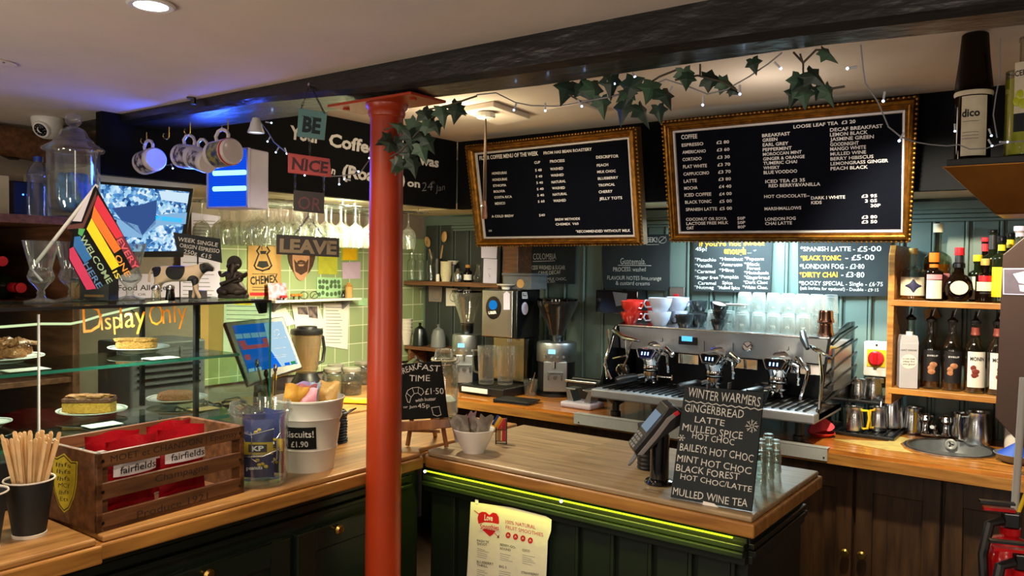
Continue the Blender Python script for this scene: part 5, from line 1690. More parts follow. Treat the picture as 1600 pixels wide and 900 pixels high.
fairy('fairy light string under the far end of the beam by the mugs', [[(158, 276), (175, 262), (194, 262), (215, 264), (242, 262), (272, 256), (300, 262)], [(408, 192), (418, 205), (428, 222), (447, 238)], [(447, 238), (476, 268), (505, 276), (530, 275), (562, 271), (577, 250), (578, 236)]],
      [(175, 267, 90), (194, 266, 180), (206, 276, 80), (242, 266, 60), (270, 263, 70), (424, 192, 10), (418, 221, 120), (431, 238, 120), (448, 240, 70), (476, 274, 90), (530, 288, 90), (538, 280, 190), (577, 247, 100), (560, 268, 20)], 1.56)
def yr(x, y):
    return 1.56 if x < 1230 else (1.60+ (x-1345)*.0015 if x < 1440 else 1.80)
fairy('fairy light string along the beam past the ivy to the big menu board', [[(745, 148), (775, 145), (805, 160), (830, 165), (870, 166), (905, 160), (950, 152), (1000, 141), (1040, 124), (1075, 135), (1105, 147), (1135, 140), (1170, 120), (1200, 100), (1222, 82)], [(1345, 70), (1349, 110), (1352, 130), (1372, 160), (1388, 198), (1408, 214), (1430, 222)]],
      [(685, 202, 60), (803, 172, 110), (852, 173, 90), (909, 166, 60), (950, 143, 60), (960, 131, 20), (992, 120, 60), (1046, 147, 110), (1098, 164, 95), (1156, 147, 90), (1220, 107, 45), (1324, 107, 170), (1380, 158, 100), (1405, 220, 120)], yr)
fairy('fairy light string draped around the two liqueur bottles', [[(1430, 222), (1455, 226), (1480, 228), (1498, 226), (1515, 233), (1540, 232), (1560, 226), (1580, 222), (1605, 220)], [(1558, 215), (1552, 180), (1556, 150), (1562, 120), (1563, 60)]],
      [(1492, 205, 90), (1550, 228, 60), (1574, 222, 0), (1549, 212, 70)], lambda x, y: 2.22)

# ================================================================ on the jutting counter
def framed(g, fr):
    q = G(); q.add(g.v, g.f, fr.m); return q
def board_text(fr, par, rows_, off, mat='chalk', nm='chalk_lettering', wob=.06, bold=.0):
    g = G()
    for r_ in rows_:
        s, a, b_, h = r_[:4]
        fr.text(g, s, a, b_, h, off, r_[4] if len(r_) > 4 else bold, wob)
    return g
# winter board
fr = Fr((-.709, 1.773, 1.1305), R(3.5), R(-17.3))
t = thing('chalkboard', 'tilted chalkboard headed winter warmers at the end of the jutting counter', 'chalkboard', (-.709, 1.74, ZC))
g = G().box((0, 0, -.004), (.189, .266, .008))
bd = framed(g, fr).build('slate_panel', 'slate', t, smooth=0, world=True, bevel=.001)
W = [('WINTER WARMERS', (1074, 620), (1188, 635), 15), ('GINGERBREAD', (1069, 642), (1162, 654), 13), ('LATTE', (1085, 659), (1132, 666), 10), ('MULLED SPICE', (1066, 672), (1160, 687), 11.5), ('HOT CHOC', (1081, 685), (1147, 696), 10),
     ('BAILEYS HOT CHOC', (1062, 703), (1177, 722), 12), ('MINT HOT CHOC', (1058, 720), (1173, 741), 11), ('BLACK FOREST', (1056, 735), (1155, 751), 11), ('HOT CHOC/LATTE', (1063, 748), (1174, 769), 9), ('MULLED WINE TEA', (1051, 773), (1168, 793), 12)]
g = board_text(fr, bd, W, .0006)
fr.line(g, [(1071+k*6, 626.5+k*.68+(1.3 if k % 2 else -1)) for k in range(21)], .0022, .0006)
for cx_, cy_, r_, n_ in ((1175, 666, 10, 8), (1065, 684, 5, 6)):
    for k in range(n_):
        a = 2*PI*k/n_
        fr.line(g, ((cx_+.2*r_*math.cos(a), cy_+.2*r_*math.sin(a)), (cx_+r_*math.cos(a), cy_+r_*math.sin(a))), .0013, .0006)
        fr.line(g, ((cx_+.6*r_*math.cos(a), cy_+.6*r_*math.sin(a)), (cx_+.9*r_*math.cos(a+.3), cy_+.9*r_*math.sin(a+.3))), .0011, .0006)
framed(g, fr).build('chalk_lettering', 'chalk', bd, smooth=0, world=True)
g = G(); fr.quad(g, ((1099, 783), (1116, 787), (1123, 793), (1098, 789)), .0005, .001)
framed(g, fr).build('white_scrap', 'paper', bd, smooth=0, world=True)
top_ = fr.m @ Vector((0, .09, -.008))
G().tube([top_, (top_.x, 1.90, ZC+.003)], .004, 8).box((top_.x, 1.90, ZC+.004), (.06, .008, .008)).build('prop_leg', 'easel_wood', t, world=True)
for x in (1106, 1139):
    a = fr.m @ Vector((*fr.uv(x, 606), -.004))
    G().box((a.x, a.y, a.z+.006), (.004, .016, .014)).build('clip', 'dark_steel', t, world=True, smooth=0)
# stacked shot glasses
sg = None
for (px, py, n_, lb) in ((1187, 775, 4, 'shot glass in the stack closest to the chalkboard edge'), (1199, 764, 4, 'shot glass in the middle stack beside the chalkboard'), (1210, 754, 3, 'shot glass in the shortest stack, farthest along the counter')):
    b_ = at(px, py, Z=ZC)
    b_.z = ZC+.0004
    for k in range(n_):
        loc = b_+Vector((0, 0, .027*k))
        if sg is None:
            sg = thing('shot_glass', lb, 'glass', loc, 0, 'upturned shot glasses, ' + lb[18:])
            G().lathe([(.0165, 0), (.0172, .002), (.0120, .052), (.0105, .055), (0, .055), (0, .046), (.010, .046), (.0152, .002), (.0165, 0)], 24).build('glass_wall', 'thick_glass', sg)
            continue
        o = dup(sg, loc, 0, lb, 'upturned shot glasses, ' + lb[18:])

# card reader on its stand
p = at(1030, 755, Z=ZC)
p.z = ZC
t = thing('card_reader', 'grey and black card reader tilted on a round black stand', 'card reader', p, 0)
G().lathe([(0, 0), (.036, 0), (.0375, .004), (.034, .009), (.026, .011), (.0235, .014), (.0235, .125), (.020, .128), (0, .128)], 32).build('stand', 'black_gloss', t)
u_ = (RGT*.68+UPV*.73-FWD*.03).normalized()
n_ = (-RGT*.72+UPV*.67-FWD*.12); n_ = (n_-u_*n_.dot(u_)).normalized()
w_ = u_.cross(n_)
cn = at(1021, 668, Y=1.80)
mm = Matrix(((u_.x, w_.x, n_.x, cn.x), (u_.y, w_.y, n_.y, cn.y), (u_.z, w_.z, n_.z, cn.z), (0, 0, 0, 1)))
wl = -1 if w_.dot(FWD) > 0 else 1
def dev(poly, y0, y1, mat, nm, par, bevel=.003):
    g = G(); g.prism(poly, y0, y1, Matrix(((1, 0, 0, 0), (0, 0, 1, 0), (0, 1, 0, 0), (0, 0, 0, 1))))
    q = G(); q.add(g.v, g.f, mm); return q.build(nm, mat, par, smooth=0, world=True, bevel=bevel)
body = dev([(-.078, -.006), (-.07, .010), (.03, .016), (.062, .022), (.074, .010), (.076, -.016), (.055, -.034), (.0, -.022), (-.06, -.020)], -.036, .036, 'black_plastic', 'housing', t)
mk('reader_grey', '#85807e', .45, var=.06)
dev([(-.074, -.004), (-.01, .000), (.040, .006), (.058, .002), (.060, -.008), (.040, -.006), (-.012, -.012), (-.066, -.014)], -.0385, .0385, 'reader_grey', 'side_band', body, .001)
mk('reader_red', '#d02a34', .4)
dev([(.058, .003), (.072, -.001), (.070, -.011), (.058, -.008)], -.0388, .0388, 'reader_red', 'red_corner', body, .001)
glow('reader_lcd', '#9fb4c8', .55)
g = G().box((.010, 0, .0165), (.056, .052, .002)); q = G(); q.add(g.v, g.f, mm @ rot('Y', -.06)); q.build('screen', 'reader_lcd', body, smooth=0, world=True)
for i in range(4):
    for j in range(3):
        g = G().box((-.034-.0105*i, -.017+.017*j, .0135-.0012*i), (.008, .013, .005)); q = G(); q.add(g.v, g.f, mm); q.build('key', 'grey_plastic', body, smooth=0, world=True, bevel=.0012)
g = G(); g.tube([(-.074, .014, -.012), (-.095, .012, -.016), (-.108, .0, -.020), (-.100, -.012, -.022), (-.078, -.012, -.018), (-.066, 0, -.014)], .0035, 8, closed=True)
q = G(); q.add(g.v, g.f, mm); q.build('hand_strap', 'grey_plastic', t, world=True)
G().tube([p+Vector((0, 0, .12)), cn-n_*.02], .014, 12).build('neck', 'black_plastic', t, world=True)
p = at(1022, 742, Z=ZC)+Vector((-.045, .05, 0))
t = thing('cup_column', 'ribbed black container standing behind the card reader', 'container', (p.x, p.y, ZC), 0)
pr_ = [(0, 0), (.026, 0)]
for k in range(10):
    pr_ += [(.028, .004+.011*k), (.0262, .009+.011*k)]
G().lathe(pr_+[(.028, .118), (.026, .121), (0, .121)], 28).build('ribbed_wall', 'black_plastic', t)

# breakfast board on its easel
fr = Fr((-1.622, 1.765, 1.161), R(30), R(-9))
t = thing('easel', 'small wooden easel behind the red column', 'easel', (-1.61, 1.75, ZC))
g = G(); fr.quad(g, ((618, 659), (703, 654), (706, 668), (618, 675)), -.008, .018)
framed(g, fr).build('ledge', 'easel_wood', t, smooth=0, world=True, bevel=.002)
lg = fr.m
for (a, b_) in (((641, 672), (634, 707)), ((688, 668), (698, 702))):
    u0, u1 = fr.uv(*a), fr.uv(*b_)
    p0, p1 = fr.m @ Vector((*u0, -.006)), fr.m @ Vector((*u1, -.006))
    k = (ZC+.002-p1.z)/(p1.z-p0.z); p1 = p1+(p1-p0)*k
    up_ = fr.m @ Vector((u0[0]*.4, .08, -.014))
    m_, l_ = along(p1, up_+(p0-p1)*.0)
    G().box((0, 0, l_/2), (.010, .010, l_), m_).build('leg', 'easel_wood', t, smooth=0, world=True, bevel=.001)
bk_ = fr.m @ Vector((0, .07, -.02))
m_, l_ = along(Vector((bk_.x-.03, bk_.y+.085, ZC+.001)), bk_)
G().box((0, 0, l_/2), (.010, .010, l_), m_).build('back_leg', 'easel_wood', t, smooth=0, world=True)
m_, l_ = along(fr.m @ Vector((-.04, -.115, -.012)), fr.m @ Vector((.055, -.115, -.012)))
G().box((0, 0, l_/2), (.008, .008, l_), m_).build('cross_rail', 'easel_wood', t, smooth=0, world=True)
t = thing('chalkboard', 'black breakfast time chalkboard resting on the small easel', 'chalkboard', fr.m @ Vector((0, -.09, 0)))
g = G(); fr.quad(g, ((619, 570), (690, 564), (701, 652), (619, 657)), .0015, .007)
bd = framed(g, fr).build('slate_panel', 'slate_dark', t, smooth=0, world=True, bevel=.001)
g = board_text(fr, bd, [('BREAK', (626, 587), (653, 577), 10), ('FAST', (653, 577), (688, 581), 10), ('TIME', (640, 595), (672, 596), 10), ('£1·50', (665, 617), (694, 615), 10), ('with butter', (650, 628), (682, 625), 5.5), ('or Jam', (631, 638), (652, 637), 4.5), ('45p', (654, 638), (672, 636), 7)], .0076)
fr.line(g, [(638, 628), (635, 618), (638, 610), (645, 606), (655, 605), (661, 608), (663, 613), (659, 618), (654, 614), (648, 615), (643, 621), (641, 629), (638, 628)], .0014, .0076)
fr.line(g, [(645, 606), (648, 615)], .0012, .0076); fr.line(g, [(655, 605), (654, 614)], .0012, .0076); fr.line(g, [(636, 614), (643, 620)], .0012, .0076)
fr.line(g, [(675, 637), (687, 635), (690, 648), (684, 650), (678, 648), (675, 637)], .0014, .0076)
framed(g, fr).build('chalk_lettering', 'chalk', bd, smooth=0, world=True)

# bowl of wrapped things
BP = at(740, 706, Z=ZC)
bw = thing('bowl', 'white bowl of clear wrapped sachets beside the small easel', 'bowl', (BP.x, BP.y, ZC), FACE)
G().lathe([(0, .004), (.026, .002), (.031, 0), (.032, .004), (.046, .030), (.056, .055), (.0605, .067), (.0595, .0685), (.0575, .067), (.053, .054), (.043, .030), (.026, .010), (0, .008)], 40).build('bowl_wall', 'white_ceramic', bw)
mk('sachet', '#8f857c', .3, var=.25, scale=30, bump=.4, bscale=50)
mk('sachet_pink', '#b58a94', .35, var=.2, scale=30)
mk('dark_stick', '#2a1c18', .5)
for k, (x, y, z, rz, ln, mt, lb) in enumerate(((-.034, -.012, .030, .3, -.5, 'sachet', 'clear grey wrapped sachet at the easel side of the white bowl'), (.0, .012, .024, -.4, .2, 'sachet', 'clear grey wrapped sachet standing in the middle of the white bowl'), (.026, -.004, .030, .8, .4, 'sachet', 'clear grey wrapped sachet at the flag side of the white bowl'), (-.012, .022, .034, 1.2, .1, 'sachet_pink', 'pinkish wrapped sachet at the back of the white bowl'))):
    o = tag(pillow(.056, .068, .014, seed=k+31, crum=.003).build('wrapped_sachet', mt, None), lb, 'sachet', 'wrapped sachets in the white bowl')
    o.location = BP+Matrix.Rotation(FACE, 3, 'Z') @ Vector((x*.8, y, z+.010))
    o.rotation_euler = (ln*.4, ln*.5, FACE+rz)
o = tag(G().cyl((0, 0, 0), (-.014, -.006, .085), .002, n=8).build('stirring_stick', 'dark_stick', None), 'dark thin stick leaning in the white bowl', 'stick')
o.location = BP+Vector((.006, -.01, .016))
# sugar rack with small flag
p = at(783, 693, Z=ZC)
t = thing('wire_rack', 'black wire rack with a tiny rainbow flag beside the white bowl', 'rack', (p.x, p.y, ZC), FACE)
for x in (-.016, .016):
    for y in (-.014, .014):
        G().tube([(x, y, .001), (x, y, .075)], .0018, 6).build('rack_post', 'black_plastic', t)
for z in (.004, .045, .074):
    G().tube([(-.016, -.014, z), (.016, -.014, z), (.016, .014, z), (-.016, .014, z)], .0015, 6, closed=True).build('rack_ring', 'black_plastic', t)
g = thing('sugar_packet', 'red sugar stick packet standing in the wire rack', 'sugar packet', (p.x, p.y, ZC+.006), FACE)
G().box((.008, -.002, .036), (.012, .006, .07)).build('packet_body', 'red', g, smooth=0, bevel=.002)
t2 = thing('sugar_packet', 'brown sugar stick packet standing in the wire rack', 'sugar packet', (p.x, p.y, ZC+.006), FACE)
G().box((-.007, .004, .036), (.012, .006, .07)).build('packet_body', 'kraft', t2, smooth=0, bevel=.002)
fr = Fr(at(777, 659, Y=p.y-.03), FACE)
fl_ = thing('tiny_flag', 'tiny rainbow flag clipped to the wire rack', 'flag', fr.o, 0, None, rot3=fr.e)
for i, c in enumerate(('blue', 'note_yellow', 'paint_orange', 'red')):
    q_ = [(768+i*3.2, 663+i*2.2), (777+i*3.2, 648+i*2.2), (780.2+i*3.2, 650.2+i*2.2), (771.2+i*3.2, 665.2+i*2.2)]
    g = G(); fr.quad(g, q_, 0, .0006); g.build('flag_stripe', c, fl_, smooth=0)
# big mason jar
p = at(706, 640, X=-1.90); p = Vector((-1.87, 2.145, ZC+.0005))
t = thing('mason_jar', 'big clip-top glass jar with a glass lid behind the breakfast chalkboard', 'jar', p, FACE)
G().lathe([(0, .003), (.044, 0), (.050, .006), (.051, .02), (.051, .15), (.046, .172), (.041, .182), (.041, .196), (.044, .198), (.044, .202), (.039, .202), (.039, .183), (.047, .150), (.048, .02), (0, .010)], 36).build('jar_glass', 'thick_glass', t)
G().lathe([(.0445, .2025), (.045, .207), (.0435, .211), (.034, .214), (.030, .236), (.027, .242), (0, .243), (0, .239), (.025, .238), (.028, .212), (.036, .207), (.0435, .2025)], 36).build('glass_lid', 'thick_glass', t)
G().lathe([(.0395, .2022), (.0455, .2022), (.0455, .2045), (.0395, .2045), (.0395, .2022)], 30).build('rubber_seal', 'cream_paint', t)
G().tube([(.047*math.cos(a), .047*math.sin(a), .190) for a in [2*PI*i/20 for i in range(20)]], .0018, 6, closed=True).tube([(.047, 0, .19), (.056, 0, .20), (.050, 0, .218), (.047, 0, .20)], .0018, 6).build('wire_clip', 'steel', t)
G().lathe([(0, .011), (.046, .012), (.046, .06), (.03, .075), (0, .07)], 24).build('sweet_filling', 'white_ceramic', t)
# smoothie poster on the counter front
fr = Fr((-1.28, 1.7605, .78), 0)
PO = [(736, 784), (800, 793), (853, 806.5), (862, 812), (861, 830), (856, 845), (855, 870), (851, 960), (728, 930), (731, 880)]
t = thing('poster', 'crumpled smoothie poster with a red heart taped to the green counter front', 'poster', fr.m @ Vector((*fr.uv(795, 850), 0)))
mk('poster_paper', '#dcd6c4', .6, var=.06, scale=12, bump=.25, bscale=14)
g = G(); fr.quad(g, PO, .0, .0012)
ps = framed(g, fr).build('poster_sheet', 'poster_paper', t, smooth=0, world=True)
def pz(x, y):
    return (720+x*.1444, 770+y*.1444)
def pline(pts, w, mat, nm, z=.0018):
    g = G(); fr.line(g, [pz(*q) for q in pts], w, z); return framed(g, fr).build(nm, mat, ps, smooth=0, world=True)
def pquad(pts, mat, nm, z0=.0013, z1=.0017):
    g = G(); fr.quad(g, [pz(*q) for q in pts], z0, z1); return framed(g, fr).build(nm, mat, ps, smooth=0, world=True)
pquad([(318, 470), (240, 400), (195, 330), (185, 270), (200, 220), (235, 203), (275, 208), (312, 240), (350, 212), (390, 222), (414, 260), (418, 320), (395, 390), (350, 450)], 'red', 'red_heart')
pquad([(185, 370), (180, 340), (260, 318), (350, 325), (440, 345), (430, 415), (340, 400), (260, 385), (205, 412)], 'poster_paper', 'ribbon', .0018, .0021)
pline([(150, 190), (195, 225)], .002, 'red', 'arrow'); pline([(370, 435), (412, 478)], .002, 'red', 'arrow'); pquad([(395, 485), (416, 450), (418, 488)], 'ink', 'arrow_head')
g = G(); fr.text(g, 'Love', pz(258, 296), pz(350, 306), 9.5, .0019, .02, .05, .15); framed(g, fr).build('heart_lettering', 'paper', ps, smooth=0, world=True)
g = G()
fr.text(g, 'Smoothies', pz(218, 386), pz(418, 400), 8, .0023, .02, .05)
fr.text(g, '100% NATURAL', pz(488, 330), pz(812, 392), 6, .0016, .0)
fr.text(g, 'FRUIT SMOOTHIES', pz(490, 388), pz(895, 474), 6, .0016, .0)
framed(g, fr).build('red_lettering', 'red', ps, smooth=0, world=True)
for x, y in ((516, 458), (596, 475), (676, 492), (756, 515)):
    pquad([(x+27*math.cos(2*PI*i/16), y+33*math.sin(2*PI*i/16)) for i in range(16)], 'red', 'round_icon')
    pline([(x-8, y+8), (x, y-12), (x+9, y+6)], .0016, 'poster_paper', 'icon_mark', .0021)
g = G()
for s, a, b_, h in (("PASH 'N'", (182, 528), (310, 545), 4), ('SHOOT', (182, 562), (290, 575), 4), ('BERRY-GO-', (430, 570), (600, 604), 4), ('ROUND', (430, 612), (545, 632), 4), ('COCO', (670, 630), (750, 642), 4), ('BLUEBERRY', (178, 755), (360, 785), 4), ('THRILL', (178, 790), (295, 808), 4), ('BIG 5', (420, 806), (500, 822), 4), ('STRAWBERRY', (660, 872), (850, 900), 4)):
    fr.text(g, s, pz(*a), pz(*b_), h, .0016, .01)
framed(g, fr).build('black_lettering', 'ink', ps, smooth=0, world=True)
g = G()
for x, y, n_, w in ((182, 600, 5, 130), (430, 655, 4, 140), (180, 828, 4, 120), (420, 845, 4, 130), (670, 670, 5, 150)):
    for k in range(n_):
        fr.line(g, (pz(x, y+22*k), pz(x+w*rnd(.6, 1), y+22*k+w*.17)), .0012, .0016)
framed(g, fr).build('small_print', 'ink_grey', ps, smooth=0, world=True)
g = G(); fr.quad(g, ((743, 780), (748, 781), (748, 787), (743, 786)), .0014, .002)
framed(g, fr).build('tape', 'white_plastic', ps, smooth=0, world=True)

# ================================================================ framed menu boards
def menu_board(name, label, fr, q_out, q_in, cols_mat):
    t = thing(name, label, 'menu board', fr.m @ Vector((*fr.uv(*q_out[3]), 0)))
    o = [fr.uv(*p) for p in q_out]
    i_ = [fr.uv(*p) for p in q_in]
    def lerp(k):
        return [(a[0]+(b[0]-a[0])*k, a[1]+(b[1]-a[1])*k) for a, b in zip(o, i_)]
    # moulded frame profile: (position across, height)
    prof = [(0, -.02), (0, .012), (.10, .022), (.16, .016), (.24, .028), (.42, .032), (.50, .022), (.58, .020), (.66, .014), (.74, .016), (.80, .006)]
    def ring(pr_, mat, nm):
        v, f = [], []
        for k, z in pr_:
            v += [(*p, z) for p in lerp(k)]
        for r_ in range(len(pr_)-1):
            for c in range(4):
                f.append((r_*4+c, r_*4+(c+1) % 4, r_*4+4+(c+1) % 4, r_*4+4+c))
        q = G(); q.add(v, f, fr.m)
        return q.build(nm, mat, t, smooth=0, world=True)
    ring(prof[:3], 'gilt_dark', 'outer_moulding')
    ring(prof[2:], 'gilt', 'gilt_frame')
    ring([(.80, .006), (.82, .009), (.96, .008), (1.0, .002)], 'silver_slip', 'pale_slip')
    q = G(); q.add([(*p, .0015) for p in i_]+[(*p, -.015) for p in i_], [(0, 1, 2, 3), (4, 5, 6, 7), (0, 1, 5, 4), (1, 2, 6, 5), (2, 3, 7, 6), (3, 0, 4, 7)], fr.m)
    felt = q.build('letter_panel', 'letter_felt', t, smooth=0, world=True)
    # beaded carving along the frame
    g = G()
    e = lerp(.05)
    for a, b in zip(e, e[1:]+e[:1]):
        d = math.dist(a, b)
        n_ = int(d/.016)
        for k in range(n_):
            s = (k+.5)/n_
            g.ball((a[0]+(b[0]-a[0])*s, a[1]+(b[1]-a[1])*s, .018), .0055, 6)
    framed(g, fr).build('carved_beading', 'gilt', t, world=True)
    for k in (.15, .85):
        p = [o[0][0]+(o[1][0]-o[0][0])*k, o[0][1]-.01]
        w0 = fr.m @ Vector((*p, -.01))
        G().tube([w0, (w0.x, min(YF-.002, w0.y+.10), w0.z+.03)], .0025, 6).build('hanging_wire', 'dark_steel', t, world=True)
    return t, felt
frL = Fr((-2.02, 3.035, 1.872), R(-3.8), R(9.3))
frR = Fr((-.98, 3.03, 1.882), R(4), R(10.5))
def cr1(x, y): return (600+x*.26892, 150+y*.26892)
def cr2(x, y): return (1020+x*.29113, 130+y*.29113)
t, felt = menu_board('menu_board', 'smaller gilt framed letter board listing coffees of the week', frL, [cr1(484, 288), cr1(1478, 178), cr1(1518, 862), cr1(552, 872)], [cr1(545, 342), cr1(1418, 252), cr1(1452, 806), cr1(594, 818)], None)
g = G()
for s, x0, y0, x1, y1, h in (('FILTER COFFEE MENU OF THE WEEK', 558, 372, 898, 344, 23), ('FROM HAS BEAN ROASTERY', 930, 340, 1210, 316, 17), ('CUP', 876, 394, 910, 391, 15), ('PROCESS', 967, 388, 1052, 382, 16), ('DESCRIPTOR', 1235, 364, 1365, 356, 17),
    ('HONDURAS', 630, 457, 716, 452, 15), ('HONDURAS', 633, 494, 718, 489, 15), ('ETHIOPIA', 637, 528, 713, 524, 14), ('BOLIVIA', 640, 562, 706, 558, 14), ('COSTA RICA', 644, 596, 746, 591, 14), ('MEXICO', 648, 632, 707, 629, 15),
    ('5 40', 881, 439, 919, 436, 15), ('5 40', 884, 475, 922, 472, 14), ('5 40', 888, 511, 926, 509, 14), ('5 40', 891, 548, 930, 545, 14), ('5 40', 893, 584, 933, 581, 14), ('5 60', 897, 620, 936, 617, 14),
    ('WASHED', 968, 432, 1044, 427, 16), ('WASHED', 972, 469, 1047, 464, 15), ('NATURAL', 976, 508, 1058, 501, 15), ('WASHED', 979, 543, 1054, 539, 15), ('NATURAL', 983, 580, 1066, 574, 15), ('WASHED', 986, 616, 1060, 612, 15),
    ('PEACH', 1239, 411, 1305, 406, 16), ('MILK CHOC', 1241, 448, 1348, 442, 15), ('BLUEBERRY', 1245, 487, 1363, 480, 15), ('TROPICAL', 1248, 526, 1344, 520, 15), ('CHERRY', 1250, 565, 1330, 560, 16), ('JELLY TOTS', 1254, 604, 1386, 598, 16),
    ('A COLD BREW', 628, 706, 756, 702, 14), ('540', 904, 700, 938, 697, 14), ('BREW METHODS', 997, 724, 1141, 719, 14), ('CHEMEX  V60', 1000, 752, 1133, 748, 14), ('XX', 610, 788, 630, 787, 11), ('*RECOMMENDED WITHOUT MILK', 1116, 794, 1434, 788, 15)):
    g = G(); frL.text(g, s, cr1(x0, y0), cr1(x1, y1), h*.269, .0028, .018); framed(g, frL).build('letter_row', 'letter_white', felt, smooth=0, world=True)
t, felt = menu_board('menu_board', 'large gilt framed letter board listing coffee and tea prices', frR, [cr2(55, 205), cr2(1428, 66), cr2(1382, 850), cr2(100, 848)], [cr2(122, 268), cr2(1340, 160), cr2(1332, 785), cr2(152, 795)], None)
g = G()
for s, x0, y0, x1, y1, h in (('COFFEE', 154, 301, 240, 295, 24), ('ESPRESSO', 157, 341, 273, 332, 17), ('AMERICANO', 160, 379, 286, 371, 17), ('CORTADO', 161, 418, 263, 411, 17), ('FLAT WHITE', 164, 457, 292, 450, 18), ('CAPPUCCINO', 166, 496, 304, 488, 17), ('LATTE', 168, 535, 238, 530, 18), ('MOCHA', 170, 572, 242, 568, 17), ('ICED COFFEE', 172, 609, 315, 603, 18), ('BLACK TONIC', 175, 647, 316, 641, 17), ('SPANISH LATTE', 179, 686, 346, 681, 17),
    ('£2 80', 343, 326, 411, 322, 17), ('£3 60', 345, 366, 413, 362, 17), ('£3 30', 347, 406, 415, 402, 17), ('£3 70', 349, 446, 417, 442, 17), ('£3 70', 352, 485, 420, 481, 17), ('£3 80', 354, 524, 421, 520, 17), ('£4 40', 356, 563, 423, 560, 17), ('£4 00', 358, 603, 425, 599, 17), ('£5 00', 359, 642, 426, 639, 17), ('£5 00', 360, 681, 427, 678, 17),
    ('COCONUT OR SOYA', 180, 738, 398, 733, 16), ('LACTOSE FREE MILK', 182, 761, 407, 755, 16), ('OAT', 183, 785, 222, 783, 16), ('50P', 455, 733, 498, 731, 16), ('50P', 456, 756, 498, 754, 16), ('80P', 457, 779, 499, 777, 16),
    ('LOOSE LEAF TEA  £3 20', 756, 243, 1089, 213, 18), ('BREAKFAST', 588, 290, 738, 278, 18), ('GREEN', 590, 315, 670, 308, 18), ('EARL GREY', 591, 340, 729, 330, 18), ('PEPPERMINT', 591, 366, 747, 355, 18), ('MOROCCAN MINT', 592, 390, 800, 376, 17), ('GINGER & ORANGE', 593, 415, 816, 401, 17), ('TUMERIC CHAI', 594, 438, 775, 428, 17), ('WHISKY', 595, 463, 682, 458, 17), ('BLUE VOODOO', 596, 488, 776, 479, 18),
    ('DECAF BREAKFAST', 952, 260, 1235, 238, 19), ('LEMON BLACK', 952, 286, 1154, 271, 19), ('JASMINE GREEN', 953, 311, 1187, 295, 19), ('GOODNIGHT', 953, 338, 1106, 329, 19), ('MANGO WHITE', 953, 363, 1145, 351, 19), ('MULLED WINE', 954, 389, 1145, 377, 18), ('BERRY HIBISCUS', 954, 415, 1185, 401, 18), ('LEMONGRASS GINGER', 955, 441, 1264, 423, 18), ('PEACH BLACK', 955, 467, 1155, 457, 18),
    ('ICED TEA £3 35', 605, 536, 818, 527, 18), ('RED BERRY&VANILLA', 623, 559, 900, 549, 18), ('HOT CHOCOLATE--', 599, 616, 842, 610, 17), ('DARK I WHITE', 850, 624, 1033, 618, 17), ('KIDS', 851, 649, 907, 647, 17), ('MARSHMALLOWS', 601, 682, 798, 676, 17), ('LONDON FOG', 604, 738, 768, 732, 17), ('CHAI LATTE', 604, 761, 748, 757, 17),
    ('£3 95', 1121, 614, 1204, 611, 17), ('3 05', 1140, 640, 1204, 637, 17), ('30P', 1170, 665, 1223, 663, 17), ('£3 80', 1122, 727, 1205, 724, 17), ('£3 50', 1122, 752, 1205, 750, 17)):
    g = G(); frR.text(g, s, cr2(x0, y0), cr2(x1, y1), h*.291, .0028, .018); framed(g, frR).build('letter_row', 'letter_white', felt, smooth=0, world=True)

# ================================================================ painted boards on the back wall
YB = YW-.0125
fb = Fr((-1.5, YB, 1.5), 0)
def wallboard(label, q, rows_, mat='slate', extra=None, col2=None):
    t = thing('chalkboard', label, 'chalkboard', fb.m @ Vector((*fb.uv(*q[3]), 0)))
    g = G(); fb.quad(g, q, .0, .006)
    b_ = framed(g, fb).build('slate_panel', mat, t, smooth=0, world=True, bevel=.001)
    for c, cname in (('chalk', 'chalk_lettering'), ('chalk_orange', 'orange_lettering')):
        g = G()
        for r_ in rows_:
            if (r_[5] if len(r_) > 5 else 'chalk') == c:
                fb.text(g, r_[0], r_[1], r_[2], r_[3], .0066, r_[4] if len(r_) > 4 else .01, .04)
        if extra and c == 'chalk':
            extra(g)
        if g.v:
            framed(g, fb).build(cname, c, b_, smooth=0, world=True)
    return t
wallboard('dark chalkboard headed Colombia below the smaller framed board', ((810, 372), (901, 372), (899, 444), (810, 440)), [('COLOMBIA', (834, 406), (870, 405), 10, -.005), ('PROCESS WASHED & SUGAR', (823, 421), (884, 421), 6.5, .0), ('CANE DECAF', (842, 430), (877, 428), 6, .0), ('NOTES MILK CHOC,', (838, 438), (886, 438), 4.5, .0), ('& JAM', (856, 442), (868, 442), 4, .0)], 'slate', lambda g: fb.line(g, ((834, 408.5), (868, 407.5)), .003, .0066))
wallboard('chalkboard headed Guatemala between the two framed boards', ((941, 368), (1047, 366), (1047, 455), (943, 450)), [('Guatemala.', (970, 413), (1010, 413), 10, -.005), ('PROCESS: washed', (959, 424), (1010, 424), 7, .0), ('FLAVOUR NOTES lime,orange', (950, 437), (1034, 438), 6.5, .0), ('& custard creams', (963, 445), (1016, 446), 6.5, .0), ('EEK!', (1011, 379), (1028, 378), 8, .02)], 'slate',
          lambda g: (fb.line(g, ((967, 414.5), (1018, 415)), .003, .0066), fb.line(g, ((1011, 382.5), (1030, 382)), .002, .0066), fb.line(g, [(1036+6*math.cos(.3*i), 375+5*math.sin(.3*i)) for i in range(22)], .003, .0066), fb.line(g, ((1031, 379), (1041, 370)), .003, .0066)))
def c5(x, y): return (880+x*.2, 360+y*.2)
def c8(x, y): return (1080+x*.1222, 370+y*.1222)
R_ = []
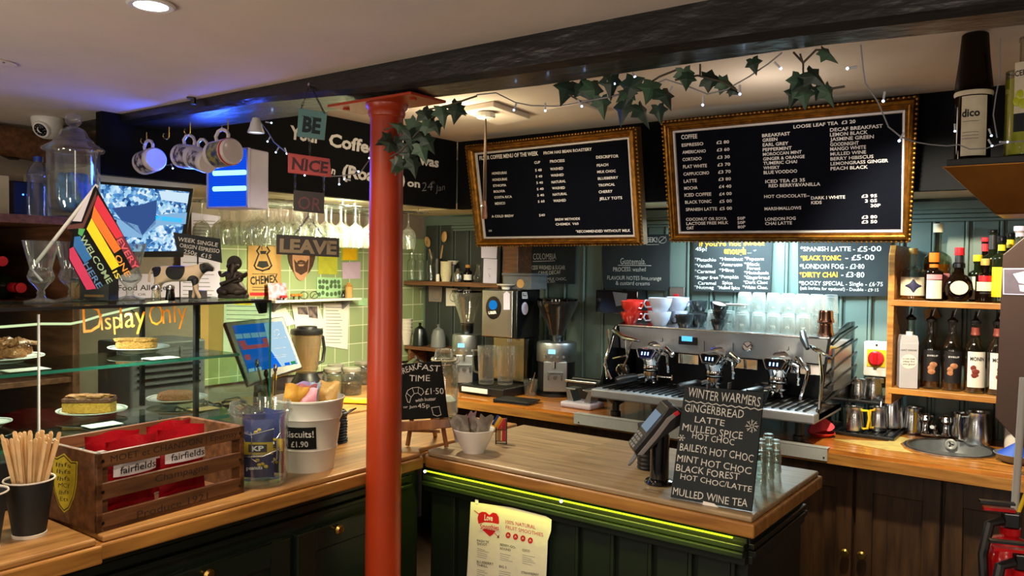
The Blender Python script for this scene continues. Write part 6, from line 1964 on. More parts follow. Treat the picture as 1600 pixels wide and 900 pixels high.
for s, x0, x1, y in (('*Pistachio', 50, 325, 312), ('*Vanilla', 50, 275, 388), ('*Caramel', 50, 315, 462), ('*Sugar free', 50, 352, 538), ('Caramel', 92, 325, 610), ('*Nutmeg', 45, 295, 665), ('*Hazelnut', 368, 668, 302), ('*Amaretto', 368, 662, 374), ('*Mint', 362, 555, 446), ('*Pumpkin', 362, 612, 530), ('Spice', 402, 535, 606), ('*Mulled Spice', 340, 628, 668), ('*Popcorn', 685, 935, 300), ('*Black', 682, 885, 368), ('Forest', 718, 892, 420), ('*Macadamia', 682, 1000, 478), ('*Gingerbread', 682, 1005, 538), ('*Dark Choc', 672, 985, 600), ('*White Choc.', 662, 985, 664)):
    R_.append((s, c8(x0, y), c8(x1, y+3), 5.2, .02))
R_ += [('enough', c8(425, 218), c8(708, 220), 11, .03, 'chalk_orange'), ("if you're not sweet", c8(110, 120), c8(945, 110), 7, .02, 'chalk_orange'), ('45p!', c8(60, 180), c8(205, 180), 6, .02), ('_ *', c8(725, 205), c8(840, 200), 4, .02)]
wallboard('chalkboard of syrup flavours behind the glasses on the coffee machine', ((1084, 368), (1208, 368), (1205, 458), (1084, 455)), R_)
def c1(x, y): return (1230+x*.23125, 360+y*.23125)
wallboard('chalkboard of specials with orange prices left of the bottle shelves', ((1247, 370), (1394, 370), (1391, 463), (1248, 463)), [('*SPANISH LATTE - ', c1(92, 140), c1(460, 140), 7, .015), ('£5·00', c1(478, 142), c1(638, 142), 8.5, .015), ('*BLACK TONIC', c1(92, 202), c1(366, 202), 7.5, .025, 'chalk_orange'), ('- £5·00', c1(395, 200), c1(592, 200), 8.5, .015), ('*LONDON FOG - £3·80', c1(88, 258), c1(524, 260), 7.5, .015), ('*DIRTY CHAI', c1(85, 316), c1(342, 316), 8, .025, 'chalk_orange'), ('- £3·80', c1(366, 316), c1(524, 316), 8.5, .015), ('*BOOZY SPECIAL - Single - £6·75', c1(82, 368), c1(648, 378), 6.5, .01), ('(ask barista for options!) - Double - £9·15', c1(90, 398), c1(620, 414), 5, .01)])
def box_on_wall(name, label, cat, px0, py0, px1, py1, d, mat, Y=YB):
    a, b_ = at(px0, py0, Y=Y-d), at(px1, py1, Y=Y-d)
    t = thing(name, label, cat, ((a.x+b_.x)/2, Y, (a.z+b_.z)/2))
    G().box((0, -d/2, 0), (b_.x-a.x, d, a.z-b_.z)).build('casing', mat, t, smooth=0, bevel=.004)
    return t, b_.x-a.x, a.z-b_.z
t, w, h = box_on_wall('light_switch', 'steel switch plate with a red rocker behind the pale cups', 'switch', 1046, 448, 1069, 478, .012, 'steel_brushed')
G().box((-.003, -.014, -.006), (.024, .008, .034)).build('rocker', 'red', t, smooth=0, bevel=.002)
t, w, h = box_on_wall('towel_dispenser', 'black dispenser box on the wall left of the red cups', 'dispenser', 931, 453, 996, 492, .09, 'black_gloss')
G().prism([(-.02, .05), (.06, .045), (.05, -.01), (.0, -.02)], -.092, -.0905, rot('X', 0) @ Matrix(((1, 0, 0, 0), (0, 0, 1, 0), (0, 1, 0, 0), (0, 0, 0, 1)))).build('window_pane', 'grey_plastic', t, smooth=0)
t, w, h = box_on_wall('isolator_switch', 'white isolator switch box with a red dial on yellow beside the bottle shelf', 'switch', 1350, 533, 1389, 590, .05, 'white_plastic')
G().box((0, -.0515, .004), (.072, .004, .072)).build('yellow_plate', 'yellow', t, smooth=0, bevel=.002)
mb = tr(.0, -.0535, .004) @ rot('X', PI/2)
dl = G().lathe([(0, 0), (.031, 0), (.030, .010), (.026, .013), (0, .013)], 28, mb).build('red_dial', 'red', t)
G().box((0, -.073, .004), (.014, .014, .05)).build('dial_grip', 'red_gloss', dl, smooth=0, bevel=.003)
G().cyl((0, -.05, .058), (0, -.053, .058), .004, n=10).build('screw', 'dark_steel', t)
G().tube([(.0, -.02, -h/2), (.0, -.02, -h/2-.16), (.02, -.02, -h/2-.2)], .011, 10).build('conduit', 'grey_plastic', t)

# ================================================================ alcove shelf, left of the brewer
a0, a1 = at(612, 434, Y=3.40), at(778, 447, Y=3.40)
AS = (a0.z+a1.z)/2
t = thing('wall_shelf', 'dark brown wooden shelf in the corner holding bottles, cups and spoons', 'shelf', (-2.95, 3.5, AS))
G().box(((a1.x-3.28)/2, 3.485, AS-.012), (a1.x+3.28, .17, .024)).build('shelf_board', 'shelf_brown', t, smooth=0, bevel=.003, world=True)
bq = at(798, 410, Y=3.44)
G().box((bq.x, 3.50, 1.52), (.10, .13, .30)).build('side_board', 'shelf_brown', t, smooth=0, bevel=.003, world=True)
L2 = at(660, 542, Y=3.42).z
t = thing('wall_shelf', 'lower corner shelf with mugs and paper cups above the worktop', 'shelf', (-2.95, 3.5, L2))
G().box(((a1.x-.05-3.28)/2, 3.49, L2-.010), (a1.x-.05+3.28, .16, .020)).build('shelf_board', 'shelf_brown', t, smooth=0, bevel=.003, world=True)
for z0 in (.914,):
    for x in (-3.25, a1.x-.10):
        G().box((x, 3.49, (L2-.02+ZB)/2), (.02, .14, L2-.02-ZB-.004)).build('shelf_leg', 'shelf_brown', t, smooth=0, world=True)
def onA(px, Y=3.46, z=AS):
    p = at(px, 434, Y=Y); p.z = z+.0004
    return p
first = None
for px, lb in ((643, 'clear glass bottle on the corner shelf nearest the red column'), (656, 'clear glass bottle on the corner shelf, second from the red column'), (673, 'clear glass bottle on the corner shelf, third from the red column, by the wooden spoons')):
    p = onA(px)
    if first is None:
        first = thing('glass_bottle', lb, 'bottle', p, 0, 'clear bottles on the corner shelf')
        G().lathe(bottle_prof(.026, .165, .11, .015, .035), 24).build('bottle_glass', 'thick_glass', first)
    else:
        dup(first, p, 0, lb)
p = onA(683, 3.50)
t = thing('utensil_cup', 'black cup holding two wooden spoons on the corner shelf', 'cup', p, 0)
G().lathe([(0, .003), (.026, 0), (.029, .004), (.032, .13), (.030, .13), (.027, .008), (0, .007)], 26).build('cup_wall', 'black_plastic', t)
for px, py, x1, lb in ((668, 378, 674, 'wooden spoon with a number on its bowl, leaning to the photo left'), (694, 370, 686, 'wooden spoon leaning to the photo right in the black cup')):
    head = at(px, py, Y=3.50)
    b0 = p+Vector((.004*(1 if px > 680 else -1), 0, .012))
    s_ = thing('wooden_spoon', lb, 'spoon', b0, 0)
    d = head-b0
    G().tube([(0, 0, 0), d*.5, d*.8], .0045, 8).build('handle', 'pine', s_)
    zz = d.normalized(); yy = (Vector((0, -1, 0))-zz*(-zz.y)).normalized(); xx = yy.cross(zz)
    m_ = tr(*d) @ Matrix((xx, yy, zz)).transposed().to_4x4()
    G().ball((0, 0, 0), .024, 14, m_, (.85, .35, 1.35)).build('spoon_bowl', 'pine', s_)
    if px < 680:
        fr = Fr(head+Vector((0, -.010, -.004)), 0)
        g = G(); text2d(g, '3', (-.006, -.008), (.006, -.008), .018, .0, .0); framed(g, fr).build('number_mark', 'ink', s_, smooth=0, world=True)
p = onA(684, 3.42)
t = thing('salt_shaker', 'small white shaker in front of the black spoon cup', 'shaker', p, 0)
G().lathe([(0, 0), (.010, 0), (.011, .004), (.010, .036), (.007, .042), (0, .043)], 18).build('shaker_pot', 'white_ceramic', t)
cupg = None
for k in range(6):
    p = onA(697, 3.45)+Vector((0, 0, .013*k))
    if cupg is None:
        cupg = tag(G().lathe([(0, .002), (.024, 0), (.0325, .045), (.034, .046), (.0335, .0485), (.0315, .047), (.023, .004), (0, .004)], 28).build('beige_cup', 'cream_paint', None), 'beige paper cup in the stack on the corner shelf', 'cup', 'stack of beige paper cups')
        o = cupg
    else:
        o = cupg.copy(); COL.objects.link(o)
    o.location = p
p = onA(708, 3.51)
t = thing('white_bowl', 'small white bowl on a black stand behind the beige cups', 'bowl', p, 0)
G().lathe([(0, 0), (.028, 0), (.028, .095), (0, .095)], 24).build('black_stand', 'black_plastic', t)
G().lathe([(0, .097), (.016, .096), (.034, .118), (.033, .119), (.015, .100), (0, .100)], 28).build('bowl_wall', 'white_ceramic', t)
p = onA(716, 3.43)
t = thing('metal_shaker', 'small steel shaker between the beige cups and the yellow capped bottle', 'shaker', p, 0)
G().lathe([(0, 0), (.022, 0), (.024, .004), (.024, .045), (.016, .058), (.012, .062), (.013, .068), (.008, .076), (0, .077)], 22).build('shaker_body', 'steel', t)
p = onA(731, 3.45)
t = thing('sauce_bottle', 'small dark bottle with a yellow cap and white label on the corner shelf', 'bottle', p, 0)
G().lathe(bottle_prof(.023, .085, .055, .012, .016), 22).build('bottle_glass', 'brown_glass', t)
G().lathe([(.0236, .012), (.0236, .042)], 22).build('paper_label', 'paper', t)
G().lathe([(.014, .078), (.0145, .096), (0, .097)], 18).build('cap', 'crumble', t)
p = onA(748, 3.46)
t = thing('carafe', 'clear glass carafe at the paper notice end of the corner shelf', 'carafe', p, 0)
G().lathe([(0, .003), (.024, 0), (.028, .006), (.030, .03), (.016, .07), (.012, .085), (.016, .098), (.0145, .098), (.0105, .085), (.028, .03), (0, .008)], 26).build('carafe_glass', 'thick_glass', t)
fA = Fr((0, 3.405, 1.4), 0)
def note(label, q, mat, par_fr, z=.0):
    t = thing('note', label, 'note', par_fr.m @ Vector((*par_fr.uv(*q[0]), 0)))
    g = G(); par_fr.quad(g, q, z, z+.0008); b_ = framed(g, par_fr).build('paper_sheet', mat, t, smooth=0, world=True)
    return t, b_
t, b_ = note('lilac note taped below the corner of the smaller framed board', ((752, 384), (777, 384), (776, 404), (752, 403)), 'lilac_paper', fA)
t, b_ = note('long lilac note hanging over the corner shelf edge', ((756, 404), (777, 405), (776, 443), (755, 442)), 'lilac_paper', fA, .001)
g = G(); fA.line(g, ((764, 428), (766, 432), (765, 433)), .002, .0022); fA.line(g, ((762, 420), (768, 420)), .0012, .0022); framed(g, fA).build('ink_marks', 'ink', b_, smooth=0, world=True)
fA2 = Fr((0, YB-.001, 1.4), 0)
for q, lb, mt in ((((633, 453), (658, 454), (657, 482), (633, 482)), 'white drawing of a face pinned under the corner shelf', 'paper'), (((670, 447), (691, 448), (690, 472), (670, 471)), 'grey brown sketch pinned under the corner shelf', 'plaster'), (((697, 450), (715, 451), (714, 478), (697, 478)), 'pale sketch pinned under the corner shelf beside the clear hopper', 'paper')):
    t, b_ = note(lb, q, mt, fA2)
    x0, y0 = q[0]; 
    g = G(); fA2.line(g, [(x0+12+6*math.cos(.5*i), y0+14+8*math.sin(.5*i)) for i in range(14)], .003, .0014); fA2.line(g, ((x0+7, y0+19), (x0+13, y0+21), (x0+17, y0+19)), .003, .0014); framed(g, fA2).build('ink_drawing', 'ink_grey', b_, smooth=0, world=True)
first = None
for px, mt, lb in ((657, 'dark_steel', 'upturned dark steel cup on the lower corner shelf'), (686, 'grey_plastic', 'grey upturned cup on the lower corner shelf beside the clear hopper')):
    p = onA(px, 3.46, L2)
    t = thing('storage_cup', lb, 'cup', p, 0)
    G().lathe([(.042, 0), (.044, .003), (.040, .07), (.030, .10), (.012, .112), (.006, .118), (.010, .130), (0, .136)], 26).build('cup_wall', mt, t)
first = None
for k in range(5):
    p = onA(634, 3.45, L2)+Vector((0, 0, .020*k))
    if first is None:
        first = tag(G().lathe([(0, .002), (.030, 0), (.040, .068), (.043, .070), (.042, .074), (.038, .070), (.028, .004), (0, .004)], 28).build('paper_cup', 'rim_white', None), 'white rimmed takeaway cup in the stack by the red column', 'cup', 'stack of takeaway cups by the red column')
        o = first
    else:
        o = first.copy(); COL.objects.link(o)
    o.location = p
# teapots on the worktop below
for px, X, Y, s, lb in ((650, 0, 3.25, 1.0, 'steel teapot half hidden behind the breakfast chalkboard'),):
    p = at(px, 590, Y=Y); p.z = ZB+.0004
    t = thing('teapot', lb, 'teapot', p, .6)
    G().lathe([(0, 0), (.05*s, 0), (.062*s, .01), (.066*s, .05*s), (.056*s, .09*s), (.040*s, .105*s), (.02*s, .118*s), (.006*s, .122*s), (.010*s, .132*s), (0, .138*s)], 30).build('pot_body', 'steel', t)
    G().tube([(.055*s, 0, .04*s), (.09*s, 0, .06*s), (.11*s, 0, .10*s)], [.014*s, .010*s, .006*s], 10).build('spout', 'steel', t)
    G().tube([(-.058*s, 0, .085*s), (-.095*s, 0, .09*s), (-.10*s, 0, .05*s), (-.064*s, 0, .03*s)], .005*s, 8).build('handle', 'steel', t)

# ================================================================ grinders, brewer, small things
glass('hopper_clear', '#eeece8', .6, .08, power=1.8, veil=.10)
glass('hopper_smoke', '#b4a898', .5, .07, veil=.05)
glow('lcd_blue', '#7fd0ff', 2.2)
def grinder(label, px, Y, hop_top, hop_r, body_r, beans, hm, hop_bot=.275, body_top=.262):
    p = at(px, 600, Y=Y); p.z = ZB+.0004
    t = thing('coffee_grinder', label, 'coffee grinder', p, R(30))
    G().lathe([(0, 0), (body_r*1.06, 0), (body_r*1.06, .012), (body_r*.9, .022), (body_r*.9, .03), (0, .03)], 40).build('grinder_foot', 'dark_steel', t)
    G().lathe([(body_r*.92, .028), (body_r*.92, .170), (0, .17)], 40).build('motor_housing', 'black_plastic', t)
    G().box((0, -body_r*.80, .10), (body_r*1.15, body_r*.36, .145)).build('front_plate', 'steel_brushed', t, smooth=0, bevel=.003)
    G().lathe([(body_r*.98, .168), (body_r, .172), (body_r, body_top-.012), (body_r*.96, body_top), (body_r*.5, body_top+.004), (0, body_top+.004)], 44).build('head', 'steel_brushed', t)
    hd = COL.objects[-1]
    G().box((-.018, -body_r*.995, .222), (.034, .010, .020)).build('display', 'lcd_blue', hd, smooth=0)
    for x in (-.055, -.02, .01, .04):
        G().cyl((x, -body_r*.86, .197), (x, -body_r*1.03+abs(x)*.12, .197), .006, n=12).build('button', 'grey_plastic', hd)
    G().cyl((-.006, -body_r*.95, .172), (-.006, -body_r*1.02, .140), .009, n=14).build('spout', 'chrome', t)
    G().box((0, -body_r*1.02, .118), (.075, .02, .008)).cyl((.0, -body_r*.98, .098), (0, -body_r*1.16, .098), .010, n=14).box((-.032, -body_r*1.02, .10), (.008, .03, .03)).box((.032, -body_r*1.02, .10), (.008, .03, .03)).build('fork', 'steel', t)
    G().lathe([(.030, body_top+.003), (.034, body_top+.02), (.034, hop_bot+.012), (.038, hop_bot+.02)], 30).build('hopper_neck', 'dark_steel', t)
    z0 = hop_bot+.01
    G().lathe([(.034, z0), (.040, z0+.03), (hop_r*.95, hop_top-.03), (hop_r, hop_top-.02), (hop_r, hop_top), (hop_r-.003, hop_top), (hop_r-.003, hop_top-.02), (.037, z0+.03), (.031, z0)], 40).build('hopper', hm, t)
    G().lathe([(0, hop_top+.001), (hop_r+.003, hop_top+.001), (hop_r+.003, hop_top+.010), (hop_r*.7, hop_top+.014), (0, hop_top+.015)], 40).build('hopper_lid', 'smoke_glass', t)
    if beans:
        k = .68
        zt = z0+.03+(hop_top-z0-.06)*k
        rt = .040+(hop_r*.95-.040)*k-.004
        G().lathe([(0, z0+.004), (.029, z0+.004), (.035, z0+.032), (rt, zt), (rt*.5, zt+.008), (0, zt+.004)], 36).build('coffee_beans', 'beans', t)
    return t
mk('coffee_bean_dark', '#3a2416', .6, var=.4, scale=60, bump=.8, bscale=80)
grinder('coffee grinder with a nearly empty clear hopper beside the hot water brewer', 729, 3.27, .495, .080, .078, False, 'hopper_clear', .315, .275)
grinder('coffee grinder with a bean filled smoky hopper left of the coffee machine', 869, 3.36, .468, .099, .100, True, 'hopper_smoke')
# hot water brewer
YR = 3.20
xa, xb = at(753, 500, Y=YR).x, at(808, 500, Y=YR).x
zt, zm = at(778, 452, Y=YR).z, at(778, 528, Y=YR).z
dp = max(.2, min(.30, at(836, 500, X=xb).y-YR))
t = thing('hot_water_brewer', 'tall steel fronted hot water brewer with a round blue badge', 'brewer', ((xa+xb)/2, YR, ZB))
W_ = xb-xa
xc = (xa+xb)/2
G().box((xc, YR+dp/2, (zt+zm)/2), (W_, dp, zt-zm)).build('tank_housing', 'black_gloss', t, smooth=0, bevel=.006, world=True)
mk('steel_warm_reflection', '#d6cba8', .25, 1, var=.15, scale=6)  # warm reflection put into the steel colour
fpn = G().box((xc-.01, YR-.003, (zt+zm)/2), (W_-.03, .006, zt-zm-.012)).build('front_plate', 'steel', t, smooth=0, bevel=.004, world=True)
G().box((xc, YR+dp*.72, (zm+ZB+.03)/2), (W_, dp*.5, zm-ZB-.03)).build('rear_column', 'black_gloss', t, smooth=0, world=True, bevel=.004)
G().box((xc-.005, YR+dp*.46, (zm+ZB+.05)/2), (W_-.03, .006, zm-ZB-.06)).build('splash_plate', 'steel_warm_reflection', t, smooth=0, world=True)
G().box((xc-.02, YR+.02, ZB+.022), (W_+.06, dp*.9+.10, .042)).build('drip_tray', 'black_plastic', t, smooth=0, bevel=.005, world=True)
G().box((xc-.035, YR-.147, ZB+.028), (W_*.72, .006, .022)).build('tray_label', 'paper', COL.objects[-1], smooth=0, world=True)
for k in range(7):
    G().box((xc-.02, YR-.11+.03*k, ZB+.0445), (W_+.03, .012, .003)).build('grate_bar', 'dark_steel', t, smooth=0, world=True)
fr = Fr((xc, YR-.0065, 1.3), 0)
def bq_(q, mat, nm, par, z0, z1):
    g = G(); fr.quad(g, q, z0, z1); return framed(g, fr).build(nm, mat, par, smooth=0, world=True)
bd = bq_(oval(771, 481, 11.5, 18, 28), 'black_gloss', 'badge', fpn, 0, .003)
glow('badge_blue', '#1f8de0', .8)
bq_(oval(771, 476.5, 6.5, 7.5, 24), 'badge_blue', 'blue_disc', bd, .0032, .004)
g = G(); fr.text(g, 'UBER', (764, 491), (776.5, 490), 4.5, .0036, .03); framed(g, fr).build('badge_lettering', 'letter_white', bd, smooth=0, world=True)
bq_(((787, 459), (792, 455), (797, 459), (797, 484), (787, 484)), 'lilac_paper', 'hanging_tag', fpn, .001, .0018)
sd = G(); 
frs = Fr((xb+.0008, YR+.1, 1.3), PI/2)
g = G(); frs.line(g, [(816, 457), (823, 457), (824, 466), (816, 466), (816, 457)], .004, .0006); frs.text(g, 'HAS', (817.5, 461), (822.5, 461), 3, .0006, .02); frs.text(g, 'BEAN', (817, 465), (823, 465), 3, .0006, .02)
framed(g, frs).build('side_sticker', 'letter_white', t, smooth=0, world=True)
g = G(); frs.quad(g, [(816+4*1+5*math.cos(2*PI*i/18), 482+10*math.sin(2*PI*i/18)) for i in range(18)], .0003, .0008)
framed(g, frs).build('oval_sticker', 'lilac_paper', t, smooth=0, world=True)
G().cyl((xc+.03, YR+.05, zm+.004), (xc+.03, YR+.05, zm-.02), .012, n=14).build('spout', 'chrome', t, world=True)
glass('jug_clear', '#f6f4f0', .6, .08, power=1.8, veil=.10)
for k, (dx_, lb) in enumerate(((-.05, 'clear plastic jug on the brewer tray nearest the empty hopper grinder'), (.035, 'clear plastic jug on the brewer tray nearest the black side'))):
    p = Vector((xc+dx_, YR-.035+.045*k, ZB+.0465))
    u = thing('plastic_jug', lb, 'jug', p, 3.4-3.7*k)
    G().lathe([(0, .006), (.036, 0), (.038, .005), (.046, .19), (.044, .19), (.036, .02), (0, .016)], 30).build('jug_wall', 'jug_clear', u)
    G().tube([(.042, 0, .165), (.072, 0, .165), (.076, 0, .12), (.068, 0, .06), (.040, 0, .05)], .005, 8).build('jug_handle', 'jug_clear', u)
p = Vector((xb+.01, YR+dp*.6, zt+.0004))
q_ = Vector((xb-.06, YR+.12, zt+.0004))
t = thing('plastic_tub', 'clear lidded plastic tub on top of the brewer', 'tub', q_, 0)
glass('tub_plastic', '#c4cad0', .5, .1, body='#8b9298', body_amt=.35)
G().box((.02, 0, .035), (.17, .15, .07)).build('tub_wall', 'tub_plastic', t, smooth=0, bevel=.006)
G().box((.02, 0, .076), (.18, .16, .012)).build('tub_lid', 'tub_plastic', t, smooth=0, bevel=.003)
G().lathe([(0, -.0015), (.022, -.0015), (.022, 0), (0, 0)], 22, tr(.045, -.0765, .03) @ rot('X', PI/2)).build('kraft_sticker', 'kraft', t)
p = at(797, 447, Y=YR+.03); p.z = zt+.0004
t = thing('white_scoop', 'white plastic dish on the front edge of the brewer top', 'dish', (xc+.02, YR+.026, zt+.0004), 0)
G().lathe([(0, .004), (.02, .002), (.02, 0), (.022, .012), (.046, .022), (.048, .026), (.020, .018), (0, .012)], 26).build('dish_wall', 'white_plastic', t)
# knock box, tamping stand, tray, small glass
p = at(918, 612, Y=3.32); p.z = ZB+.0004
t = thing('knock_box', 'black knock box with a steel rim left of the coffee machine', 'knock box', p, 0)
G().prism([(-.078, -.06), (.078, -.06), (.078, .06), (-.078, .06)], 0, .088).build('box_body', 'black_plastic', t, smooth=0, bevel=.006)
g = G().box((0, -.062, .092), (.17, .012, .010)).box((0, .062, .092), (.17, .012, .010)).box((-.08, 0, .092), (.012, .13, .010)).box((.08, 0, .092), (.012, .13, .010))
g.build('steel_rim', 'steel', t, smooth=0, bevel=.002)
G().cyl((-.08, 0, .094), (.08, 0, .094), .012, n=16).build('knock_bar', 'black_plastic', t)
mk('lilac_plastic', '#b9b6cc', .4, var=.04)
p = at(910, 632, Y=3.13); p.z = ZB+.0004
t = thing('tamping_stand', 'pale plastic scale with two steel uprights in front of the knock box', 'scale', p, -.05)
G().box((0, 0, .013), (.165, .12, .026)).build('scale_base', 'lilac_plastic', t, smooth=0, bevel=.008)
for sx_ in (-1, 1):
    G().prism([(sx_*.028, .026), (sx_*.062, .026), (sx_*.072, .085), (sx_*.020, .085), (sx_*.020, .080), (sx_*.050, .076)], -.03, .03, Matrix(((1, 0, 0, 0), (0, 0, 1, 0), (0, 1, 0, 0), (0, 0, 0, 1)))).build('upright', 'steel_brushed', t, smooth=0, bevel=.001)
p = at(806, 630, Y=3.03); p.z = ZB+.0004
t = thing('tamper_tray', 'flat black rubber tray overhanging the worktop edge', 'tray', p, .1)
G().box((0, .01, .004), (.19, .11, .008)).box((0, -.048, -.0), (.19, .006, .016)).build('rubber_mat', 'black_plastic', t, smooth=0, bevel=.003)
t.location.z = ZB+.008
p = at(829, 608, Y=3.24); p.z = ZB+.0004
t = thing('tumbler', 'small tumbler with a spoon between the brewer and bean grinder', 'glass', p, 0)
G().lathe([(0, .006), (.026, 0), (.028, .003), (.036, .08), (.0345, .08), (.026, .010), (0, .009)], 26).build('glass_wall', 'thick_glass', t)
o = tag(G().tube([(0, 0, 0), (.02, -.004, .06), (.036, -.006, .105)], .0025, 8).build('teaspoon', 'steel', None), 'teaspoon leaning in the small tumbler by the brewer', 'spoon'); o.location = p+Vector((-.006, 0, .012))

# ================================================================ coffee machine
MX0, MX1 = at(946, 560, Y=3.05).x, at(1282, 600, Y=3.05).x
MXC = (MX0+MX1)/2
MW = MX1-MX0
em = thing('coffee_machine', 'wide chrome three group coffee machine with cups stacked on top', 'coffee machine', (MXC, 3.2, ZB))
mk('machine_steel', '#b2b6bc', .42, .65, var=.06, scale=20)
mk('machine_dark', '#33363c', .28, .9, var=.1)
ZT0, ZT1 = .985, 1.022         # tray
G().box((MXC, 3.13, (ZT0+ZT1)/2), (MW+.02, .37, ZT1-ZT0)).build('drip_tray', 'machine_steel', em, smooth=0, bevel=.006, world=True)
trg = COL.objects[-1]
for k in range(30):
    x = MX0+.035+(MW-.07)*k/29
    G().box((x, 3.13, ZT1+.003), (.010, .31, .005)).build('grate_slat', 'dark_steel', trg, smooth=0, world=True)
G().box((MXC, 3.40, 1.09), (MW-.02, .16, .20)).build('rear_housing', 'machine_dark', em, smooth=0, bevel=.006, world=True)
G().box((MXC, 3.312, 1.10), (MW-.03, .012, .14)).build('splash_back', 'machine_dark', em, smooth=0, world=True)
# upper body, front panel leaning
ub = G()
ub.prism([(3.155, 1.278), (3.175, 1.178), (3.30, 1.165), (3.49, 1.165), (3.49, 1.278)], MX0+.005, MX1-.005, Matrix(((0, 0, 1, 0), (1, 0, 0, 0), (0, 1, 0, 0), (0, 0, 0, 1))))
up = ub.build('upper_body', 'machine_steel', em, smooth=0, bevel=.004, world=True)
G().box((MXC, 3.325, 1.281), (MW, .345, .008)).build('cup_rail_tray', 'steel', em, smooth=0, bevel=.002, world=True)
for z in (1.300,):
    G().tube([(MX0+.01, 3.49, z), (MX1-.01, 3.49, z)], .004, 8).build('back_rail', 'chrome', em, world=True)
frm = Fr((MXC, 3.163, 1.23), 0, R(-11))
def mq(q, mat, nm, par, z0, z1):
    g = G(); frm.quad(g, q, z0, z1); return framed(g, frm).build(nm, mat, par, smooth=0, world=True)
glow('machine_lcd', '#58b8f0', 1.6)
mq(((1062, 519), (1091, 521), (1090, 540), (1061, 538)), 'black_gloss', 'display_bezel', up, .001, .006)
mq(((1066, 521), (1083, 522.5), (1082.5, 534), (1066, 533)), 'machine_lcd', 'display', up, .0062, .007)
mq(((1018, 516), (1044, 518), (1044, 521), (1018, 519)), 'black_plastic', 'vent_slot', up, .001, .003)
mb = frm.m @ tr(*frm.uv(1168, 541), .001)
G().lathe([(.020, 0), (.022, .004), (.018, .007), (.016, .004), (0, .004)], 28, mb).build('round_badge', 'chrome', up, world=True)
g = G(); frm.line(g, ((1163, 538), (1168, 543), (1173, 539)), .003, .0062); framed(g, frm).build('badge_mark', 'black_plastic', COL.objects[-1], smooth=0, world=True)
for px in (1100, 1035, 1145, 1232):
    mq(((px, 513.5+(px-957)*.063), (px+.9, 513.5+(px-957)*.063), (px+.9, 541+(px-957)*.075), (px, 541+(px-957)*.075)), 'machine_dark', 'panel_joint', up, .0005, .0012)
# mirror plates under the panel, between the groups
for px0, px1 in ((1060, 1092), (1144, 1184), (1236, 1284)):
    a, b_ = at(px0, 555, Y=3.17), at(px1, 560, Y=3.17)
    G().box(((a.x+b_.x)/2, 3.172, 1.155), (b_.x-a.x, .010, .040)).build('mirror_plate', 'chrome', em, smooth=0, bevel=.002, world=True)
# group heads
glow('group_led', '#a8c4ff', 2.2)
def group_head(px, k):
    x = at(px, 555, Y=3.08).x
    rt = Matrix.Translation(Vector((x, 3.10, 1.14)))
    o = G()
    gh = G().lathe([(0, -.035), (.034, -.035), (.037, -.028), (.034, -.012), (.040, .0), (.050, .02), (.054, .045), (.050, .058), (.030, .066), (0, .068)], 32, rt).build('group_head', 'chrome', em, world=True)
    G().tube([(x, 3.13, 1.19), (x, 3.19, 1.20)], .036, 16).build('group_neck', 'chrome', gh, world=True)
    # slanted face with lit bars
    fm = rt @ tr(0, -.047, .035) @ rot('X', R(72))
    G().prism([(-.046, .016), (-.036, .024), (.036, .024), (.046, .016), (.030, -.020), (-.030, -.020)], -.008, .008, fm).build('face_plate', 'chrome', gh, smooth=0, bevel=.003, world=True)
    G().prism([(-.036, .012), (-.028, .018), (.028, .018), (.036, .012), (.024, -.014), (-.024, -.014)], .0082, .0105, fm).build('face_window', 'black_gloss', gh, smooth=0, world=True)
    for i in (-1, 0, 1):
        G().box((i*.014, .0, .0112), (.006, .014, .001), fm).build('light_bar', 'group_led', gh, smooth=0, world=True)
    # side pipework
    G().tube([(x+.045, 3.11, 1.18), (x+.075, 3.10, 1.17), (x+.078, 3.10, 1.13), (x+.07, 3.12, 1.10)], .007, 10).build('side_pipe', 'chrome', gh, world=True)
    G().tube([(x+.060, 3.12, 1.20), (x+.095, 3.10, 1.18)], .010, 10).build('side_valve', 'chrome', gh, world=True)
    G().ball((x+.098, 3.098, 1.176), .012, 12).build('valve_knob', 'chrome', gh, world=True)
    G().lathe([(.0305, -.040), (.036, -.040), (.036, -.058), (.028, -.066), (0, -.068)], 28, rt).build('filter_basket', 'chrome', gh, world=True)
    d = Vector((-.10, -.12, -.028))
    s0 = Vector((x, 3.10, 1.088))
    G().tube([s0+d*.2, s0+d*.42], .009, 12).build('portafilter_neck', 'chrome', gh, world=True)
    G().tube([s0+d*.40, s0+d*.48, s0+d*.9, s0+d*1.0], [.012, .018, .019, .015], 14).build('portafilter_handle', 'black_plastic', gh, world=True)
    for i in (-1, 1):
        G().tube([(x, 3.10, 1.075), (x+i*.018, 3.09, 1.062), (x+i*.022, 3.09, 1.050)], .006, 8).build('pour_spout', 'chrome', gh, world=True)
for k, px in enumerate((1014, 1114, 1214)):
    group_head(px, k)
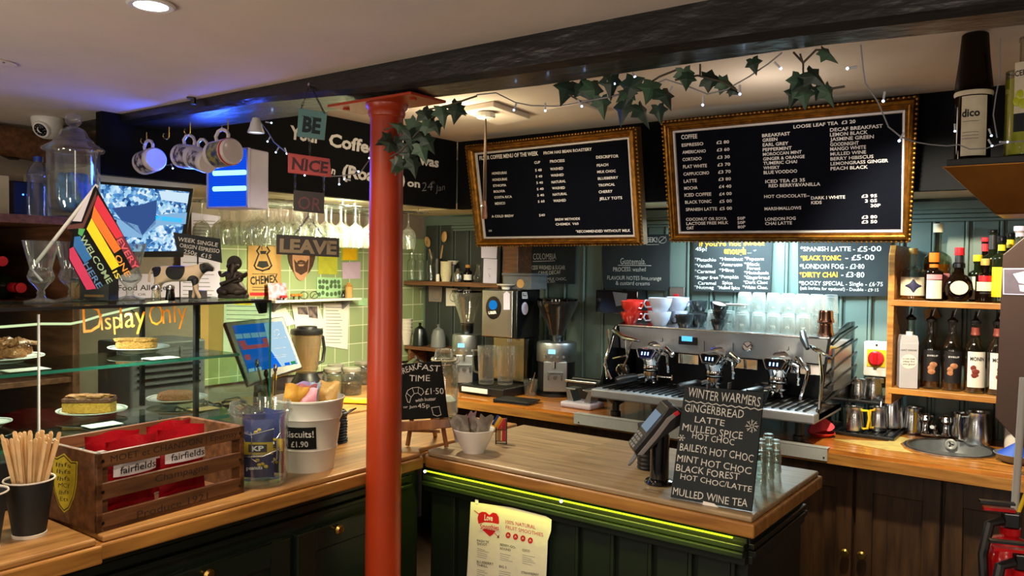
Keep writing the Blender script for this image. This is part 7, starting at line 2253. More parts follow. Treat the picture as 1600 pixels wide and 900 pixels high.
# steam wands and levers
def pm(px, py, Y): return at(px, py, Y=Y)
def mtube(pts, r, nm, mat='chrome', n=10):
    return G().tube([pm(*p) for p in pts], r, n).build(nm, mat, em, world=True)
mtube([(958, 515, 3.12), (975, 528, 3.05), (1000, 533, 3.03)], [.008, .011, .005], 'steam_lever')
mtube([(950, 515, 3.10), (951, 545, 3.04), (946, 562, 3.00), (949, 592, 2.99)], .006, 'steam_wand')
mtube([(958, 560, 3.06), (980, 555, 3.04), (978, 530, 3.05)], .005, 'wand_loop')
mtube([(944, 568, 3.0), (955, 592, 2.99)], .005, 'wand_brace')
mtube([(1263, 540, 3.10), (1282, 550, 3.02), (1300, 560, 3.0)], [.008, .009, .004], 'steam_lever')
mtube([(1254, 520, 3.12), (1256, 530, 3.08), (1262, 545, 3.05)], [.012, .014, .008], 'lever_knob', 'black_plastic')
mtube([(1250, 560, 3.08), (1262, 580, 3.02), (1258, 600, 3.0), (1250, 625, 2.99)], .006, 'steam_wand')
mtube([(1280, 545, 3.06), (1284, 590, 3.02), (1280, 640, 2.99)], .006, 'side_tube')
mtube([(987, 532, 3.10), (980, 560, 3.06), (974, 574, 3.04)], .005, 'hot_water_pipe')
gm = tr(*pm(973, 578, 3.06)) @ rot('X', PI/2)
G().lathe([(.022, -.012), (.027, -.010), (.027, .012), (.023, .014), (.021, .010), (0, .010)], 28, gm).build('pressure_gauge', 'chrome', em, world=True)
G().lathe([(0, .0105), (.021, .0105)], 24, gm).build('gauge_dial', 'black_gloss', COL.objects[-1], world=True)
mtube([(1027, 586, 3.02), (1027, 594, 3.02)], .004, 'cup_rest'); mtube([(1050, 586, 3.02), (1050, 594, 3.02)], .004, 'cup_rest'); mtube([(1027, 588, 3.02), (1050, 590, 3.02)], .003, 'cup_rest')
# sides and feet
for x, nm in ((MX0-.004, 'side_panel'), (MX1+.004, 'side_panel')):
    q = G()
    q.prism([(3.00, 1.03), (3.02, 1.04), (3.14, 1.28), (3.42, 1.33), (3.50, 1.33), (3.50, 1.0), (3.0, .99)], x-.006, x+.006, Matrix(((0, 0, 1, 0), (1, 0, 0, 0), (0, 1, 0, 0), (0, 0, 0, 1))))
    sp = q.build(nm, 'black_gloss', em, smooth=0, bevel=.003, world=True)
    if x > MXC:
        for i in range(5):
            z = 1.05+.052*i
            G().tube([(x+.010, 3.06+.022*i, z), (x+.016, 3.30, z+.03), (x+.014, 3.50, z+.05)], .004, 6).build('slat', 'black_plastic', sp, world=True)
        G().box((x+.009, 3.30, 1.16), (.006, .26, .16)).build('side_window', 'steel_brushed', sp, smooth=0, world=True)
for x in (MX0+.06, MX1-.07):
    for y in (3.04, 3.42):
        G().lathe([(0, 0), (.022, 0), (.022, .020), (.015, .024), (.015, .088), (0, .088)], 20, tr(x, y, ZB+.0004)).build('foot', 'black_plastic', em, world=True)
q = G(); q.prism([(2.99, .985), (3.12, .985), (3.10, .955), (3.05, .945)], MX0+.04, MX0+.07, Matrix(((0, 0, 1, 0), (1, 0, 0, 0), (0, 1, 0, 0), (0, 0, 0, 1))))
q.build('foot_bracket', 'dark_steel', em, smooth=0, world=True)

c1_ = None
for px, py, Y, lb in ((1184, 614, 3.00, 'dark cup under the right hand group, nearest the chalkboard'), (1203, 596, 3.21, 'dark cup under the right hand group, towards the back of the tray')):
    p = at(px, py, Y=Y); p.z = ZT1+.0062
    c1_ = p if c1_ is None else c1_
    CUPS_ON_TRAY = globals().setdefault('CUPS_ON_TRAY', []); CUPS_ON_TRAY.append((p, lb))
# cups and glasses on top
CZ = 1.2855
def top_at(px, Y):
    p = at(px, 505, Y=Y); p.z = CZ
    return p
mk('cup_blue', '#c3cfea', .14, var=.03, coat=.4)
mk('cup_dark', '#2c3338', .16, var=.06, coat=.4)
def cup_proto(mat, r, h, label, loc, rz, group):
    t = thing('coffee_cup', label, 'cup', loc, rz, group)
    G().lathe([(0, .003), (r*.52, .002), (r*.56, 0), (r*.60, .004), (r*.86, h*.45), (r*.98, h*.85), (r, h), (r*.97, h), (r*.94, h*.84), (r*.80, h*.44), (r*.5, .008), (0, .007)], 32).build('cup_wall', mat, t)
    G().lathe([(r*.975, h*.995), (r*.93, h*.82), (r*.79, h*.44), (r*.49, .010), (0, .009)], 32).build('cup_lining', 'white_ceramic', t)
    G().tube([(r*.94, 0, h*.80), (r*1.3, 0, h*.82), (r*1.42, 0, h*.58), (r*1.25, 0, h*.34), (r*.80, 0, h*.36)], h*.06, 8).build('cup_handle', mat, t)
    return t
proto = {}
for px, Y, lev, kind, rz, lb in (
        (985, 3.24, 0, 'red', 1.0, 'lower red cup at the front of the red group'), (985, 3.24, 1, 'red', 1.0, 'upper red cup at the front of the red group'),
        (992, 3.375, 0, 'red', 2.2, 'lower red cup behind the front red stack'), (992, 3.375, 1, 'red', 1.9, 'upper red cup, tallest at the back left of the machine top'),
        (1022, 3.39, 0, 'red', 1.8, 'lower red cup nearest the wall behind the pale blue cups'), (1022, 3.39, 1, 'red', 1.5, 'upper red cup nearest the pale blue cups'),
        (1030, 3.225, 0, 'blue', 4.0, 'lower pale blue cup at the front of its stack'), (1031, 3.225, 1, 'blue', 3.9, 'upper pale blue cup at the front of its stack'), (1058, 3.37, 0, 'blue', 1.4, 'lower pale blue cup at the back'), (1058, 3.37, 1, 'blue', 1.2, 'upper white lined pale blue cup at the back'),
        (1069, 3.20, 0, 'dark', 4.0, 'dark cup standing at the front beside the pale blue stack'), (1088, 3.285, 0, 'dark', 5.0, 'dark cup standing behind the front dark cup'), (1091, 3.40, 1, 'dark', 1.6, 'upper dark cup on the back dark cup'), (1091, 3.40, 0, 'dark', 1.6, 'lower dark cup at the back'), (1124, 3.40, 0, 'dark', 1.4, 'dark cup at the back nearest the glasses'), (1124, 3.40, 1, 'dark', 1.4, 'upper dark cup at the back nearest the glasses')):
    r, h, mat = {'red': (.044, .052, 'red_cup'), 'blue': (.052, .062, 'cup_blue'), 'dark': (.042, .055, 'cup_dark')}[kind]
    p = top_at(px, Y)+Vector((0, 0, lev*(h*.96)))
    gp = {'red': 'red cups on the coffee machine', 'blue': 'pale blue cups on the coffee machine', 'dark': 'dark cups on the coffee machine'}[kind]
    if kind not in proto:
        proto[kind] = cup_proto(mat, r, h, lb, p, rz, gp)
    else:
        dup(proto[kind], p, rz, lb)
for p, lb in CUPS_ON_TRAY:
    o = dup(proto['dark'], p, 3.4, lb, 'dark cups on the drip tray')
# espresso cups stacked, tilted one on top
e1 = cup_proto('cup_dark', .030, .042, 'lower dark espresso cup of the leaning stack among the glasses', top_at(1122, 3.20), 2.6, 'leaning espresso cup stack')
dup(e1, top_at(1124, 3.20)+Vector((0, 0, .041)), 2.0, 'middle dark espresso cup of the leaning stack among the glasses')
dup(e1, top_at(1124, 3.20)+Vector((-.010, 0, .070)), None, 'top dark espresso cup tipped over on the leaning stack', None, (.0, -.35, 2.6))
sc0 = None
for k, (dx_, lb) in enumerate(((.03, 'white saucer nearest the tipped espresso cup'), (.055, 'middle white saucer lying across the glasses'), (.080, 'white saucer farthest along from the tipped espresso cup'))):
    p = top_at(1124, 3.23)+Vector((dx_, .02, .098))
    if sc0 is None:
        sc0 = thing('saucer', lb, 'saucer', p, 0, 'saucers over the glasses')
        G().lathe([(0, .001), (.016, 0), (.018, .002), (.034, .007), (.034, .0085), (.017, .004), (0, .003)], 30).build('saucer_dish', 'white_ceramic', sc0)
    else:
        dup(sc0, p, 0, lb)
# tumblers, upturned, in rows and two tiers
tg = None
n_ = 0
for row, Y in enumerate((3.21, 3.285, 3.36, 3.435)):
    for k in range(9):
        px = 1113+row*2+k*(23.8-row*.5)
        if (row == 0 and not 1145 < px < 1266) or (row > 1 and px < 1144):
            continue
        for lev in (0, 1):
            if lev == 1 and (row == 0 or (row == 1 and k < 2) or k == 0):
                continue
            if px > 1298:
                continue
            p = top_at(px, Y)+Vector((rnd(-.003, .003), rnd(-.003, .003), lev*.077))
            lb = ('upturned clear tumbler on the coffee machine, ' + ('upper tier' if lev else 'bottom tier'))
            if tg is None:
                tg = thing('tumbler', lb, 'glass', p, 0, 'bottom tier of tumblers on the coffee machine')
                G().lathe([(.031, 0), (.0315, .002), (.0255, .070), (.0235, .075), (0, .075), (0, .066), (.022, .066), (.0292, .001), (.031, 0)], 18).build('glass_wall', 'tumbler_glass', tg)
                for i in range(0):
                    pass
            else:
                dup(tg, p, rnd(0, 3), lb, ('upper tier' if lev else 'bottom tier') + ' of tumblers on the coffee machine')
mk('copper_cup', '#b08a7c', .15, 1, var=.1)
for k, (z, lb) in enumerate(((0, 'lower shiny copper tumbler at the right end of the machine top'), (.050, 'upper shiny copper tumbler at the right end of the machine top'))):
    t = thing('copper_tumbler', lb, 'cup', top_at(1290, 3.20)+Vector((0, 0, z)), 0)
    G().lathe([(.030, 0), (.032, .004), (.031, .012), (.028, .018), (.027, .042), (.024, .049), (0, .049)], 26).build('cup_wall', 'copper_cup', t)

# ================================================================ between machine and sink
t = thing('red_saucer', 'red dish with a crumpled red cloth beside the coffee machine', 'dish', at(1283, 681, Z=ZB+.0004), 0)
G().lathe([(0, .003), (.035, 0), (.040, .003), (.052, .014), (.051, .016), (.038, .007), (0, .006)], 34).build('dish_wall', 'red_cup', t)
mk('pink_cloth', '#d8485a', .85, var=.1, bump=.4, bscale=40)
cp = Vector(t.location)+Vector((-.006, .004, .0075))
g = G()
def clothf(u, v_):
    a = 2*PI*u
    r_ = .048*v_*(1+.12*math.sin(3*a+1))
    return (r_*math.cos(a)-.012*(1-v_), r_*math.sin(a)*.8, .060*(1-v_)**.8*(1+.1*math.sin(5*a))+.006*math.sin(4*a)*v_+.010+.018*v_*max(0, math.cos(a-.3)))
g.grid(clothf, 28, 8)
o = tag(g.build('folded_cloth', 'pink_cloth', None), 'bright pink cloth heaped in the red dish', 'cloth'); o.location = cp
t = thing('tamper', 'small tamper with a steel top beside the red dish', 'tamper', at(1248, 687, Z=ZB+.0004), 0)
G().lathe([(0, 0), (.020, 0), (.021, .016), (.014, .020)], 24).build('tamper_base', 'black_plastic', t)
G().ball((0, 0, .028), .016, 14, None, (1, 1, .8)).build('tamper_head', 'chrome', t)
ma, mb_ = at(1305, 672, Z=ZB), at(1388, 692, Z=ZB)
t = thing('draining_mat', 'flat dark draining mat carrying milk jugs beside the sink', 'mat', (-.735, 3.38, ZB+.0006), 0)
G().box((0, 0, .007), (.245, .25, .014)).build('mat_slab', 'dark_steel', t, smooth=0, bevel=.003)
for k in range(9):
    G().box((-.108+.027*k, 0, .0152), (.008, .23, .003)).build('mat_rib', 'black_plastic', t, smooth=0)
mk('wet_cloth', '#c9ad62', .4, var=.2, scale=20, bump=.3, bscale=30)
t = thing('wet_cloth', 'damp yellow cloth spread flat between the mat and the sink', 'cloth', (-.60, 3.17, ZB+.0006), 0)
g = G()
g.prism([(-.20, -.02), (-.13, -.05), (.0, -.085), (.08, -.075), (.045, -.03), (.014, .06), (.030, .18), (-.02, .20), (-.03, .07)], 0, .0022)
g.build('cloth_sheet', 'wet_cloth', t, smooth=0)
jg = None
MZ = ZB+.0175
for px, py, Y, z, s, hm, rz, lb in (
        (1334, 675, 3.30, MZ, 1.0, 'yellow', -.2, 'steel milk jug with a yellow handle at the front of the mat'),
        (1371, 678, 3.365, MZ, .98, 'note_yellow', -1.9, 'steel milk jug with its taped handle facing out on the mat'),
        (1391, 660, 3.46, MZ, 1.3, 'steel', -1.9, 'tall steel milk jug behind the two front jugs on the mat'),
        (1426, 670, 3.49, ZB+.0004, 1.08, 'yellow', -1.25, 'steel milk jug with a yellow grip alone against the dark wall left of the taps'),
        (1500, 682, 3.50, ZB+.0004, 1.05, 'blue', -1.4, 'steel milk jug with a blue stripe right of the taps'),
        (1526, 690, 3.43, ZB+.0004, 1.28, 'steel', -2.4, 'tall steel milk jug nearest the cupboard panel'),
        (1364, 625, 3.45, ZB+.12, .95, 'steel', 3.0, 'steel milk jug on the raised stand under the isolator switch'),
        (1340, 620, 3.45, ZB+.12, .85, 'steel', 3.0, 'small steel milk jug on the raised stand nearest the coffee machine')):
    p = at(px, py, Y=Y); p.z = z
    t = thing('milk_jug', lb, 'milk jug', p, rz)
    r = .036*s; h = .092*s
    G().lathe([(0, .002), (r*.95, 0), (r*1.03, .004), (r*1.04, h*.25), (r*.92, h*.7), (r*.86, h*.9), (r*.9, h), (r*.86, h), (r*.82, h*.9), (r*.9, h*.5), (r*.96, .01), (0, .006)], 30).build('jug_wall', 'steel', t)
    G().prism([(-r*.84, -.012), (-r*1.18, 0), (-r*.84, .012)], h*.82, h*1.02).build('pour_lip', 'steel', t, smooth=0)
    G().tube([(r*.86, 0, h*.88), (r*1.5, 0, h*.90), (r*1.62, 0, h*.6), (r*1.45, 0, h*.16), (r*1.02, 0, h*.12)], [.005*s]*5, 8).build('handle', hm, t)
t = thing('jug_stand', 'black raised stand holding two jugs beside the coffee machine', 'stand', (at(1354, 640, Y=3.45).x, 3.45, ZB+.0004), 0)
G().box((0, 0, .112), (.13, .075, .014)).box((-.058, 0, .053), (.012, .07, .105)).box((.058, 0, .053), (.012, .07, .105)).build('stand_frame', 'black_plastic', t, smooth=0, bevel=.003)
# sink and taps
t = thing('sink', 'oval steel sink set into the orange worktop', 'sink', (SX, SY, ZB), 0)
def ell(r0, z, k=40):
    return r0
prof = [(1.0, .0005), (1.0, .004), (.975, .0065), (.93, .006), (.90, .003), (.885, .0025)]
g = G()
v, f = [], []
N = 48
pts = [(1.0, .0006), (1.0, .004), (.97, .0065), (.92, .006), (.89, .0028), (.86, .0024), (0, .0022)]
for r_, z in pts:
    for i in range(N):
        a = 2*PI*i/N
        v.append((.152*r_*math.cos(a), .165*r_*math.sin(a), z))
for q in range(len(pts)-1):
    for i in range(N):
        f.append((q*N+i, q*N+(i+1) % N, q*N+N+(i+1) % N, q*N+N+i))
g.add(v[:N*6], [q for q in f if max(q) < N*6])
g.build('sink_rim', 'steel', t)
bw_ = G()
v, f = [], []
pts = [(.865, .003), (.855, -.005), (.845, -.022), (.81, -.038), (.70, -.045), (.3, -.046), (.0, -.046)]
for r_, z in pts:
    for i in range(N):
        a = 2*PI*i/N
        v.append((.152*r_*math.cos(a), .165*r_*math.sin(a), z))
for q in range(len(pts)-1):
    for i in range(N):
        f.append((q*N+i, q*N+(i+1) % N, q*N+N+(i+1) % N, q*N+N+i))
bw_.add(v, f)
mk('basin_steel', '#9aa0a4', .4, .7, var=.1)
bw_.build('basin', 'basin_steel', t)
dp_ = at(1486, 694, Y=3.396)
DM = tr(dp_.x-SX, 3.392-SY, dp_.z-ZB) @ rot('X', PI/2)
G().lathe([(0, -.003), (.020, -.003), (.020, .002), (.015, .004), (.011, .001), (0, .001)], 28, DM).build('overflow', 'pale_alu', t)
for k in range(3):
    a = k*2*PI/3
    G().box((.006, 0, .0018), (.009, .005, .0015), DM @ rot('Z', a)).build('overflow_slot', 'black_plastic', t, smooth=0)
t = thing('taps', 'pair of chrome taps behind the sink', 'taps', at(1457, 683, Y=3.47), 0)
t.location.z = ZB+.0004
G().box((.01, 0, .006), (.10, .045, .012)).build('tap_base', 'chrome', t, smooth=0, bevel=.004)
for x in (-.025, .045):
    G().lathe([(.018, .010), (.012, .02), (.011, .05), (.016, .056), (.020, .062), (.018, .080), (.010, .086), (0, .087)], 20, tr(x, 0, 0)).build('tap_body', 'chrome', t)
    hd = COL.objects[-1]
    for k in range(4):
        a = k*PI/2+.4
        G().tube([(x, 0, .070), (x+.026*math.cos(a), .026*math.sin(a), .074)], .005, 8).build('tap_spoke', 'chrome', hd)
G().tube([(.01, 0, .012), (.01, -.01, .05), (.01, -.05, .062), (.01, -.085, .050)], .008, 10).build('spout', 'chrome', t)
p = at(1585, 720, Z=ZB); p = Vector((-.215, 3.18, ZB+.0004))
t = thing('cleaning_bowl', 'grey bowl with a blue cloth at the far right of the worktop', 'bowl', p, 0)
G().lathe([(0, .003), (.04, 0), (.05, .004), (.072, .030), (.070, .031), (.045, .008), (0, .007)], 30).build('bowl_wall', 'grey_plastic', t)
g = G()
g.grid(lambda u, v_: ((.060*v_*math.cos(2*PI*u)), .060*v_*math.sin(2*PI*u), .018+.05*(1-v_)+.006*math.sin(9*u*2)*v_), 20, 6)
o = tag(g.build('blue_cloth', 'blue', None), 'dark blue cloth heaped in the grey bowl beside the sink', 'cloth'); o.location = p+Vector((0, 0, .004))
p = at(1586, 700, Y=3.40); p.z = ZB+.0004
t = thing('spray_bottle', 'white bottle half hidden behind the cupboard panel by the sink', 'bottle', p, 0)
G().lathe(bottle_prof(.034, .15, .10, .014, .025), 24).build('bottle_wall', 'white_plastic', t)

# ================================================================ bottle shelves
S1, S2 = 1.432, 1.103
XP = at(1391, 500, Y=3.26).x
t = thing('bottle_shelf', 'orange wooden two tier bottle shelf against the grey panelled wall', 'shelf', (XP, 3.4, ZB))
G().prism([(3.262, 1.04), (3.262, 1.60), (3.285, 1.635), (3.56, 1.635), (3.56, 1.04)], XP-.011, XP+.011, Matrix(((0, 0, 1, 0), (1, 0, 0, 0), (0, 1, 0, 0), (0, 0, 0, 1)))).build('side_panel', 'shelf_wood', t, smooth=0, bevel=.002, world=True)
for z in (S1, S2):
    G().box(((XP+1.2)/2, 3.41, z-.012), (1.2-XP, .30, .022)).build('shelf_board', 'shelf_wood', t, smooth=0, bevel=.002, world=True)
G().box((1.19, 3.41, 1.33), (.022, .30, .6)).build('side_panel', 'shelf_wood', t, smooth=0, bevel=.002, world=True)
def onS(px, Y, z):
    p = at(px, 470 if z > 1.3 else 600, Y=Y); p.z = z+.0002
    return p
def bottle(label, p, r, h, sh, nr, nl, gm_, cap, capc, lab=None, lz=None, lw=1.2, liquid=None, name='spirit_bottle', facing=FACE*.4, neck=None, round_=False):
    t = thing(name, label, 'bottle', p, facing)
    pr_ = bottle_prof(r, h, sh, nr, nl)
    if round_:
        pr_ = [(0, .004), (r*.5, 0), (r*.62, .006), (r*.92, r*.45), (r, r*.95), (r*.92, r*1.5), (r*.6, r*1.95), (nr*1.4, r*2.1), (nr*1.2, r*2.4), (nr, h-nl*.5), (nr, h), (0, h)]
    G().lathe(pr_, 28).build('bottle_glass', gm_, t)
    G().lathe([(nr+.003, h-.004), (nr+.0035, h-.002), (nr+.0035, h+cap), (nr+.002, h+cap+.002), (0, h+cap+.002)], 20).build('cap', capc, t)
    if liquid:
        G().lathe([(0, .006), (r*.9, .006), (r*.93, .012), (r*.93, sh*liquid[1]), (0, sh*liquid[1])], 26).build('liquid', liquid[0], t)
    if lab:
        lb_ = G().lathe([(r+.0008, lz[0]), (r+.0008, lz[1])], 20, None, -PI/2-lw, -PI/2+lw).build('label_paper', lab, t)
    if neck:
        G().lathe([(nr+.0012, h-nl*.8), (nr+.0012, h-nl*.1)], 20).build('neck_foil', neck, t)
    return t
mk('orange_cap', '#e8721c', .4); mk('gold_cap', '#d9b86a', .4, .3); mk('pink_label', '#d98a94', .6); mk('navy_label', '#2a2a50', .6); mk('cream_label', '#e6dcc0', .6); mk('black_label', '#17151a', .5)
glass('bottle_clear', '#e8e6da', .7, .08, power=1.6)
glass('bottle_gin', '#d8dcc8', .7, .08, power=1.6)
def label_quad(t, w, z0, z1, r, mat, nm, shape=None):
    return G().grid(lambda u, v_: ((r+.0014)*math.sin((u-.5)*w/r), -(r+.0014)*math.cos((u-.5)*w/r), z0+(z1-z0)*v_), 8, 2).build(nm, mat, t)
b_ = bottle('clear brandy bottle with a navy diamond label, first on the upper shelf', onS(1425, 3.33, S1), .042, .175, .105, .012, .05, 'bottle_clear', .016, 'gold_cap', 'cream_label', (.016, .085), 1.3, ('amber_liquid', .75))
G().grid(lambda u, v_: (.047*(u-.5)*1.2*(1-abs(v_-.5)*1.6), -math.sqrt(max(0, .0445**2-(.047*(u-.5)*1.2)**2))-.0008, .028+.048*v_), 8, 8).build('diamond_label', 'navy_label', b_)
b_ = bottle('square dark liqueur bottle with an orange cap on the upper shelf', onS(1458, 3.29, S1), .031, .145, .105, .014, .03, 'brown_glass', .028, 'orange_cap', 'cream_label', (.008, .075), .9, None, neck='orange_cap')
label_quad(b_, .055, .078, .096, .031, 'pink_label', 'pink_ribbon')
b_ = bottle('tall clear gin bottle with a pale cap behind the orange capped one', onS(1463, 3.49, S1), .050, .262, .150, .014, .075, 'bottle_gin', .028, 'cream_label', 'pink_label', (.03, .10), .9, ('amber_liquid', .9))
b_ = bottle('round bellied brown liqueur bottle with an oval label', onS(1497, 3.29, S1), .047, .170, .10, .0125, .05, 'brown_glass', .022, 'red', None, None, 1.2, None, round_=True, neck='black_label')
G().lathe([(0, 0), (.026, 0), (.026, .0012), (0, .0015)], 26, tr(-.004, -.0482, .050) @ rot('X', PI/2) @ Matrix.Diagonal((1.1, .95, 1, 1))).build('oval_label', 'cream_label', b_)
G().lathe([(.0165, .118), (.020, .122), (.020, .136), (.0165, .140)], 20).build('collar', 'dark_steel', b_)
b_ = bottle('small pale bottle with a yellow cap behind the cream liqueur', onS(1526, 3.40, S1), .030, .150, .10, .012, .035, 'green_glass', .018, 'yellow', 'cream_label', (.006, .09), 1.4)
b_ = bottle('cream liqueur bottle with a red arched label', onS(1538, 3.31, S1), .030, .135, .095, .012, .03, 'brown_glass', .018, 'gold_cap', 'cream_label', (.040, .072), 1.1)
label_quad(b_, .050, .074, .094, .030, 'red', 'red_banner')
label_quad(b_, .040, .030, .036, .030, 'black_label', 'black_band')
b_ = bottle('tall dark wine bottle behind the cream liqueur', onS(1549, 3.44, S1), .036, .255, .155, .0145, .08, 'green_glass', .006, 'black_gloss', None, None, 1, neck='black_label')
b_ = bottle('dark bottle with a red neck tag behind the cream liqueur', onS(1538, 3.50, S1), .030, .225, .15, .013, .05, 'brown_glass', .01, 'red', None, None, 1, neck='red')
b_ = bottle('green bottle with a yellow label beside the cupboard panel', onS(1563, 3.30, S1), .029, .215, .155, .011, .04, 'green_glass', .018, 'black_gloss', 'yellow', (.02, .125), 1.4, neck='yellow')
b_ = bottle('green bottle with a yellow neck band behind the cupboard panel', onS(1576, 3.38, S1), .029, .235, .165, .011, .05, 'green_glass', .012, 'black_gloss', 'yellow', (.02, .125), 1.4, neck='yellow')
b_ = bottle('clear bottle with pink labels above the cupboard panel', onS(1590, 3.46, S1), .030, .262, .19, .016, .03, 'bottle_clear', .012, 'lilac_paper', 'pink_label', (.12, .18), 1.5, neck='lilac_paper')
# syrups on the lower shelf
mk('syrup_brown', '#3a1a0e', .2, var=.1, coat=.4)
mk('syrup_rose', '#8a4238', .35, var=.2)
mk('syrup_cookie', '#c98a62', .5, var=.35, scale=60)
for k, (px, Y, kind, lb) in enumerate(((1421, 3.40, 'plain', 'syrup bottle with a pump spout behind the milk carton'), (1453, 3.34, 'dark', 'syrup bottle with a black cookie label next to the milk carton'), (1486, 3.34, 'dark', 'syrup bottle with a black label of nuts, in the middle of the lower shelf'), (1522, 3.33, 'white', 'syrup bottle with a white vanilla label on the lower shelf'), (1557, 3.33, 'white', 'syrup bottle with a white hazelnut label against the cupboard panel'))):
    p = onS(px, Y, S2)
    t = thing('syrup_bottle', lb, 'bottle', p, FACE*.55)
    r = .034
    G().lathe([(0, .003), (r*.9, 0), (r, .005), (r, .150), (r*.97, .158), (r*.6, .185), (.013, .200), (.0155, .210), (.012, .222), (.0125, .240), (.0145, .243), (.0145, .250), (0, .250)], 28).build('bottle_glass', 'bottle_clear', t)
    G().lathe([(0, .006), (r*.92, .006), (r*.94, .012), (r*.94, .10+.02*(k % 2)), (0, .10+.02*(k % 2))], 26).build('syrup', 'syrup_brown', t)
    G().lathe([(.016, .249), (.018, .252), (.018, .258), (.012, .262), (.007, .268), (.004, .286), (.002, .294), (0, .294)], 18).build('pourer', 'black_plastic', t)
    G().tube([(.002, -.004, .27), (.006, -.007, .288), (.010, -.008, .300)], [.003, .0025, .002], 8).build('steel_spout', 'chrome', COL.objects[-1])
    if kind != 'plain':
        lp = label_quad(t, .062, .030 if kind == 'dark' else .022, .145 if kind == 'dark' else .150, r, 'black_label' if kind == 'dark' else 'paper', 'label_paper')
        g = G()
        if kind == 'dark':
            text2d(g, 'SYRUP', (-.018, .122), (.018, .122), .006, .0005, .01)
        else:
            text2d(g, 'MONIN', (-.022, .118), (.022, .118), .014, .0005, .03)
        for q in g.v:
            a = q.x/r
            q.x, q.y, q.z = (r+.002)*math.sin(a), -(r+.002)*math.cos(a), q.y
        g.build('label_lettering', 'letter_white' if kind == 'dark' else 'ink', lp, smooth=0)
        for i in range(3):
            a = rnd(-.3, .3)
            G().ball(((r+.001)*math.sin(a), -(r+.001)*math.cos(a), .066+.013*i), .013, 12, None, (1, .12, .8)).build('label_picture', 'syrup_cookie' if kind == 'dark' else 'syrup_rose', lp)
        if kind == 'white':
            G().lathe([(.0135, .205), (.0165, .210), (.0135, .220), (.0135, .236)], 20).build('neck_label', 'syrup_rose', t)
mk('carton_grey', '#b9b8c0', .6, var=.05)
p = onS(1417, 3.30, S2)
t = thing('milk_carton', 'grey drinks carton with a round speech bubble on the lower shelf', 'carton', p, .35)
G().box((0, 0, .085), (.062, .062, .17)).build('carton_body', 'carton_grey', t, smooth=0, bevel=.002)
G().prism([(-.031, .17), (.031, .17), (.027, .196), (-.027, .196)], -.03, .03, Matrix(((1, 0, 0, 0), (0, 0, 1, 0), (0, 1, 0, 0), (0, 0, 0, 1)))).build('folded_top', 'carton_grey', t, smooth=0)
G().lathe([(0, 0), (.012, 0), (.012, .014), (0, .015)], 18, tr(.004, 0, .196)).build('screw_cap', 'white_plastic', t)
g = G().lathe([(0, 0), (.027, 0), (.027, .0006), (0, .0006)], 26, tr(-.001, -.0313, .10) @ rot('X', PI/2)); g.build('speech_bubble', 'paper', t, smooth=0)
bb = COL.objects[-1]
g = G()
for s, z in (('is not milk', .108), ('okay for', .098), ('you guys?', .088)):
    text2d(g, s, (-.022, z), (.020, z), .007, .0325, .01, rot('X', PI/2))
text2d(g, 'OAT DRINK', (-.028, .140), (.026, .140), .006, .0318, .01, rot('X', PI/2))
g.build('carton_lettering', 'ink', bb, smooth=0)
fq2 = Fr((0, YB-.001, 1.3), 0)
t, b_ = note('small brown card pinned behind the syrup bottles', ((1443, 484), (1463, 480), (1470, 496), (1446, 500)), 'kraft', fq2)

# ================================================================ right edge: cupboard panel, copper hood, bottles, mop, extinguisher
mk('panel_brown', '#33201a', .45, var=.1, scale=8)
t = thing('wall_cupboard', 'dark brown cupboard panel with cut corners at the right photo edge', 'cupboard', (-.2, 2.9, 1.3))
pl = [(at(x, y, Y=2.9).x, at(x, y, Y=2.9).z) for x, y in ((1567, 398), (1600, 371), (1640, 338), (1640, 738), (1600, 700), (1555, 652))]
pl = pl[:3]+[(1.395, pl[2][1]), (1.395, pl[3][1])]+pl[3:]
G().prism(pl, 2.90, 2.922, Matrix(((1, 0, 0, 0), (0, 0, 1, 0), (0, 1, 0, 0), (0, 0, 0, 1)))).build('panel', 'panel_brown', t, smooth=0, bevel=.002, world=True)
fr = Fr((-.2, 2.8995, 1.5), 0)
g = G(); fr.quad(g, ((1567, 419), (1640, 419), (1640, 462), (1567, 460)), .0, .002)
lb_ = framed(g, fr).build('picture_plate', 'zap_case', t, smooth=0, world=True)
g = G(); fr.quad(g, ((1569, 421), (1638, 421), (1638, 460), (1569, 458)), .0022, .003)
mk('plate_grey', '#5c5466', .6, var=.15, scale=30)
framed(g, fr).build('picture_field', 'plate_grey', lb_, smooth=0, world=True)
g = G(); fr.quad(g, ((1583, 428), (1600, 424), (1612, 430), (1602, 444), (1592, 442)), .0032, .0038); fr.quad(g, ((1592, 445), (1604, 446), (1600, 456), (1594, 455)), .0032, .0038)
framed(g, fr).build('picture_print', 'lilac_paper', lb_, smooth=0, world=True)
t = thing('copper_hood', 'tapered copper clad shelf at the right photo edge', 'shelf', (.2, 2.45, 1.75))
h0, h1 = at(1471, 260, Y=2.3), at(1551, 333, Y=2.3)
v = [(h0.x, 2.30, h0.z), (1.39, 2.30, h0.z), (1.39, 2.62, h0.z), (h0.x, 2.62, h0.z), (h1.x, 2.36, h1.z), (1.39, 2.36, h1.z), (1.39, 2.56, h1.z), (h1.x, 2.56, h1.z)]
G().add(v, [(0, 1, 2, 3), (4, 5, 6, 7), (0, 1, 5, 4), (1, 2, 6, 5), (2, 3, 7, 6), (3, 0, 4, 7)]).build('copper_body', 'copper', t, smooth=0, world=True, bevel=.003)
G().box(((h0.x+1.39)/2-.0, 2.46, h0.z+.009), (1.39-h0.x-.02, .30, .018)).build('top_board', 'black_plastic', t, smooth=0, world=True, bevel=.002)
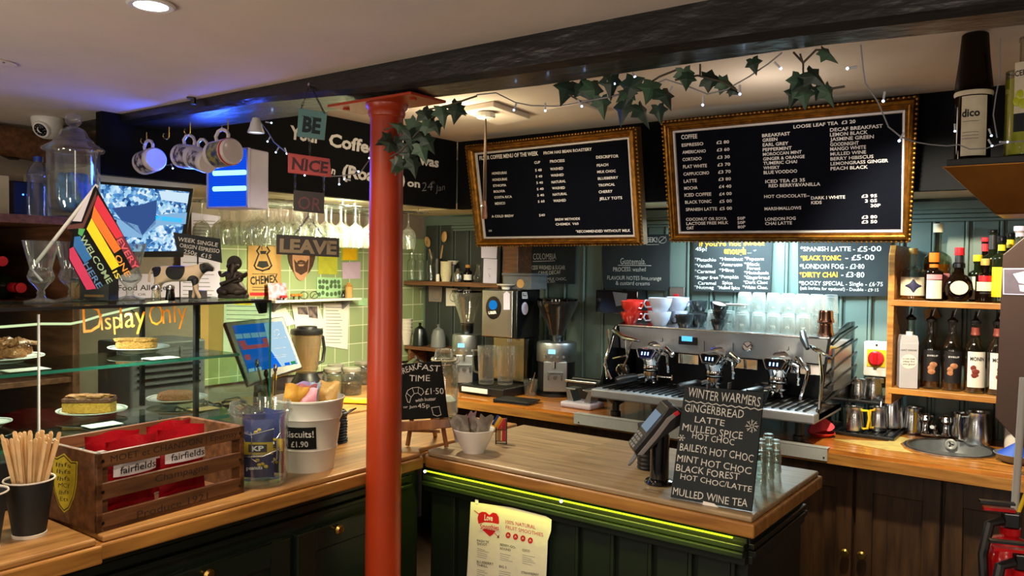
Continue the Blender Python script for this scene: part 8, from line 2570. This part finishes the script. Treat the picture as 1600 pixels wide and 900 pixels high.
for px, py in ((1511, 268), (1547, 304)):
    p = at(px, py, Y=2.325)
    G().box((p.x, 2.325+(h0.z-p.z)*.45-.012, p.z), (.010, .004, .002)).build('seam_slot', 'black_plastic', t, smooth=0, world=True)
HZ = h0.z+.0185
def big_bottle(px, Y, label, r, h, sh, nr, gm_, foil, lab, cap=None):
    p = at(px, 230, Y=Y); p.z = HZ
    t = thing('liqueur_bottle', label, 'bottle', p, FACE-.45)
    G().lathe(h if isinstance(h, list) else bottle_prof(r, h, sh, nr, .09), 32).build('bottle_glass', gm_, t)
    return t
b1 = big_bottle(1519, 2.40, 'dark coffee liqueur bottle with a cream side label on the copper shelf', .042, [(0, .004), (.036, 0), (.042, .006), (.042, .168), (.0445, .186), (.0435, .200), (.036, .265), (.031, .328), (.028, .331), (0, .331)], .185, .017, 'brown_glass', None, None)
G().lathe([(.0432, .168), (.0456, .172), (.0456, .176), (.0445, .180)], 32).build('band_ring', 'cream_label', b1)
lq = label_quad(b1, .060, .012, .165, .042, 'cream_label', 'side_label')
g = G(); text2d(g, 'dico', (-.028, .112), (.012, .112), .020, .0, .03)
for z in (.070, .062, .054, .098):
    text2d(g, '----------', (-.026, z), (.010, z), .006, .0, .02)
for q in g.v:
    a = q.x/.042
    q.x, q.y, q.z = .0442*math.sin(a), -.0442*math.cos(a), q.y
g.build('label_lettering', 'ink', lq, smooth=0)
mk('limoncello', '#c8d42a', .35, var=.08)
b2 = big_bottle(1601, 2.38, 'yellow green lemon liqueur bottle at the right photo edge', .046, .30, .215, .017, 'bottle_clear', None, None)
G().lathe([(0, .006), (.043, .006), (.0445, .012), (.0445, .195), (0, .195)], 30).build('liqueur', 'limoncello', b2)
lq = label_quad(b2, .062, .060, .230, .046, 'cream_label', 'side_label')
g = G(); text2d(g, 'CELLO', (-.030, .196), (.012, .199), .014, .0, .02)
for q in g.v:
    a = q.x/.046
    q.x, q.y, q.z = .0482*math.sin(a), -.0482*math.cos(a), q.y
g.build('label_lettering', 'ink', lq, smooth=0)
for k, (x, z) in enumerate(((-.016, .15), (.002, .158), (.008, .138), (-.010, .128), (-.022, .135))):
    a = x/.046
    G().ball((.0470*math.sin(a), -.0470*math.cos(a), z), .011, 12, None, (1, .2, 1.2)).build('lemon_picture', 'limoncello', lq)
label_quad(b2, .062, .060, .105, .0468, 'slate', 'dark_band')
# mop handle and extinguishers
a, b_ = at(1596, 640, Y=2.60), at(1583, 835, Y=2.62)
d = (b_-a)
t = thing('mop_handle', 'white mop handle leaning at the right photo edge', 'mop', (b_.x, b_.y, 0))
low = b_+d*((0.03-b_.z)/d.z)
G().tube([a-d*.25, low], .010, 12).build('handle', 'white_plastic', t, world=True)
G().ball((low.x, low.y, .05), .05, 14, None, (1.2, 1.2, 1)).build('mop_head', 'cream_paint', t, world=True)
def extinguisher(px, py, Y, r, label, s=1.0):
    p = at(px, py, Y=Y)
    H = p.z
    t = thing('fire_extinguisher', label, 'fire extinguisher', (p.x, p.y, 0), .3)
    z = H-.50
    G().lathe([(0, z), (r*.95, z), (r, z+.01), (r, H-.05), (r*.95, H-.03), (r*.7, H-.008), (r*.3, H), (.02, H+.006), (.02, H+.02), (0, H+.02)], 36).build('cylinder', 'red_gloss', t)
    G().lathe([(r+.001, H-.27), (r+.001, H-.085)], 24, None, -PI/2-1.0, -PI/2+.5).build('instruction_label', 'cream_label', t)
    G().box((0, 0, H+.036), (.03, .03, .032)).build('valve_block', 'dark_steel', t, smooth=0, bevel=.003)
    G().box((-.022, 0, H+.056), (.06, .018, .006)).build('carry_handle', 'red_gloss', t, smooth=0)
    G().box((-.026, 0, H+.070), (.066, .016, .005)).build('squeeze_lever', 'dark_steel', t, smooth=0)
    G().tube([(-.02, -.018, H+.036), (-.045, -.03, H+.03), (-.06, -.05, H-.03), (-.055, -.06, H-.12)], .010, 10).build('hose', 'black_plastic', t)
    G().tube([(-.055, -.062, H-.12), (-.055, -.066, H-.25)], [.018, .022], 14).build('horn', 'black_plastic', t)
    G().tube([(.01, -.02, H+.06), (.02, -.026, H+.10)], .004, 8).build('safety_pin', 'yellow', t)
    st = thing('stool', 'low wooden block under the ' + label.split(' standing')[0], 'block', (p.x, p.y, 0))
    G().box((0, 0, (z-.001)/2), (2.4*r, 2.4*r, z-.001)).build('block', 'oak_dark', st, smooth=0, bevel=.004)
    return t
extinguisher(1578, 838, 2.0, .052, 'taller red fire extinguisher standing at the lower right photo corner')
extinguisher(1597, 905, 1.86, .045, 'second red fire extinguisher standing in front of the taller one')
